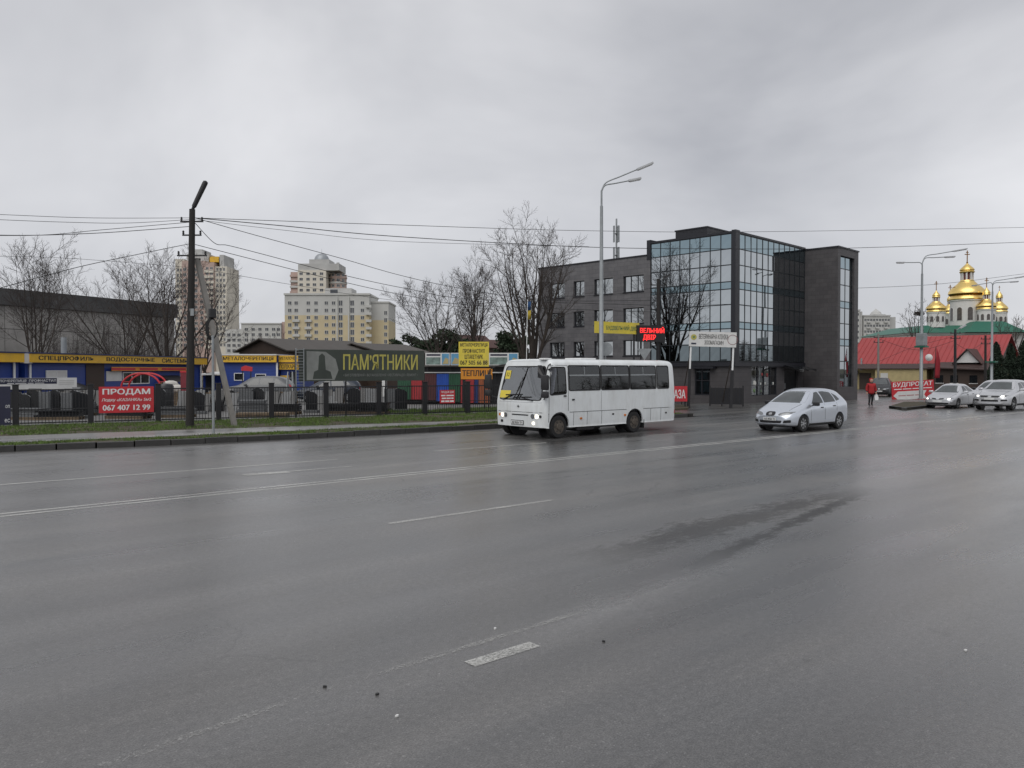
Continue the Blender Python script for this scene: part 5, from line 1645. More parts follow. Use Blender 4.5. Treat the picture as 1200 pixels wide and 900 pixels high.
def car(name, label, loc, rz, tbl, paint, spec, group=None):
    """tbl rows: x, z_bottom, z_belt, half width, z_top, half width of top"""
    t = thing(name, label, 'car', loc, rz, group)
    T = np.array(tbl, float)
    n = 64
    S = catmull(T, n)
    L_ = T[-1, 0]
    secs = []
    for x, zb, zm, w, zt, wt in S:
        zt = max(zt, zm + .02)
        k = [(0, zb), (w * .55, zb), (w * .90, zb + .015), (w * .985, zb + .10), (w * 1.0, zb + (zm - zb) * .48), (w * .995, zb + (zm - zb) * .80), (w * .955, zm),
             (w * .955 * .55 + wt * .45 * 1.04, zm + (zt - zm) * .46), (wt * 1.02, zm + (zt - zm) * .82), (wt * .86, zt - (zt - zm) * .045), (wt * .45, zt - .004), (0, zt)]
        q = catmull(k, 34)
        q[:, 0] = np.maximum(q[:, 0], 0); q[0, 0] = 0; q[-1, 0] = 0
        secs.append((x, [tuple(p) for p in q]))
    Wm = T[:, 3].max()
    bow = spec.get('bow', .16)
    def deform(x, y, z):
        f = max(0, 1 - x / 1.3); g = max(0, 1 - (L_ - x) / .9)
        return (x + bow * (y / Wm) ** 2 * f - .10 * (y / Wm) ** 2 * g, y, z)
    body_mb = loft(secs, deform, 12)
    me = body_mb.mesh('body', paint, 'full')
    bvh = bvh_of(me)
    body = link('body', me, t)
    r, wx0, wx1, tw = spec['wheel_r'], spec['ax0'], spec['ax1'], spec.get('track', Wm)
    cutters = []
    for x in (wx0, wx1):
        for sg in (-1, 1):
            y0, y1 = sorted((sg * (Wm - .30), sg * (Wm + .3)))
            cm = MB().lathe([(r * 1.13, y0), (r * 1.13, y1)], 28, (x, 0, r), 'y').mesh('c')
            cutters.append(link('c', cm))
    cut(body, cutters)
    body.data.materials.clear(); body.data.materials.append(paint)
    body.data.shade_smooth(); body.data.set_sharp_from_angle(angle=rad(35))
    MB().span(wx0 - .5, wx1 + .5, -Wm + .32, Wm - .32, T[4, 1] - .03, T[4, 1] + .35).build('underbody', M['black'], t)
    for x in (wx0, wx1):
        for sg in (-1, 1):
            wheel(t, x, sg * (Wm - .13), r, .21, sg, spec.get('rim', M['rimalloy']), spec.get('spokes', 7))
            mb = MB().lathe([(r * 1.12, -.01), (r * 1.12, .01)], 28, (x, sg * (Wm - .31), r), 'y'); mb.build('wheel_arch', M['black'], t)
    # glass
    patch(bvh, 'front', spec['screen'], .005, 'windscreen', M['screen'], t, .06)
    for sg in (-1, 1):
        hx0, hx1, hy0, hy1 = spec.get('hood', (.30, .98, .60, .70))
        patch(bvh, 'top', [(hx0, sg * hy0 - .006), (hx1, sg * hy1 - .006), (hx1, sg * hy1 + .006), (hx0, sg * hy0 + .006)], .003, 'hood_seam', M['black'], t, 0, rings=2, step=.1)
    for poly in spec['side_windows']:
        for sd in ('left', 'right'):
            patch(bvh, sd, poly, .005, 'side_window', M['carglass'], t, .04)
    if 'rear_window' in spec: patch(bvh, 'back', spec['rear_window'], .005, 'rear_window', M['carglass'], t, .05)
    # doors: thin shut lines and handles
    for x0, z0, x1, z1 in spec.get('seams', ()):
        dd = Vector((x1 - x0, z1 - z0)).normalized(); nn = Vector((-dd.y, dd.x)) * .006
        poly = [(x0 - nn.x, z0 - nn.y), (x1 - nn.x, z1 - nn.y), (x1 + nn.x, z1 + nn.y), (x0 + nn.x, z0 + nn.y)]
        for sd in ('left', 'right'): patch(bvh, sd, poly, .003, 'door_seam', M['black'], t, 0, rings=2, step=.12)
    for x, z in spec.get('handles', ()):
        for sd in ('left', 'right'): patch(bvh, sd, [(x - .08, z - .018), (x + .08, z - .018), (x + .08, z + .018), (x - .08, z + .018)], .025, 'door_handle', spec.get('handle_mat', M['black']), t, .015, rings=2, thick=.02)
    # nose
    for poly, mname, nm, off in spec['nose']:
        both = nm.endswith('*'); nm = nm.rstrip('*')
        patch(bvh, 'front', poly, off, nm, M[mname], t, .03, step=.05)
        if both: patch(bvh, 'front', mirror_y(poly), off, nm, M[mname], t, .03, step=.05)
    if spec.get('sill'):
        for sd in ('left', 'right'): patch(bvh, sd, spec['sill'], .006, 'sill_trim', M['darkplastic'], t, .02)
    # mirrors
    mx, mz = spec['mirror']
    for sg in (-1, 1):
        mm = MB().bevelbox(-.07, .09, -.12, .12, -.075, .075, .04).build('door_mirror', spec.get('mirror_mat', paint), t, True)
        mm.location = (mx, sg * (Wm + .12), mz)
        MB().bar((.02, 0, -.03), (.06, -sg * .22, -.07), .04).build('mirror_arm', M['black'], mm)
    # plate
    py_, pz = spec.get('plate', (0, .5))
    h = bvh.ray_cast(Vector((-6, 0, pz)), Vector((1, 0, 0)))
    px_ = h[0].x - .02 if h[0] is not None else 0
    pl = link('number_plate', MB().span(0, .012, -.26, .26, -.056, .056).mesh('number_plate', M['plate']), t)
    pl.location = (px_, 0, pz)
    if spec.get('plate_text'):
        tx = lettering(spec['plate_text'], -.22, .22, -.038, .038, M['ink'], pl, y=0, bold=.01)
        tx.rotation_euler.z = rad(-90); tx.location = (-.004, 0, 0)
    # tail lamps
    for sg in (-1, 1):
        zb_ = spec.get('tail', .85)
        patch(bvh, 'back', [(sg * .55, zb_ - .1), (sg * .78, zb_ - .1), (sg * .74, zb_ + .14), (sg * .58, zb_ + .12)], .006, 'tail_lamp', M['red'], t, .03)
    return t

hatch = [  # rounded five door car
    (0.00, .30, .50, .60, .60, .42), (0.10, .24, .60, .74, .72, .55), (0.32, .21, .70, .83, .83, .64), (0.70, .20, .80, .875, .96, .68), (1.00, .20, .88, .885, 1.06, .69),
    (1.42, .20, .93, .885, 1.29, .63), (1.82, .20, .95, .885, 1.48, .575), (2.30, .20, .97, .885, 1.575, .56), (2.85, .20, .99, .885, 1.585, .565), (3.35, .20, 1.01, .88, 1.545, .555),
    (3.75, .20, 1.03, .87, 1.47, .55), (4.02, .22, 1.03, .855, 1.32, .57), (4.18, .26, .98, .82, 1.10, .60), (4.28, .33, .75, .74, .85, .55)]
hatch_spec = dict(wheel_r=.315, ax0=.86, ax1=3.42, screen=[(-.74, 1.06), (.74, 1.06), (.53, 1.47), (-.53, 1.47)],
    side_windows=[[(1.47, 1.02), (2.28, 1.04), (2.22, 1.45), (2.0, 1.43)], [(2.36, 1.045), (3.18, 1.07), (3.06, 1.42), (2.62, 1.465), (2.32, 1.46)], [(3.26, 1.09), (3.55, 1.14), (3.40, 1.30), (3.16, 1.40)]],
    seams=((2.32, .30, 2.33, 1.0), (1.35, .32, 1.32, .92), (3.2, .72, 3.25, 1.03)), handles=((2.12, .87), (3.02, .91)), mirror=(1.45, 1.02), mirror_mat=M['black'],
    nose=[([(-.17, .60), (.17, .60), (.20, .70), (.13, .755), (-.13, .755), (-.20, .70)], 'black', 'grille', .008),
          ([(.30, .63), (.44, .61), (.70, .66), (.80, .755), (.55, .75), (.36, .70)], 'lens', 'headlight*', .010),
          ([(-.42, .33), (.42, .33), (.46, .43), (-.46, .43)], 'black', 'lower_grille', .006),
          ([(.50, .34), (.74, .36), (.74, .46), (.53, .44)], 'black', 'fog_lamp_recess*', .008),
          ([(-.07, .635), (.07, .635), (.06, .715), (-.06, .715)], 'rimalloy', 'emblem', .02)],
    plate=(0, .48), tail=.9, sill=[(1.2, .23), (3.05, .23), (3.05, .30), (1.2, .30)])
VS = 15.75
seat_spec = dict(hatch_spec, plate_text='AA 4038 TE')
car('silver_hatchback', 'silver rounded hatchback driving towards the viewer behind the bus', (on_v(949, 15.15) - 1.26, 15.15 + .87, 0.002), rad(-1), hatch, M['silver'], seat_spec)

sedan = [
    (0.00, .30, .48, .62, .56, .45), (0.10, .22, .55, .76, .64, .58), (0.35, .19, .62, .83, .73, .66), (0.80, .18, .72, .85, .83, .70), (1.20, .18, .82, .855, .91, .71),
    (1.60, .18, .87, .855, 1.13, .63), (2.00, .18, .89, .855, 1.34, .55), (2.40, .18, .90, .855, 1.43, .53), (2.90, .18, .91, .855, 1.43, .525), (3.30, .18, .93, .85, 1.33, .53),
    (3.75, .18, .95, .85, 1.10, .60), (4.10, .19, .95, .84, 1.03, .66), (4.42, .24, .90, .80, .99, .64), (4.52, .32, .70, .72, .84, .56)]
sedan_spec = dict(wheel_r=.30, ax0=.88, ax1=3.48, screen=[(-.69, .93), (.69, .93), (.53, 1.36), (-.53, 1.36)],
    side_windows=[[(1.72, .95), (2.42, .96), (2.38, 1.31), (2.12, 1.29)], [(2.5, .965), (3.3, .99), (3.02, 1.29), (2.46, 1.33)]],
    seams=((2.46, .28, 2.46, .93), (1.5, .3, 1.5, .85)), handles=((2.3, .8), (3.2, .83)), mirror=(1.65, .96),
    nose=[([(.42, .53), (.68, .53), (.80, .63), (.60, .655), (.44, .61)], 'lens', 'headlight*', .008), ([(.52, .545), (.64, .545), (.66, .62), (.54, .62)], 'lampon2', 'headlight_beam*', .016),
          ([(.06, .53), (.30, .56), (.36, .63), (.10, .61)], 'black', 'grille*', .008),
          ([(-.55, .27), (.55, .27), (.60, .36), (-.60, .36)], 'black', 'lower_grille', .006),
          ([(.62, .30), (.76, .32), (.76, .40), (.64, .38)], 'lens', 'fog_lamp*', .008)],
    plate=(0, .44), tail=.8)
car('silver_sedan', 'pale silver sedan with lit headlights in the farther lane at the right', (on_v(1124, 18.3) - .88, 18.3 + .85, .002), rad(1), sedan, M['silver2'], sedan_spec)
suv = [
    (0.00, .38, .62, .68, .74, .52), (0.12, .30, .74, .84, .86, .66), (0.40, .27, .82, .93, .96, .74), (0.90, .26, .92, .955, 1.06, .78), (1.35, .26, 1.02, .96, 1.14, .78),
    (1.75, .26, 1.06, .96, 1.38, .71), (2.10, .26, 1.08, .96, 1.60, .64), (2.55, .26, 1.09, .96, 1.70, .62), (3.20, .26, 1.10, .96, 1.71, .62), (3.90, .26, 1.13, .95, 1.66, .60),
    (4.30, .28, 1.14, .93, 1.50, .60), (4.60, .32, 1.10, .90, 1.22, .62), (4.75, .38, .90, .80, 1.05, .58)]
suv_spec = dict(wheel_r=.37, ax0=.95, ax1=3.85, screen=[(-.78, 1.16), (.78, 1.16), (.61, 1.62), (-.61, 1.62)],
    side_windows=[[(1.95, 1.13), (2.7, 1.14), (2.68, 1.56), (2.35, 1.52)], [(2.8, 1.145), (3.6, 1.17), (3.56, 1.56), (2.78, 1.58)], [(3.7, 1.18), (4.15, 1.24), (3.9, 1.5), (3.68, 1.55)]],
    seams=((2.75, .38, 2.75, 1.1), (1.75, .4, 1.72, 1.02)), handles=((2.6, .98), (3.5, 1.0)), mirror=(1.9, 1.16),
    nose=[([(.46, .74), (.72, .75), (.86, .86), (.60, .88), (.48, .84)], 'lens', 'headlight*', .008), ([(.54, .76), (.68, .76), (.70, .85), (.56, .85)], 'lampon2', 'headlight_beam*', .016),
          ([(-.46, .74), (.46, .74), (.48, .84), (-.48, .84)], 'black', 'grille', .008), ([(-.09, .73), (.09, .73), (.09, .86), (-.09, .86)], 'rimalloy', 'emblem', .016),
          ([(-.44, .50), (.44, .50), (.42, .61), (-.42, .61)], 'black', 'lower_grille', .007),
          ([(.54, .52), (.84, .54), (.82, .63), (.56, .62)], 'black', 'side_intake*', .008)],
    plate=(0, .66), tail=1.05, sill=[(1.4, .28), (3.4, .28), (3.4, .38), (1.4, .38)])
car('silver_suv', 'silver SUV with lit headlights at the right picture edge', (on_v(1189, 15.45) - .95, 15.45 + .95, .002), rad(0), suv, M['silver2'], suv_spec)
sp = dict(hatch_spec); sp['nose'] = [x for x in hatch_spec['nose']]
car('grey_hatchback', 'grey car mostly hidden between the sedan and the SUV', (on_v(1150, 18.6) + 2.8, 19.5, .002), rad(0), hatch, M['silver2'], sp)
car('black_car', 'black car parked beside the red arrow banner', (*at(1030, 66)[:2], .006), rad(20), hatch, M['darkgrey'], dict(hatch_spec))
# cars parked in the yard behind the fence
def yard_car(name, label, px, d, rzdeg, tbl, paint, spec):
    p = at(px, d)
    return car(name, label, (p.x, p.y, .17), rad(rzdeg), tbl, paint, spec)
yard_car('grey_suv', 'grey SUV parked in the yard behind the concrete strut', 258, 51, -38, suv, M['greysilver'], dict(suv_spec, nose=[x for x in suv_spec['nose'] if x[2] != 'headlight_beam*']))
yard_car('dark_blue_car', 'dark blue car parked in the yard below the monument banner', 347, 52, -32, hatch, M['darkblue'], dict(hatch_spec))
yard_car('dark_car', 'dark car parked in the yard behind headstones at the left', 17, 44.5, -28, sedan, M['darkgrey'], dict(sedan_spec, nose=[x for x in sedan_spec['nose'] if x[2] != 'headlight_beam*']))

# ---------------------------------------------------------------- the bus
BUS_V, BUS_L, BUS_W = 19.0, 6.95, 1.12
bu0 = on_v(641, BUS_V) - .12
busrz = rad(0.4)
bus = thing('white_bus', 'small white city bus with lit lamps driving in the far lane', 'bus', (bu0, BUS_V + BUS_W * 1.16, .002), busrz)
bus.scale = (1, 1.16, 1)
M['buspaint'] = mat('white_bus_paint', (0.72, 0.75, 0.76), 0.32, var=.05, scale=2.2, coat=.3, stain=(.44, .44, .41), stain_amt=.5, stretch=(1.6, 1.6, .45))
M['busglass'] = see_glass('bus_window_glass', (0.50, 0.50, 0.54), .03)
M['busscreen'] = see_glass('bus_windscreen_glass', (0.55, 0.57, 0.6), .22)
M['curtain'] = mat('purple_grey_curtain', (0.17, 0.15, 0.24), 0.9, var=.35, scale=5, stretch=(8, 8, .3))
M['seatcloth'] = mat('seat_cloth', (0.05, 0.05, 0.07), 0.9)
M['bluecloth'] = mat('blue_cloth', (0.02, 0.04, 0.16), 0.8)
M['interior'] = mat('bus_interior', (0.16, 0.16, 0.17), 0.8)
def bus_half(inset=0.0, zlo=.34, zhi=2.66):
    w = BUS_W - inset
    lo, hi = zlo + inset, zhi - inset
    k = [(0, lo), (w * .6, lo), (w * .955, lo + .004), (w * .985, lo + .05), (w * .998, .75), (w, 1.1), (w, 1.55), (w * .985, 1.95), (w * .965, 2.3), (w * .935, hi - .16), (w * .86, hi - .06), (w * .7, hi - .015), (w * .35, hi - .002), (0, hi)]
    q = catmull(k, 46)
    q[:, 0] = np.clip(q[:, 0], 0, w); q[:, 1] = np.clip(q[:, 1], lo, hi); q[0, 0] = 0; q[-1, 0] = 0
    return q
def bus_loft(inset=0.0):
    base = bus_half(inset)
    secs = []
    for x, f, dz in ((0, .93, .05), (.03, .96, .03), (.08, .98, .015), (.16, .992, .006), (.3, .998, 0), (.6, 1, 0), (1.0, 1, 0), (1.6, 1, 0), (3, 1, 0), (4.5, 1, 0), (6.0, 1, 0), (6.6, .998, 0), (6.8, .985, .01), (6.9, .955, .03), (6.95, .90, .07)):
        x = inset + x * (BUS_L - 2 * inset) / BUS_L
        h = base.copy()
        h[:, 0] *= f
        h[:, 1] = np.where(h[:, 1] > 2.0, h[:, 1] - dz * (h[:, 1] - 2.0) / .6, h[:, 1] + dz * np.clip((.6 - h[:, 1]) / .3, 0, 1) * .6)
        secs.append((x, [tuple(p) for p in h]))
    def deform(x, y, z):
        f = max(0, 1 - x / 1.25)
        r = .0 if z < 1.22 else .36 * min(1, (z - 1.22) / 1.35) ** 1.12
        r += .10 * max(0, (.85 - z)) * .4
        g = max(0, 1 - (BUS_L - x) / .7)
        return (x + f * (r + .08 * (y / BUS_W) ** 2) - g * (.05 * max(0, z - 1.2)), y, z)
    return loft(secs, deform, 14)
hull = bus_loft().mesh('hull', M['buspaint'])
bb = bvh_of(hull)
body = link('body', hull, bus)
uu = lambda px: on_v(px, BUS_V) - bu0
wins = [(uu(667.2), uu(703.6)), (uu(705.2), uu(738.0)), (uu(739.4), uu(769.6)), (uu(771.2), uu(784.6))]
dw = (uu(645.2), uu(663.4))
ZW0, ZW1 = 1.60, 2.42
cutters = [link('c', bus_loft(.045).mesh('c'))]
def pr(poly, lo, hi, ax): return link('c', MB().prism(poly, lo, hi, ax).mesh('c'))
for a, b_ in wins: cutters.append(pr(rounded([(a, ZW0), (b_, ZW0), (b_, ZW1), (a, ZW1)], .07), -2, 2, 'y'))
cutters.append(pr(rounded([(dw[0], 1.46), (dw[1], 1.50), (dw[1] - .02, 2.36), (dw[0] + .06, 2.36)], .08), -2, 0, 'y'))
SCR = [(-.90, 1.30), (.90, 1.30), (.84, 2.38), (-.84, 2.38)]
cutters.append(pr(rounded(SCR, .1), -1, .85, 'x'))
AX0, AX1, WR = uu(655.8), uu(744.8), .385
for x in (AX0, AX1):
    for sg in (-1, 1):
        y0, y1 = sorted((sg * .62, sg * 1.6))
        cutters.append(link('c', MB().lathe([(WR * 1.2, y0), (WR * 1.2, y1)], 32, (x, 0, WR + .03), 'y').mesh('c')))
cut(body, cutters, 'EXACT')
body.data.materials.clear(); body.data.materials.append(M['buspaint'])
body.data.shade_smooth(); body.data.set_sharp_from_angle(angle=rad(32))
# glazing
for sd in ('left', 'right'):
    for i, (a, b_) in enumerate(wins):
        g_ = patch(bb, sd, [(a - .02, ZW0 - .02), (b_ + .02, ZW0 - .02), (b_ + .02, ZW1 + .02), (a - .02, ZW1 + .02)], .004, 'side_window', M['busglass'], bus, .08)
        patch(bb, sd, [(a - .03, ZW0 - .03), (b_ + .03, ZW0 - .03), (b_ + .03, ZW1 + .03), (a - .03, ZW1 + .03)], .007, 'seal', M['rubber'], g_, .09, ring_w=.055)
        if i < 3:
            zt_ = 2.10
            patch(bb, sd, [(a + .03, zt_ - .02), (b_ - .03, zt_ - .02), (b_ - .03, zt_ + .025), (a + .03, zt_ + .025)], .010, 'slider_bar', M['galv'], g_, 0, rings=2)
            xm = (a + b_) / 2
            patch(bb, sd, [(xm - .015, zt_ + .03), (xm + .015, zt_ + .03), (xm + .015, ZW1 - .03), (xm - .015, ZW1 - .03)], .010, 'slider_divider', M['galv'], g_, 0, rings=2)
g_ = patch(bb, 'left', [(dw[0] - .02, 1.44), (dw[1] + .02, 1.48), (dw[1], 2.38), (dw[0] + .04, 2.38)], .004, 'driver_window', M['busglass'], bus, .08)
patch(bb, 'left', [(dw[0] - .03, 1.43), (dw[1] + .03, 1.47), (dw[1] + .01, 2.39), (dw[0] + .03, 2.39)], .007, 'seal', M['rubber'], g_, .09, ring_w=.045)
patch(bb, 'left', [(dw[0] * .55 + dw[1] * .45, 1.52), (dw[0] * .55 + dw[1] * .45 + .03, 1.52), (dw[0] * .55 + dw[1] * .45 + .03, 2.34), (dw[0] * .55 + dw[1] * .45, 2.34)], .010, 'window_divider', M['rubber'], g_, 0, rings=2)
g_ = patch(bb, 'front', [(-.92, 1.28), (.92, 1.28), (.86, 2.40), (-.86, 2.40)], .004, 'windscreen', M['busscreen'], bus, .11, rings=7)
patch(bb, 'front', [(-.94, 1.26), (.94, 1.26), (.88, 2.42), (-.88, 2.42)], .008, 'seal', M['rubber'], g_, .12, ring_w=.05)
# shut lines on the side
def strip(x0, z0, x1, z1, w=.012, sd='left', name='panel_seam', m='black', off=.004):
    d_ = Vector((x1 - x0, z1 - z0)).normalized(); nn = Vector((-d_.y, d_.x)) * w / 2
    patch(bb, sd, [(x0 - nn.x, z0 - nn.y), (x1 - nn.x, z1 - nn.y), (x1 + nn.x, z1 + nn.y), (x0 + nn.x, z0 + nn.y)], off, name, M[m], bus, 0, rings=2, step=.2)
xd0, xd1 = uu(642.8), uu(666.0)
for sd in ('left', 'right'):
    strip(AX0 + WR * 1.22, .86, AX1 - WR * 1.22, .86, .016, sd)
    strip(AX1 + WR * 1.22, .86, BUS_L - .12, .86, .016, sd)
    for px in (672.5, 688.5, 705.5): strip(uu(px), .40, uu(px), .85, .012, sd)
    for px in (763.5, 775.5): strip(uu(px), .40, uu(px), .85, .012, sd)
    strip(uu(705.0), .88, uu(705.0), 1.55, .006, sd)
strip(xd1, .90, xd1, 2.44, .014); strip(xd0 + .02, .55, xd0 + .05, 2.44, .014); strip(xd0 + .05, 2.44, xd1, 2.44, .012); strip(xd0, .82, AX0 - WR * 1.2, .82, .012)
for px, z, m_ in ((681, .63, 'amber'), (733, .66, 'amber')): patch(bb, 'left', [(uu(px) - .05, z - .035), (uu(px) + .05, z - .035), (uu(px) + .05, z + .035), (uu(px) - .05, z + .035)], .02, 'marker_lamp', M[m_], bus, .02, rings=2, thick=.02)
for px, z in ((662, 1.41), (671.8, 1.28)): patch(bb, 'left', [(uu(px) - .06, z - .025), (uu(px) + .06, z - .025), (uu(px) + .06, z + .025), (uu(px) - .06, z + .025)], .02, 'door_handle', M['black'], bus, .02, rings=2, thick=.02)
for px, z in ((719, .72), (781.5, .66)): patch(bb, 'left', [(uu(px) - .05, z - .03), (uu(px) + .05, z - .03), (uu(px) + .05, z + .03), (uu(px) - .05, z + .03)], .008, 'flap_latch', M['darkplastic'], bus, .02, rings=2)
patch(bb, 'left', [(BUS_L - .10, .62), (BUS_L - .05, .62), (BUS_L - .05, .76), (BUS_L - .10, .76)], .01, 'tail_lamp', M['red'], bus, .01, rings=2)
# nose: seams, lamps, grille slot, plate, emblem
def disc(cy, cz, r, n=20): return [(cy + r * math.cos(2 * math.pi * i / n), cz + r * math.sin(2 * math.pi * i / n)) for i in range(n)]
patch(bb, 'front', [(-.98, .855), (.98, .855), (.98, .87), (-.98, .87)], .003, 'nose_seam', M['darkplastic'], bus, 0, rings=2, step=.1)
patch(bb, 'front', [(-.95, 1.19), (.95, 1.19), (.95, 1.198), (-.95, 1.198)], .003, 'nose_seam', M['galv'], bus, 0, rings=2, step=.1)
patch(bb, 'front', [(-.42, .745), (.30, .745), (.30, .785), (-.42, .785)], .006, 'grille_slot', M['black'], bus, .015, step=.06)
for cy, r, m_, nm in ((-.86, .075, 'lampon', 'headlight'), (-.70, .07, 'lampon', 'headlight'), (-.885, .055, 'amber', 'turn_lamp')):
    pass
for sg in (-1, 1):
    patch(bb, 'front', [(sg * .52, .63), (sg * .95, .63), (sg * .95, .83), (sg * .52, .83)][::sg], .004, 'lamp_panel', M['buspaint'], bus, .03)
    patch(bb, 'front', disc(sg * .60, .73, .068), .012, 'headlight', M['lens'], bus, 0, rings=3, step=.05, thick=.01)
    patch(bb, 'front', disc(sg * .60, .73, .08), .010, 'headlight_rim', M['black'], bus, 0, ring_w=.015, step=.05)
    patch(bb, 'front', disc(sg * .76, .73, .072), .012, 'headlight', M['lampon'], bus, 0, rings=3, step=.05, thick=.01)
    patch(bb, 'front', disc(sg * .90, .735, .05), .012, 'turn_lamp', M['amber'] if sg > 0 else M['darkplastic'], bus, 0, rings=3, step=.05)
patch(bb, 'front', disc(-.62, .50, .055), .012, 'fog_lamp', M['lampon'], bus, 0, rings=3, step=.05)
patch(bb, 'front', [(.74, .47), (.86, .47), (.86, .56), (.74, .56)], .006, 'fog_lamp_recess', M['black'], bus, .02)
patch(bb, 'front', [(0.0, 1.0), (.06, 1.05), (0, 1.10), (-.06, 1.05)], .012, 'emblem', M['rimalloy'], bus, 0, rings=2, step=.1)
patch(bb, 'front', [(0.0, 1.03), (.03, 1.05), (0, 1.07), (-.03, 1.05)], .016, 'emblem_core', M['darkplastic'], bus, 0, rings=2, step=.1)
h = bb.ray_cast(Vector((-6, .05, .5)), Vector((1, 0, 0)))[0]
pl = link('number_plate', MB().span(0, .012, -.26, .26, -.06, .06).mesh('number_plate', M['plate']), bus); pl.location = (h.x - .025, .06, .50)
tx = lettering('AE 9636 TP', -.22, .22, -.04, .04, M['ink'], pl, y=0, bold=.01); tx.rotation_euler.z = rad(-90); tx.location = (-.004, 0, 0)
link('plate_frame', MB().span(.013, .02, -.28, .28, -.08, .08).mesh('plate_frame', M['black']), pl)
# wipers
def wiper(y0, y1, z1):
    a = bb.ray_cast(Vector((-6, y0, 1.26)), Vector((1, 0, 0)))[0] + Vector((-.03, 0, 0))
    b_ = bb.ray_cast(Vector((-6, y1, z1)), Vector((1, 0, 0)))[0] + Vector((-.035, 0, 0))
    o = MB().bar(a, b_, .03).build('wiper', M['black'], bus)
    c0 = bb.ray_cast(Vector((-6, y1 - .42, z1 + .02)), Vector((1, 0, 0)))[0] + Vector((-.03, 0, 0))
    c1 = bb.ray_cast(Vector((-6, y1 + .30, z1 - .01)), Vector((1, 0, 0)))[0] + Vector((-.03, 0, 0))
    MB().bar(c0, c1, .03).build('wiper_blade', M['black'], o)
wiper(.72, .30, 1.44); wiper(-.62, -.10, 1.36)
# mirrors hanging from the corner arms
for sg in (-1, 1):
    a = Vector((.42, sg * .98, 2.48))
    b_ = Vector((.02, sg * (1.20 if sg < 0 else 1.34), 2.30)); c_ = Vector((-.02, sg * (1.16 if sg < 0 else 1.38), 2.0))
    m_ = MB().tube([a, a.lerp(b_, .6) + Vector((0, 0, .05)), b_, c_], .022, 6).build('mirror_arm', M['black'], bus, True)
    MB().bevelbox(c_.x - .07, c_.x + .07, c_.y - .13, c_.y + .13, 1.62, 2.12, .045).build('mirror_head', M['darkplastic'], m_, True)
    MB().bevelbox(c_.x - .06, c_.x + .06, c_.y - .12, c_.y + .12, 1.36, 1.58, .04).build('lower_mirror', M['darkplastic'], m_, True)
    MB().bar((c_.x, c_.y, 1.40), (.12, sg * .97, 1.28), .025).build('stay', M['black'], m_)
# sun visor lip, roof hatch, roof seam
MB().bevelbox(.30, .62, -.86, -.60, 2.615, 2.68, .02).build('roof_lamp', M['white'], bus)
MB().bevelbox(2.6, 3.4, -.35, .35, 2.655, 2.71, .02).build('roof_hatch', M['white'], bus)
# wheels and underside
for x in (AX0, AX1):
    for sg in (-1, 1):
        wheel(bus, x, sg * .98, WR, .23, sg, M['rimsteel'], steel=True)
        y0, y1 = sorted((sg * .60, sg * .64))
        MB().lathe([(WR * 1.2, y0), (WR * 1.2, y1)], 32, (x, 0, WR + .03), 'y').build('wheel_arch', M['black'], bus)
MB().span(AX0 + .6, AX1 - .6, -.85, .85, .26, .38).build('underbody', M['black'], bus)
MB().span(AX0 - .25, BUS_L - 1.0, -.40, .40, .20, .34).build('chassis', M['black'], bus)
MB().box(AX1 + .52, -.98, .30, .03, .26, .32).build('mudflap', M['rubber'], bus)
MB().bevelbox(AX0 + 1.0, AX0 + 1.9, -.95, -.45, .18, .34, .04).build('fuel_tank', M['black'], bus)
# inside
MB().span(.5, BUS_L - .2, -1.0, 1.0, .80, .86).build('floor', M['interior'], bus)
MB().span(.38, .72, -.9, .9, .88, 1.22).build('dashboard', M['darkplastic'], bus)
def bus_seat(x, y, w_=.42):
    MB().bevelbox(x, x + .4, y - w_ / 2, y + w_ / 2, 1.18, 1.30, .04).build('seat_cushion', M['seatcloth'], bus, True)
    MB().bevelbox(x + .36, x + .46, y - w_ / 2, y + w_ / 2, 1.28, 1.86, .04).build('seat_back', M['seatcloth'], bus, True)
for x in (2.0, 2.8, 3.6, 4.4, 5.2, 6.0):
    for y in (-.75, .75): bus_seat(x, y, .46)
bus_seat(1.05, -.55)
wheel_ring = MB()
pts = [(.82 + .05 * math.sin(a), -.55 + .21 * math.cos(a), 1.42 + .19 * math.sin(a)) for a in [2 * math.pi * i / 20 for i in range(21)]]
wheel_ring.tube(pts, .016, 6).build('steering_wheel', M['black'], bus, True)
def curtain(x0, x1, sg, z0=1.5, z1=2.36):
    n = max(6, int((x1 - x0) / .035)); vs = []
    for i in range(n + 1):
        x = x0 + (x1 - x0) * i / n; y = sg * (1.02 + .018 * math.sin(i * 1.9))
        vs += [(x, y, z0), (x, y * .955, z1)]
    MB().add(vs, [(2 * i, 2 * i + 2, 2 * i + 3, 2 * i + 1) for i in range(n)]).build('curtain', M['curtain'], bus, True)
for sg in (-1, 1):
    a, b_ = wins[0]; curtain(a, a + .75, sg); curtain(b_ - .45, b_, sg)
    a, b_ = wins[1]; curtain(a, a + .6, sg); curtain(b_ - .7, b_ - .05, sg)
    a, b_ = wins[2]; curtain(a, a + .45, sg)
MB().span(dw[0] + .02, dw[1] - .02, -1.055, -1.045, 1.48, 1.66).build('blue_cloth', M['bluecloth'], bus)
a = wins[2][0]
MB().span(a + .42, a + .70, -1.052, -1.046, 2.12, 2.36).build('window_notice', M['yellow'], bus)
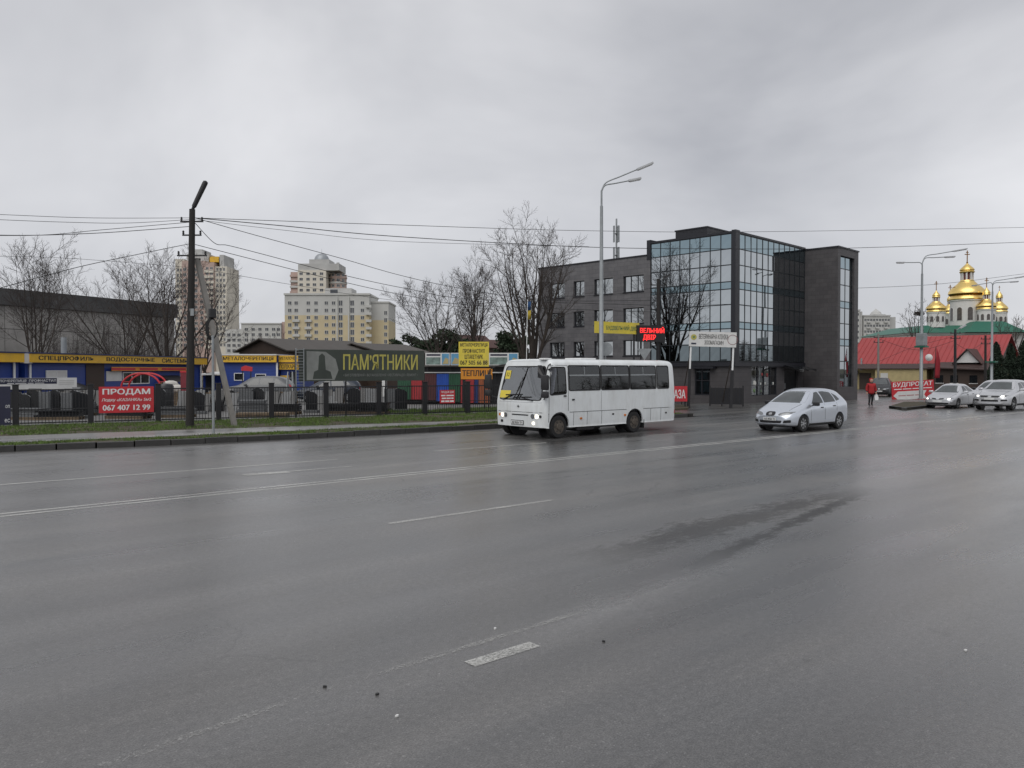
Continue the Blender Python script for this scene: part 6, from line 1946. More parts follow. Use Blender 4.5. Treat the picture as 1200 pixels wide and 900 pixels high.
# cards behind the windscreen
p1 = bb.ray_cast(Vector((-6, .70, 2.12)), Vector((1, 0, 0)))[0]
cd = MB().span(-.004, .004, -.11, .11, -.15, .15).build('route_card', M['yellow'], bus); cd.location = p1 + Vector((-.02, 0, 0)); cd.rotation_euler.y = rad(14)
tx = lettering('32', -.07, .07, -.06, .07, M['ink'], cd, y=0); tx.rotation_euler.z = rad(-90); tx.location = (-.008, 0, 0)
p1 = bb.ray_cast(Vector((-6, .66, 1.45)), Vector((1, 0, 0)))[0]
cd = MB().span(-.004, .004, -.24, .22, -.13, .13).build('dash_card', M['yellow'], bus); cd.location = p1 + Vector((-.02, 0, 0)); cd.rotation_euler.y = rad(14)
bpy.data.objects['body']
# ================================================================== STREET LAMPS
def street_lamp(name, label, px, d, pytop, arms, z=.0, plinth=False):
    p = at(px, d)
    t = thing(name, label, 'street lamp', (p.x, p.y, z))
    zt = zat(pytop, d) - z
    MB().tube([(0, 0, 0), (0, 0, 1.2), (0, 0, 1.22), (0, 0, zt * .93)], [.15, .14, .125, .075], 12).build('lamp_pole', M['galv'], t, True)
    MB().tube([(0, 0, zt * .925), (0, 0, zt)], [.05, .045], 10).build('pole_top', M['galv'], t, True)
    MB().lathe([(.22, 0), (.22, .05), (.16, .08)], 12).build('foot_plate', M['galv'], t)
    for dx, dy, y0 in arms:                       # offset in picture pixels of the arm's tip and of its root
        k = d / 924
        # arms reach over the carriageway: mostly across the road, a little along it
        P = lambda f, y: R3 * (dx * k * f) + Vector((0, 0, zt - y * k))
        ys = y0 - 11 if dy < y0 - 12 else y0 - 5
        yl = lambda f: ys + (dy - ys) * f
        tip = P(1, dy); head0 = P(.70, yl(.70))
        q = catmull([tuple(v) for v in (P(0, y0), P(.015, y0 + (ys - y0) * .55), P(.10, yl(.10)), P(.35, yl(.35)), P(.70, yl(.70)))], 18)
        a = MB().tube([Vector(v) for v in q], .032, 8).build('arm', M['galv'], t, True)
        dd = (tip - head0)
        MB().bar(head0 - dd * .05, tip, .20, .08).build('lamp_head', M['silverlamp'], a)
        MB().bar(head0 + dd * .05 - Vector((0, 0, .06)), tip - dd * .05 - Vector((0, 0, .06)), .15, .03).build('lens', M['offwhite'], a)
    return t
street_lamp('street_lamp', 'tall grey street lamp with two heads standing behind the bus', 704.5, 38.2, 224, [(60, -32, 4), (46, -14, 6)], z=.15)
l2 = street_lamp('street_lamp', 'grey three armed street lamp on the island before the church', 1079.5, 59, 310, [(52, -18, 2), (38, -9, 4), (-30, -2, 3)], z=.1)
MB().box(0, 0, 3.9, .75, .75, .12).build('pole_collar', M['greenroof'], l2)
MB().bevelbox(-.32, .32, -.30, .30, 3.97, 4.9, .03).build('pole_cabinet', M['galv'], l2)
l3 = street_lamp('street_lamp', 'grey three armed street lamp above the SUV, farthest right', 1162, 72, 333, [(38, -9, 2), (30, -3, 4), (-24, 2, 3)], z=.1)
MB().box(0, 0, 2.9, .8, .8, .12).build('pole_collar', M['greenroof'], l3)

# kerbed island under the second lamp
isl = structure(link('traffic_island', None))
ipts = [gp(1042, 478.5), gp(1060, 481), gp(1092, 477.5), gp(1098, 473), gp(1060, 473)]
MB().prism([(p.x, p.y) for p in ipts], 0.0, .13).build('island_top', M['soil'], isl)
for a, b_ in zip(ipts[:3], ipts[1:4]):
    n = max(1, int((b_ - a).length / 1.0))
    for k in range(n):
        p, q = a.lerp(b_, k / n), a.lerp(b_, (k + 1) / n)
        o = link('kerbstone', stone, isl); o.location = (*((p + q) / 2)[:2], -.02); dv = q - p
        o.rotation_euler.z = math.atan2(dv.y, dv.x); o.scale.x = dv.length / 1.0
# poles
def dark_pole(name, label, px, d, pytop, r, m, lamp=None, armlen=1.4):
    p = at(px, d)
    t = thing(name, label, 'pole', (p.x, p.y, 0))
    zt = zat(pytop, d)
    MB().tube([(0, 0, 0), (.02, 0, zt * .5), (.03, .02, zt)], [r, r * .9, r * .75], 10).build('pole_shaft', m, t, True)
    for zz in (zt - .35, zt - .8):
        MB().bar(Vector((.03, 0, zz)) - R3 * .45, Vector((.03, 0, zz)) + R3 * .45, .06).build('cross_arm', M['black'], t)
        for sg in (-1, 1):
            MB().lathe([(.02, 0), (.05, .03), (.03, .08), (.02, .15)], 8, Vector((.03, 0, zz + .03)) + R3 * .4 * sg).build('insulator', M['darkplastic'], t, True)
    if lamp:
        k = d / 924
        tip = R3 * (lamp[0] * k) + Vector((0, 0, zt - lamp[1] * k))
        root = Vector((.03, 0, zt - .1))
        a = MB().tube([root, root.lerp(tip, .5)], .03, 8).build('arm', M['galv'], t, True)
        MB().bar(root.lerp(tip, .42), tip, .22, .12).build('lamp_head', M[lamp[2]], a)
    return t
dark_pole('utility_pole', 'dark pole with a small lamp beside the LED display', 771, 45, 327, .13, M['wood'], (14, -5, 'darkplastic'))
dark_pole('utility_pole', 'black pole with a pale lamp head before the red roof', 1119, 70, 386, .13, M['black'], (12, -5, 'silverlamp'))
dark_pole('utility_pole', 'brown wooden pole before the gable of the red roof', 1154.5, 74, 393, .12, M['wood'])
dark_pole('utility_pole', 'thin grey concrete pole before the beige wall', 1029, 72, 391, .11, M['concrete'])

# ================================================================== OVERHEAD CABLES
def cable(label, pts, r=.014):
    P3 = [at(x, d, zat(y, d)) for x, y, d in pts]
    q = catmull([tuple(p) for p in P3], max(12, 8 * len(P3)))
    o = MB().tube([Vector(p) for p in q], r * .72, 5).build('overhead_cable', M['cable'], None, True)
    tag(o, label, 'cable', 'overhead cables')
dp_ = dpole
cable('uppermost cable left of the utility pole', [(-120, 247, 24), (0, 252, 26), (110, 256, 27.5), (224, 256, dp_)], .012)
cable('second cable from the top left of the pole', [(-120, 252, 24), (0, 258, 26), (80, 261, 27), (150, 262, 28), (224, 258, dp_)], .012)
cable('third cable left of the pole, sagging in a double strand', [(-120, 268, 24), (0, 276, 26), (110, 274, 27.5), (224, 266, dp_)], .017)
cable('fourth cable left of the pole, close under the third', [(-120, 274, 24), (0, 276.5, 26), (60, 275.5, 27), (120, 270, 27.6), (224, 261, dp_)], .014)
cable('cable falling steeply to the left edge of the picture', [(-60, 353, 22), (0, 338, 24), (90, 314, 26), (160, 299, 27.6), (224, 286, dp_)], .016)
cable('thin upper cable running right across the whole sky', [(230, 256, dp_), (460, 264, 33), (690, 271, 40), (900, 272, 46), (1260, 266, 56)], .016)
cable('thicker second cable running right across the sky past the glass corner', [(230, 256, dp_), (330, 265, 30), (470, 278, 33), (690, 290, 40), (850, 292, 45), (1000, 291, 50), (1260, 282, 58)], .022)
cable('faint third cable just below the second', [(230, 258, dp_), (340, 271, 30), (470, 283.5, 33), (690, 289.5, 40)], .011)
cable('highest of the three cables falling towards the dark pole', [(230, 256, dp_), (300, 276, 30), (400, 303, 33), (470, 323, 36), (540, 338, 38), (640, 352, 41), (770, 352, 45)], .017)
cable('middle of the three cables falling towards the dark pole', [(230, 262, dp_), (252, 285, 29.5), (268, 288, 30), (300, 296, 31), (400, 322, 34), (480, 339, 37), (560, 351, 39), (771, 358, 45)], .017)
cable('lowest of the three cables falling towards the dark pole', [(230, 287, dp_), (300, 305, 31), (400, 330, 34), (480, 347, 37), (560, 358, 39), (771, 366, 45)], .017)
cable('thin far cable behind the yellow apartment block', [(240, 316, 60), (350, 335, 64), (470, 353, 68), (640, 368, 74)], .02)
cable('thin far cable before the warehouse sky', [(-60, 300, 50), (60, 302, 52), (150, 308, 54), (226, 314, 56)], .016)
cable('cable rising to the right before the church domes', [(1000, 338, 62), (1100, 333, 66), (1200, 321, 72), (1240, 316, 74)], .02)
cable('sagging cable across the grey wing windows', [(560, 356, 60), (640, 349, 58), (720, 345, 52), (771, 336, 45)], .015)
cable('cable between the poles before the red roof', [(1029, 397, 72), (1075, 410, 71), (1119, 399, 70)], .02)
cable('second cable between the poles before the red roof', [(1119, 402, 70), (1136, 410, 72), (1154, 400, 74)], .02)
cable('slack cable crossing the red roof lower down', [(1029, 424, 72), (1070, 407, 71), (1119, 394, 70)], .018)

# ================================================================== ARROW BANNER, FLAG, PERSON
s, w, h = front_sign('arrow_banner', 'tilted red banner with white lettering and white arrow on the island', 'banner', 1046, 1095.5, 447.5, 471, 60.5, M['red'], thick=.06, legs=(.08, .92))
s.rotation_euler.y = rad(-3.2)
lettering('БУДПРОКАТ', w * .03, w * .97, h * .69, h * .95, M['white'], s, bold=.012, shear=.1)
print_bars(s, w * .05, w * .95, h * .59, h * .63, M['white'], 4, 5)
MB().prism([(w * .03, h * .29), (w * .14, h * .50), (w * .82, h * .50), (w * .76, h * .29), (w * .82, h * .08), (w * .14, h * .08)], -.012, -.003, 'y').build('arrow_print', M['offwhite'], s)
M['pinkink'] = mat('pale_red_ink', (0.42, 0.22, 0.22), 0.6)
print_bars(s, w * .15, w * .68, h * .26, h * .31, M['pinkink'], 3, 6, y=-.016)
p = at(1096.5, 63)
fl = thing('feather_flag', 'tall dark red feather flag behind the arrow banner', 'flag', (p.x, p.y, 0), CAM_RZ)
k = 63 / 924
z0, z1 = zat(443, 63), zat(408, 63)
mb = MB(); vs = []
for i in range(9):
    f = i / 8
    wl, wr = -.1 - .02 * math.sin(f * 5), .34 * math.sin(min(1, (1 - f) * 1.35 + .12) * math.pi / 2)
    z = z0 + (z1 - z0) * f
    vs += [(wl + .12 * f, .05 * math.sin(f * 6), z), (wr + .02 * f, .04 * math.cos(f * 5), z)]
mb.add(vs, [(2 * i, 2 * i + 1, 2 * i + 3, 2 * i + 2) for i in range(8)])
M['darkred'] = mat('dark_red_cloth', (0.26, 0.012, 0.022), 0.8)
o = mb.build('flag_cloth', M['darkred'], fl, True)
md = o.modifiers.new('s', 'SOLIDIFY'); md.thickness = .01; apply_mods(o)
MB().tube([(-.12, 0, 0), (-.12, 0, z0), (0, 0, z1 + .1)], .025, 6).build('flag_pole', M['black'], fl, True)
MB().box(-.12, 0, .04, .6, .6, .08).build('flag_base', M['black'], fl)
# national flag hanging limp on a pole beside the largest tree
p = at(618.5, 47)
fl = thing('blue_yellow_flag', 'limp blue and yellow flag on a thin pole before the largest bare tree', 'flag', (p.x, p.y, .1), CAM_RZ)
zt = zat(355, 47)
MB().tube([(-.12, 0, 0), (-.02, 0, zt + .1)], .022, 6).build('flag_pole', M['white'], fl, True)
M['flagblue'] = mat('flag_blue', (0.03, 0.09, 0.22), 0.8); M['flagyellow'] = mat('flag_yellow', (0.5, 0.38, 0.05), 0.8)
for mm, za, zb_ in (('flagblue', zt - .55, zt), ('flagyellow', zt - 1.1, zt - .552)):
    mb = MB(); vs = []
    for i in range(10):
        x = .02 + .019 * i
        vs += [(x - .02, .05 * math.sin(i * 1.7), za), (x, .05 * math.sin(i * 1.7 + .4), zb_)]
    mb.add(vs, [(2 * i, 2 * i + 2, 2 * i + 3, 2 * i + 1) for i in range(9)])
    o = mb.build('flag_band', M[mm], fl, True); md = o.modifiers.new('s', 'SOLIDIFY'); md.thickness = .006; apply_mods(o)

# person in red
M['skin'] = mat('skin', (0.45, 0.27, 0.20), 0.6); M['coat'] = mat('red_coat', (0.30, 0.015, 0.018), 0.85); M['trousers'] = mat('dark_trousers', (0.015, 0.015, 0.018), 0.9)
def skin_mesh(name, verts, edges, radii, m, parent, root=0, sub=2):
    me = bpy.data.meshes.new(name); me.from_pydata(verts, edges, [])
    o = link(name, me, parent)
    o.modifiers.new('skin', 'SKIN')
    for i, r in enumerate(radii):
        me.skin_vertices[0].data[i].radius = r if isinstance(r, tuple) else (r, r)
        me.skin_vertices[0].data[i].use_root = (i == root)
    md = o.modifiers.new('sub', 'SUBSURF'); md.levels = sub; md.render_levels = sub
    apply_mods(o)
    o.data.materials.clear(); o.data.materials.append(m); o.data.shade_smooth()
    return o
p = gp(1021, 476.0)
per = thing('person', 'person in a red hooded coat walking with a white bag', 'person', (p.x, p.y, 0), CAM_RZ)
V = [(0, 0, .92), (0, 0, 1.12), (0, 0, 1.34), (0, -.01, 1.47), (0, -.02, 1.60), (-.10, 0, .86), (-.12, -.06, .48), (-.12, .02, .09), (-.12, -.14, .05), (.10, 0, .86), (.12, .08, .48), (.11, .16, .10), (.11, .02, .05),
     (-.20, 0, 1.36), (-.27, .02, 1.10), (-.26, -.06, .86), (.20, 0, 1.36), (.27, .02, 1.10), (.28, -.05, .86)]
E = [(0, 1), (1, 2), (2, 3), (3, 4), (0, 5), (5, 6), (6, 7), (7, 8), (0, 9), (9, 10), (10, 11), (11, 12), (2, 13), (13, 14), (14, 15), (2, 16), (16, 17), (17, 18)]
rr = [.14, .13, .14, .06, .095, .09, .065, .05, .045, .09, .065, .05, .045, .07, .05, .04, .07, .05, .04]
body_p = skin_mesh('body', V, E, rr, M['trousers'], per)
CV = [(0, 0, .72), (0, 0, .95), (0, 0, 1.2), (0, 0, 1.38), (0, .0, 1.46), (-.21, 0, 1.37), (-.285, .02, 1.10), (-.275, -.05, .92), (.21, 0, 1.37), (.285, .02, 1.10), (.295, -.04, .92)]
CE = [(0, 1), (1, 2), (2, 3), (3, 4), (3, 5), (5, 6), (6, 7), (3, 8), (8, 9), (9, 10)]
skin_mesh('coat', CV, CE, [.235, .22, .20, .17, .10, .09, .075, .065, .09, .075, .065], M['coat'], per)
MB().lathe([(.05, -.13), (.085, -.08), (.105, 0), (.10, .07), (.06, .12), (.01, .135)], 14, (0, -.015, 1.60)).build('head', M['skin'], per, True)
MB().lathe([(.09, -.12), (.118, -.04), (.126, .03), (.115, .10), (.07, .15), (.01, .165)], 14, (0, .02, 1.60)).build('hood', M['coat'], per, True)
for sx in (-1, 1): MB().lathe([(.004, -.012), (.012, 0), (.004, .012)], 8, (sx * .035, -.118, 1.61)).build('eye', M['ink'], per)
MB().prism([(-.014, 1.565), (.014, 1.565), (0, 1.60)], -.145, -.10, 'y').build('nose', M['skin'], per)
for sx in (-.275, .29):
    hnd = MB().bevelbox(sx - .035, sx + .035, -.08, -.03, .80, .90, .015).build('hand', M['skin'], per, True)
    for k in range(4): MB().tube([(sx - .026 + .017 * k, -.055, .805), (sx - .026 + .017 * k, -.065, .77), (sx - .026 + .017 * k, -.045, .74)], [.009, .009, .007], 5).build('finger', M['skin'], hnd, True)
    MB().tube([(sx - .035, -.065, .87), (sx - .05, -.085, .835), (sx - .04, -.09, .80)], [.010, .010, .008], 5).build('thumb', M['skin'], hnd, True)
bp_ = p + R3 * .29
bag = thing('carrier_bag', 'white carrier bag held by the person in red', 'bag', (bp_.x, bp_.y, .38), CAM_RZ)
mb = MB()
bx = [(-.10, 0), (.10, 0), (.12, .18), (.07, .30), (.015, .38), (-.015, .38), (-.07, .30), (-.12, .18)]
mb.prism(bx, -.14, .02, 'y').build('bag_body', M['white'], bag)
MB().tube([(-.03, -.06, .37), (-.025, -.06, .42), (.0, -.06, .44), (.025, -.06, .42), (.03, -.06, .37)], .008, 5).build('bag_handle', M['white'], bag, True)
# ================================================================== KIOSKS AND YARD
def siding(parent, x0, x1, z0, z1, y, m, n):
    """horizontal boards, each its own piece"""
    hgt = (z1 - z0) / n
    me = MB().add([(x0, 0, 0), (x1, 0, 0), (x1, -.02, .0), (x0, -.02, 0), (x0, 0, hgt - .012), (x1, 0, hgt - .012), (x1, -.008, hgt - .012), (x0, -.008, hgt - .012)],
                  [(3, 2, 1, 0), (4, 5, 6, 7), (3, 7, 6, 2), (0, 1, 5, 4), (0, 4, 7, 3), (1, 2, 6, 5)]).mesh('siding_board', m)
    for k in range(n):
        o = link('siding_board', me, parent); o.location = (0, y, z0 + k * hgt)
def small_window(parent, x0, x1, z0, z1, y, glass='darkglass', frame='white', mull=1):
    w_ = link('window', None, parent)
    t = .055
    mb = MB().span(x0, x0 + t, y - .05, y, z0, z1).span(x1 - t, x1, y - .05, y, z0, z1).span(x0 + t, x1 - t, y - .05, y, z1 - t, z1).span(x0 + t, x1 - t, y - .05, y, z0, z0 + t)
    for k in range(mull):
        xm = x0 + (x1 - x0) * (k + 1) / (mull + 1); mb.span(xm - t / 2, xm + t / 2, y - .045, y, z0 + t, z1 - t)
    mb.build('frame', M[frame], w_)
    MB().span(x0 + t * .5, x1 - t * .5, y - .025, y - .01, z0 + t * .5, z1 - t * .5).build('pane', M[glass], w_)
    return w_
M['roofblue'] = mat('blue_roof_trim', (0.02, 0.03, 0.09), 0.5)
A, B_ = at(29, 42), at(236, 60)
KD = (B_ - A); KL = KD.length; KD.normalize()
krz = math.atan2(KD.y, KD.x)
kiosk = thing('blue_kiosk', 'long blue kiosk with a yellow lettered fascia behind the fence at the left', 'kiosk', (A.x, A.y, 0.15), krz)
kx_ = lambda px: hit(px, A, KD)
def kz(py, px): return zat(py, dep(A + KD * kx_(px))) - .15
ZF0, ZF1 = 2.53, 3.0
siding(kiosk, 0, KL, 0.05, ZF0, -.0, M['bluewall'], 14)
MB().span(0, KL, .002, 5, 0, ZF0 + .3).build('core', M['bluewall'], kiosk)
MB().span(-.1, KL + .1, -.42, -.34, ZF0, ZF1).build('fascia', M['fascia'], kiosk)
MB().span(-.15, KL + .15, -.46, 5.1, ZF1 + .002, ZF1 + .07).build('roof_edge', M['roofblue'], kiosk)
MB().span(-.1, KL + .1, -.335, -.003, ZF0 + .02, ZF0 + .06).build('soffit', M['roofblue'], kiosk)
def ftext(t, pxa, pxb):
    P = A + Vector((KD.y, -KD.x, 0)) * .42
    a, b_ = hit(pxa, P, KD), hit(pxb, P, KD)
    lettering(t, a, b_, ZF0 + .09, ZF1 - .09, M['ink'], kiosk, y=-.426, bold=.02)
ftext('СПЕЦПРОФИЛЬ', 45.5, 110); ftext('ВОДОСТОЧНЫЕ', 125, 181.5); ftext('СИСТЕМЫ', 190, 220.5)
MB().span(kx_(100), kx_(121.5), -.05, -.022, .05, ZF0 - .05).build('brown_door', M['brownwall'], kiosk)
small_window(kiosk, kx_(53), kx_(77.5), kz(443, 65), kz(434, 65), -.022, 'offwhite')
MB().span(kx_(124), kx_(142), -.05, -.022, kz(446.5, 133), kz(435, 133)).build('white_notice', M['offwhite'], kiosk)
small_window(kiosk, kx_(143), kx_(174), kz(450, 158), kz(436, 158), -.022, 'darkglass', 'white', 2)
ob_ = MB().span(kx_(126), kx_(221), -.30, -.26, kz(434.6, 170), kz(430.2, 170)).build('orange_board', M['orange'], kiosk)
P2 = A + Vector((KD.y, -KD.x, 0)) * .3
print_bars(kiosk, hit(131, P2, KD), hit(218, P2, KD), kz(433.8, 170), kz(431.2, 170), M['red'], 3, 7, y=-.305)
yw = small_window(kiosk, kx_(188), kx_(207.5), kz(456, 198), kz(446, 198), -.022, 'darkglass', 'fascia')
MB().prism([(-.9, kz(441.5, 198) - .35), (-.02, kz(441.5, 198) + .1), (-.02, kz(441.5, 198) - .35)], kx_(187), kx_(208.5), 'x').build('window_awning', M['darkplastic'], kiosk)
small_window(kiosk, kx_(210.5), kx_(221), kz(458, 215), kz(437, 215), -.022, 'darkglass', 'white', 0)
MB().tube([(KL - .3, -.12, .05), (KL - .3, -.12, ZF0 - .1)], .06, 8).build('downpipe', M['white'], kiosk, True)
MB().tube([(.25, -.12, .05), (.25, -.12, ZF0 - .1)], .06, 8).build('downpipe', M['white'], kiosk, True)
MB().tube([(kx_(97), 1.2, ZF1 + .05), (kx_(97), 1.2, ZF1 + 1.05)], .16, 10).build('roof_flue', M['galv'], kiosk, True)
# neighbouring kiosk cut by the picture edge
A0, B0 = at(-70, 37.5), at(21.5, 41.6)
k0d = (B0 - A0); k0l = k0d.length
k0 = thing('blue_kiosk', 'blue kiosk with plain yellow fascia cut by the left picture edge', 'kiosk', (A0.x, A0.y, .15), math.atan2(k0d.y, k0d.x))
siding(k0, 0, k0l, .05, ZF0, 0, M['bluewall'], 14)
MB().span(0, k0l, .002, 4.5, 0, ZF0 + .3).build('core', M['bluewall'], k0)
MB().span(-.1, k0l, -.42, -.34, ZF0, ZF1).build('fascia', M['fascia'], k0)
MB().span(-.15, k0l + .05, -.46, 4.6, ZF1 + .002, ZF1 + .07).build('roof_edge', M['roofblue'], k0)
MB().tube([(k0l - .35, -.12, .05), (k0l - .35, -.12, ZF0)], .06, 8).build('downpipe', M['white'], k0, True)
MB().span(k0l + .02, k0l + .55, -.35, -.1, ZF0 - .05, ZF1).build('gutter_box', M['offwhite'], k0)
# roofing advert on the yard side
s, w, h = front_sign('roofing_sign', 'white and navy roofing sign with small lettering behind the fence at the left', 'sign', -30, 90, 443, 456.5, 40.2, M['offwhite'], rz=rad(10), legs=(.1, .9))
MB().span(0, w * .79, -.006, -.002, h * .48, h * .98).build('navy_print', M['navy'], s)
lettering('МЕТАЛОЧЕРЕПИЦЯ  ПРОФНАСТИЛ', w * .12, w * .78, h * .62, h * .88, M['white'], s, y=-.012)
print_bars(s, w * .30, w * .66, h * .52, h * .57, M['white'], 4, 8, y=-.012)
for k in range(3): MB().span(w * .815, w * .97, -.008, -.002, h * (.72 - k * .16), h * (.78 - k * .16)).build('print_line', M['greyrender'], s)
# red arched shelter frame
p = at(165, 46)
ar = thing('red_arch', 'red arched frame standing before the kiosk window', 'frame', (p.x, p.y, .16), CAM_RZ)
k = 46 / 924
pts = []
for i in range(17):
    a = math.pi * i / 16
    pts.append((math.cos(a) * 23 * k, 0, 1.1 + math.sin(a) * (zat(437.5, 46) - 1.26)))
for y in (0, .9):
    MB().tube([(pts[0][0], y, 0)] + [(q[0], y, q[2]) for q in pts] + [(pts[-1][0], y, 0)], .055, 7).build('arch', M['red'], ar, True)
for i in (2, 8, 14): MB().tube([pts[i], (pts[i][0], .9, pts[i][2])], .03, 6).build('tie', M['red'], ar)
# second blue kiosk, square on
KD2 = 62.0
c0 = at(261, KD2)
kk = thing('blue_kiosk', 'blue boarded kiosk with yellow fascia right of the concrete strut', 'kiosk', (c0.x, c0.y, .15), CAM_RZ)
X = lambda px: (px - 261) * KD2 / 924
Z = lambda py: zat(py, KD2) - .15
siding(kk, 0, X(325), .05, Z(425.5), 0, M['bluewall'], 12)
MB().span(0, X(325), .002, 5, 0, Z(418)).build('core', M['bluewall'], kk)
MB().span(-.05, X(325.5), -.35, -.28, Z(424.5), Z(416.5)).build('fascia', M['fascia'], kk)
lettering('МЕТАЛОЧЕРЕПИЦЯ', X(263.5), X(322), Z(423), Z(418), M['ink'], kk, y=-.356, bold=.018)
MB().span(-.1, X(325.7), -.4, 5.1, Z(416.5) + .003, Z(415)).build('roof_edge', M['offwhite'], kk)
MB().span(X(324), X(326), -.1, -.022, .05, Z(425)).build('corner_trim', M['white'], kk)
small_window(kk, X(274.5), X(286), Z(446), Z(437), -.022, 'darkglass', 'white', 0)
small_window(kk, X(299.5), X(312), Z(446), Z(438), -.022, 'darkglass', 'white', 0)
MB().span(X(326.3), X(349), .6, 5, 0, Z(418)).build('side_core', M['bluewall'], kk)
MB().span(X(325.8), X(348.5), .2, .26, Z(424.5), Z(416.5)).build('side_fascia', M['fascia'], kk)
lettering('МЕТАЛОЧЕР', X(327), X(347), Z(421.5), Z(418), M['ink'], kk, y=.194, bold=.015)
MB().span(X(325.8), X(348.5), .3, .36, Z(433), Z(426)).build('lower_fascia', M['fascia'], kk)
lettering('ПОЛІКАРБО', X(326.5), X(348), Z(432), Z(427), M['ink'], kk, y=.294, bold=.02)
MB().span(X(326.5), X(336.5), .5, .598, Z(452), Z(440)).build('yellow_panel', M['fascia'], kk)
MB().span(X(337.5), X(345), .5, .598, .05, Z(436)).build('door', M['darkglass'], kk)
# low outbuilding between the kiosks and a white sheet roof
p = at(238, 63)
lo = thing('lean_to', 'blue lean-to with a white sheet roof between the two blue kiosks', 'shed', (p.x, p.y, .15), CAM_RZ)
MB().span(0, 1.5, 0, 3, 0, Z(440)).build('wall', M['bluewall'], lo)
MB().add([(-.2, -.9, Z(440)), (1.7, -.9, Z(439)), (1.7, 3, Z(436)), (-.2, 3, Z(437)), (-.2, -.9, Z(440) + .08), (1.7, -.9, Z(439) + .08), (1.7, 3, Z(436) + .08), (-.2, 3, Z(437) + .08)], [(0, 1, 2, 3), (7, 6, 5, 4), (0, 4, 5, 1), (1, 5, 6, 2), (2, 6, 7, 3), (3, 7, 4, 0)]).build('roof', M['offwhite'], lo)
MB().span(.2, .9, -.03, -.002, .05, 1.9).build('door', M['darkplastic'], lo)
# headstones set out for sale behind the fence
M['granite'] = mat('black_granite', (0.018, 0.019, 0.021), 0.18, var=.25, scale=20)
M['greygranite'] = mat('grey_granite', (0.10, 0.105, 0.11), 0.4, var=.3, scale=18)
def headstone(label, px, d, hgt, wid, shape, m, rzo=0.0, grp='headstones for sale behind the fence'):
    p = at(px, d - 5.2)
    t = thing('headstone', label, 'headstone', (p.x, p.y, .17), CAM_RZ + rad(rzo), grp)
    MB().bevelbox(-wid * .65, wid * .65, -.14, .14, 0, .14, .012).build('plinth', M['greygranite'], t)
    if shape == 'arch':
        pts = [(-wid / 2, .141), (wid / 2, .141), (wid / 2, hgt - wid * .3)] + [(math.cos(a) * wid / 2, hgt - wid * .3 + math.sin(a) * wid * .3) for a in [math.pi * i / 10 for i in range(1, 10)]] + [(-wid / 2, hgt - wid * .3)]
    elif shape == 'wave':
        pts = [(-wid / 2, .141), (wid / 2, .141), (wid / 2, hgt * .82), (wid * .25, hgt * .93), (0, hgt * .95), (-wid * .25, hgt), (-wid / 2, hgt * .95)]
    else:
        pts = [(-wid / 2, .141), (wid / 2, .141), (wid / 2, hgt), (-wid / 2, hgt)]
    MB().prism(pts, -.045, .045, 'y').build('slab', M[m], t)
    return t
R_ = random.Random(12)
hs = [(20, 40.2, 1.2, .6, 'wave'), (28, 39.5, 1.05, .55, 'arch'), (40, 40.6, 1.25, .6, 'wave'), (52, 39.8, 1.15, .6, 'rect'), (64, 40.8, 1.2, .55, 'arch'), (78, 40.0, 1.1, .5, 'rect'), (90, 40.9, 1.2, .65, 'wave'), (97, 39.6, 1.1, .5, 'arch'), (186, 41.5, 1.25, .6, 'arch'), (232, 43, 1.1, .6, 'wave'), (288, 44, 1.05, .7, 'rect'), (302, 44.5, 1.2, .6, 'arch'), (365, 44, 1.1, .6, 'wave'), (415, 45, 1.2, .6, 'arch'), (458, 45.5, 1.15, .7, 'rect'), (470, 44.8, 1.2, .6, 'wave')]
ORD = 'first second third fourth fifth sixth seventh eighth ninth tenth eleventh twelfth thirteenth fourteenth fifteenth sixteenth'.split()
for k, (px, d, hh, ww, sh) in enumerate(hs):
    side_ = 'left of the red sale banner' if px < 115 else ('between the utility pole and the red banner' if px < 240 else ('before the grey SUV' if px < 310 else 'under the monument banner'))
    lab = {'arch': 'arched dark granite headstone', 'wave': 'dark granite headstone with slanting wavy top', 'rect': 'square topped grey granite headstone'}[sh]
    lab = ORD[k] + ' headstone from the left behind the fence: ' + lab.replace(' headstone', '')
    headstone(lab, px, d, hh, ww, sh, 'granite' if sh != 'rect' else 'greygranite', R_.uniform(-20, 20))
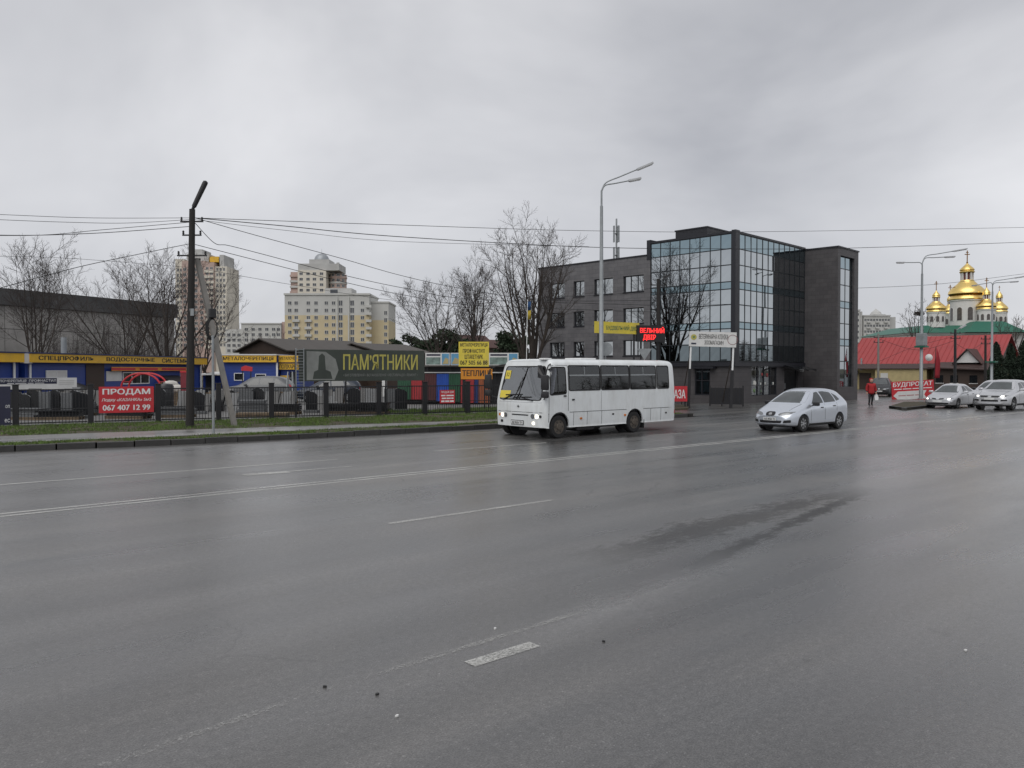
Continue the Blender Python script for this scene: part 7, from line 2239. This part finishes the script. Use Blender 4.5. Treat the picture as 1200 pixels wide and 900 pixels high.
# stacked slabs and pallets
M['pallet'] = mat('pallet_wood', (0.16, 0.12, 0.08), 0.9, var=.3)
def slab_stack(label, px, d, n, wid, m, rzo=0):
    p = at(px, d - 5.4)
    t = thing('slab_stack', label, 'slabs', (p.x, p.y, .17), CAM_RZ + rad(rzo), 'stacks of slabs in the yard')
    for k in range(3): MB().span(-wid / 2, wid / 2, -.35 + .3 * k, -.25 + .3 * k, 0, .1).build('pallet_bearer', M['pallet'], t)
    MB().span(-wid / 2, wid / 2, -.38, .38, .102, .13).build('pallet_deck', M['pallet'], t)
    z = .132
    for k in range(n):
        hh = R_.uniform(.06, .1); e = R_.uniform(-.05, .05)
        MB().span(-wid / 2 + e, wid / 2 + e, -.34 + e, .34 + e, z, z + hh).build('slab', M[m], t); z += hh + .012
for k, (px, d, n, wd, m, lab) in enumerate(((34, 38.9, 4, 1.5, 'greygranite', 'stack of grey slabs on a pallet close to the navy banner'), (70, 38.9, 3, 1.7, 'granite', 'stack of dark slabs on a pallet in the second fence bay'), (92, 41.8, 6, 1.3, 'greygranite', 'taller stack of grey slabs behind the second fence bay'),
        (150, 39.6, 3, 1.8, 'granite', 'low stack of dark slabs under the red sale banner'), (208, 40.5, 4, 1.4, 'greygranite', 'stack of grey slabs left of the utility pole'), (296, 42.5, 7, 1.2, 'greygranite', 'pale stack of slabs before the grey SUV'),
        (335, 43.0, 4, 1.3, 'granite', 'dark stack of slabs left of the blue car'), (400, 43.5, 4, 1.6, 'granite', 'dark stack of slabs under the middle of the monument banner'), (438, 43.0, 5, 1.4, 'granite', 'dark stack of slabs right of the banner middle'), (308, 40.6, 1, 2.2, 'pallet', 'low stack of boards lying by the fence'))):
    slab_stack(lab, px, d, n, wd, m, R_.uniform(-12, 12))

# trestles with dark slabs leaning on them, filling the bays behind the fence
def leaning(label, px, d, n, hgt, m):
    p = at(px, d - 5.0)
    t = thing('slab_rack', label, 'slabs', (p.x, p.y, .17), CAM_RZ + rad(R_.uniform(-10, 10)), 'racks of leaning slabs in the yard')
    for x in (-.7, .7):
        MB().bar((x, .5, 0), (x, .15, hgt * .95), .06).build('trestle_leg', M['pallet'], t); MB().bar((x, -.3, 0), (x, .12, hgt * .9), .06).build('trestle_leg', M['pallet'], t)
    MB().bar((-.8, .13, hgt * .85), (.8, .13, hgt * .85), .07).build('trestle_rail', M['pallet'], t)
    for k in range(n):
        w_ = R_.uniform(.35, .6); x = -.75 + 1.5 * (k + .5) / n; h_ = hgt * R_.uniform(.8, 1.1); y = -.34 - .03 * (k % 2)
        MB().add([(x - w_ / 2, y, 0), (x + w_ / 2, y, 0), (x + w_ / 2, y + .06, 0), (x - w_ / 2, y + .06, 0), (x - w_ / 2, y + .36, h_), (x + w_ / 2, y + .36, h_), (x + w_ / 2, y + .42, h_), (x - w_ / 2, y + .42, h_)],
                 [(3, 2, 1, 0), (4, 5, 6, 7), (0, 1, 5, 4), (1, 2, 6, 5), (2, 3, 7, 6), (3, 0, 4, 7)]).build('slab', M[m if k % 3 else 'greygranite'], t)
for k, (px, d, n, hh, lab) in enumerate(((48, 42.5, 5, 1.15, 'rack of dark slabs before the dark parked car'), (82, 43.0, 5, 1.2, 'rack of dark slabs before the brown kiosk door'), (110, 42.2, 4, 1.1, 'rack of dark slabs left of the red sale banner'), (128, 43.5, 5, 1.0, 'rack of dark slabs behind the left half of the red banner'),
        (172, 43.0, 5, 1.0, 'rack of dark slabs behind the right half of the red banner'), (228, 44.5, 5, 1.1, 'rack of dark slabs right behind the utility pole'), (262, 45.5, 4, 1.0, 'rack of dark slabs behind the concrete strut'), (330, 46.0, 5, 1.1, 'rack of dark slabs under the step ladder'), (385, 46.5, 5, 1.1, 'rack of dark slabs at the tail of the dark blue car'), (428, 47.0, 5, 1.15, 'rack of dark slabs under the lettered half of the banner'))):
    leaning(lab, px, d, n, hh, 'granite')
# barrel, cabinet, bags
def lathe_thing(name, label, cat, px, d, prof, m, ribs=()):
    p = at(px, d); t = thing(name, label, cat, (p.x, p.y, .17))
    MB().lathe(prof, 20).build('shell', m, t, True)
    for r, z in ribs: MB().lathe([(r, z - .02), (r + .012, z), (r, z + .02)], 20).build('rib', m, t, True)
    return t
lathe_thing('plastic_barrel', 'dark grey plastic barrel left of the utility pole', 'barrel', 194, 43.5, [(.38, 0), (.42, .1), (.42, 1.2), (.36, 1.32), (.1, 1.36)], M['darkgrey'], ((.42, .4), (.42, .85)))
p = at(217, 46)
cb = thing('red_cabinet', 'dark red steel cabinet beside the utility pole', 'cabinet', (p.x, p.y, .17), CAM_RZ)
M['oldred'] = mat('old_red_paint', (0.17, 0.02, 0.03), 0.5)
MB().bevelbox(-.28, .28, 0, .5, .05, 1.95, .015).build('cabinet_body', M['oldred'], cb)
MB().span(-.25, .25, -.02, -.002, .1, 1.9).build('cabinet_door', M['oldred'], cb)
MB().span(.17, .20, -.05, -.021, .95, 1.1).build('handle', M['galv'], cb)
MB().span(-.29, .29, -.03, .53, 1.952, 2.05).build('pink_top', M['red'], cb)
M['sack'] = mat('white_sack', (0.55, 0.54, 0.5), 0.8, var=.15, bump=.3, bscale=8)
for k, (px, py) in enumerate(((203, 0), (207, .02), (200, .3))):
    p = at(px, 47)
    t = thing('sack', ('left white filled sack on the pallet pile', 'right white filled sack on the pallet pile, nearest the red cabinet', 'topmost white filled sack on the pallet pile')[k], 'sack', (p.x, p.y, .9 + py * .9), CAM_RZ + .4 * k, 'white sacks')
    MB().lathe([(.05, -.42), (.2, -.36), (.26, -.1), (.25, .15), (.19, .34), (.06, .42)], 12, (0, 0, .22), 'x').build('sack_body', M['sack'], t, True)
    MB().tube([(.42, 0, .22), (.5, .02, .24)], [.05, .03], 8).build('sack_neck', M['sack'], t)
p = at(203, 47)
pt = thing('pallet_pile', 'pile of pallets carrying the white sacks', 'pallets', (p.x, p.y, .17), CAM_RZ)
for k in range(5):
    MB().span(-.6, .6, -.5, .5, k * .145 + .10, k * .145 + .13).build('deck', M['pallet'], pt)
    for j in range(3): MB().span(-.6, .6, -.48 + j * .43, -.38 + j * .43, k * .145, k * .145 + .099).build('bearer', M['pallet'], pt)
# coloured roofing sheets on display
M['shbrown'] = mat('brown_sheet', (0.07, 0.02, 0.022), 0.45); M['shblue'] = mat('blue_sheet', (0.015, 0.07, 0.35), 0.45); M['shgreen'] = mat('green_sheet', (0.015, 0.07, 0.035), 0.45)
M['shred'] = mat('red_sheet', (0.30, 0.025, 0.03), 0.45); M['shnavy'] = mat('navy_sheet', (0.015, 0.03, 0.12), 0.45); M['shorange'] = mat('terracotta_sheet', (0.26, 0.075, 0.03), 0.5)
SD = 48.0
c0 = at(495, SD)
X = lambda px: (px - 495) * SD / 924
Z = lambda py: zat(py, SD) - .15
rack = thing('display_shed', 'dark open shed with a lean-to roof behind the coloured roofing sheets', 'shed', (c0.x, c0.y, .15), CAM_RZ)
MB().span(X(470), X(640), .6, 4, 0, Z(430)).build('shed_wall', M['darkplastic'], rack)
MB().span(X(468), X(642), .1, 4.2, Z(437.2) + .003, Z(436)).build('shed_beam', M['offwhite'], rack)
for px in (472, 500, 527, 554, 580, 606): MB().span(X(px) - .04, X(px) + .04, .3, .38, 0, Z(428)).build('shed_post', M['black'], rack)
MB().span(X(470), X(640), .2, 4.2, Z(430) + .003, Z(428)).build('shed_roof', M['slate'], rack)
def sheet_panel(label, pxa, pxb, ya, yb, m, wavy=True):
    t = thing('roofing_sheet', label, 'roofing sheet', (*(at(pxa, SD) )[:2], .15), CAM_RZ, 'roofing sheets on display')
    w_ = (pxb - pxa) * SD / 924; n = max(2, int(w_ / .12)); vs = []
    zb_, zt_ = max(.05, zat(yb, SD) - .15), zat(ya, SD) - .15
    for i in range(4 * n + 1):
        x = w_ * i / (4 * n); y = -.03 if (i % 4) in (1, 2) else 0.0
        vs += [(x, y - .12, zb_), (x, y, zt_)]
    mb = MB().add(vs, [(2 * i, 2 * i + 2, 2 * i + 3, 2 * i + 1) for i in range(4 * n)])
    o = mb.build('corrugated_sheet', M[m], t)
    md = o.modifiers.new('s', 'SOLIDIFY'); md.thickness = .006; apply_mods(o)
    for z in np.linspace(zb_ + .3, zt_ - .3, 3): MB().span(0, w_, .012, .03, z - .02, z + .02).build('batten', M['pallet'], t)
sheet_panel('dark green corrugated sheet under the end of the monument banner', 466, 481.5, 446, 468, 'shgreen')
sheet_panel('red corrugated sheet under the end of the monument banner', 482, 497, 446, 468, 'shred')
sheet_panel('dark brown corrugated sheet right of the monument banner', 498, 511.5, 438, 469, 'shbrown')
sheet_panel('bright blue corrugated sheet in the middle of the row', 511.8, 525.8, 438, 470, 'shblue')
sheet_panel('dark green corrugated sheet right of the blue one', 526, 539.5, 438, 471, 'shgreen')
sheet_panel('red corrugated sheet below the orange board', 540, 555.5, 445, 472, 'shred')
sheet_panel('narrow navy sheet right of the red one', 556, 560.5, 445, 472, 'shnavy')
sheet_panel('terracotta tiled sheet next to the bus front', 561, 574, 445, 472, 'shorange')
for k, (a, b_) in enumerate(((498.5, 527), (528, 537.8), (573, 607.5))):
    s, w, h = front_sign('supplier_board', ('wide white and blue supplier board right of the monument banner', 'narrow white and blue supplier board left of the yellow board', 'white and blue supplier board just above the bus roof')[k], 'sign', a, b_, 413.5, 428, SD - .6, M['offwhite'])
    M.setdefault('skyprint', mat('sky_blue_print', (0.10, 0.28, 0.45), 0.5)); M.setdefault('photoprint', mat('green_grey_photo', (0.16, 0.22, 0.20), 0.5, var=.6, scale=3))
    if k != 1:
        MB().span(w * .03, w * .62, -.006, -.002, h * .05, h * .64).build('photo_print', M['photoprint'], s)
        print_bars(s, w * .05, w * .62, h * .76, h * .90, M['navy'], 1, 9)
    x0 = .68 if k != 1 else .08
    MB().span(w * x0, w * .97, -.006, -.002, h * .05, h * .93).build('blue_print', M['skyprint'], s)
    MB().prism([(w * x0 + .03, h * .1), (w * .95, h * .1), (w * .95, h * .5), (w * (x0 + .97) / 2, h * .62)], -.012, -.007, 'y').build('beige_print', M['beige'], s)
# items behind the fence: sign frame posts and small white box below the banner
p = at(450, 44)
bx_ = thing('white_box', 'tall narrow white box standing below the monument banner', 'box', (p.x, p.y, .17), CAM_RZ)
MB().bevelbox(-.12, .12, 0, .3, .6, 1.5, .02).build('box_body', M['offwhite'], bx_)
MB().span(-.03, .03, .1, .2, 0, .6).build('box_leg', M['galv'], bx_)
p = at(289, 58)
rs_ = thing('red_roof_sign', 'small red rooftop sign showing above the grey SUV', 'sign', (p.x, p.y, .17), CAM_RZ)
MB().prism([(-.4, 2.05), (.4, 2.0), (.42, 2.3), (-.1, 2.42), (-.38, 2.3)], 0, .08, 'y').build('board', M['red'], rs_)
for x in (-.3, .3): MB().span(x - .03, x + .03, .01, .07, 0, 2.05).build('post', M['black'], rs_)
# scaffold ladder by the banner
p = at(338, 46)
ld = thing('step_ladder', 'silver step ladder standing left of the monument banner', 'ladder', (p.x, p.y, .17), CAM_RZ)
for x in (-.22, .22):
    MB().bar((x, 0, 0), (x * .6, .35, 2.0), .05).build('rail', M['galv'], ld); MB().bar((x, .8, 0), (x * .6, .4, 2.0), .04).build('leg', M['galv'], ld)
for k in range(6):
    f = (k + .7) / 7; MB().box(0, .35 * f, 2.0 * f, .44 * (1 - .4 * f), .08, .03).build('rung', M['galv'], ld)
# litter and stones on the near carriageway
R_ = random.Random(9)
for k, (px, py, lab) in enumerate(((379, 808, 'dark twig scrap lying on the asphalt at the lower left'), (441, 817, 'small dark stone on the asphalt near the worn line'), (708, 754, 'dark crumbs of tar beside the worn line'), (464, 843, 'pale paper scrap on the asphalt in the foreground'), (580, 739, 'tiny white scrap beside the short dash'), (1135, 765, 'pale scrap on the asphalt at the right'))):
    p = gp(px, py)
    mb = MB(); q = [(R_.uniform(.6, 1) * math.cos(a) * .02, R_.uniform(.6, 1) * math.sin(a) * .013) for a in [2 * math.pi * i / 7 for i in range(7)]]
    mb.prism(q, 0.001, .012)
    o = tag(mb.build('road_scrap', M['ink'] if k in (0, 1, 2) else M['offwhite']), lab, 'litter'); o.location = (p.x, p.y, 0); o.rotation_euler.z = R_.uniform(0, 3)
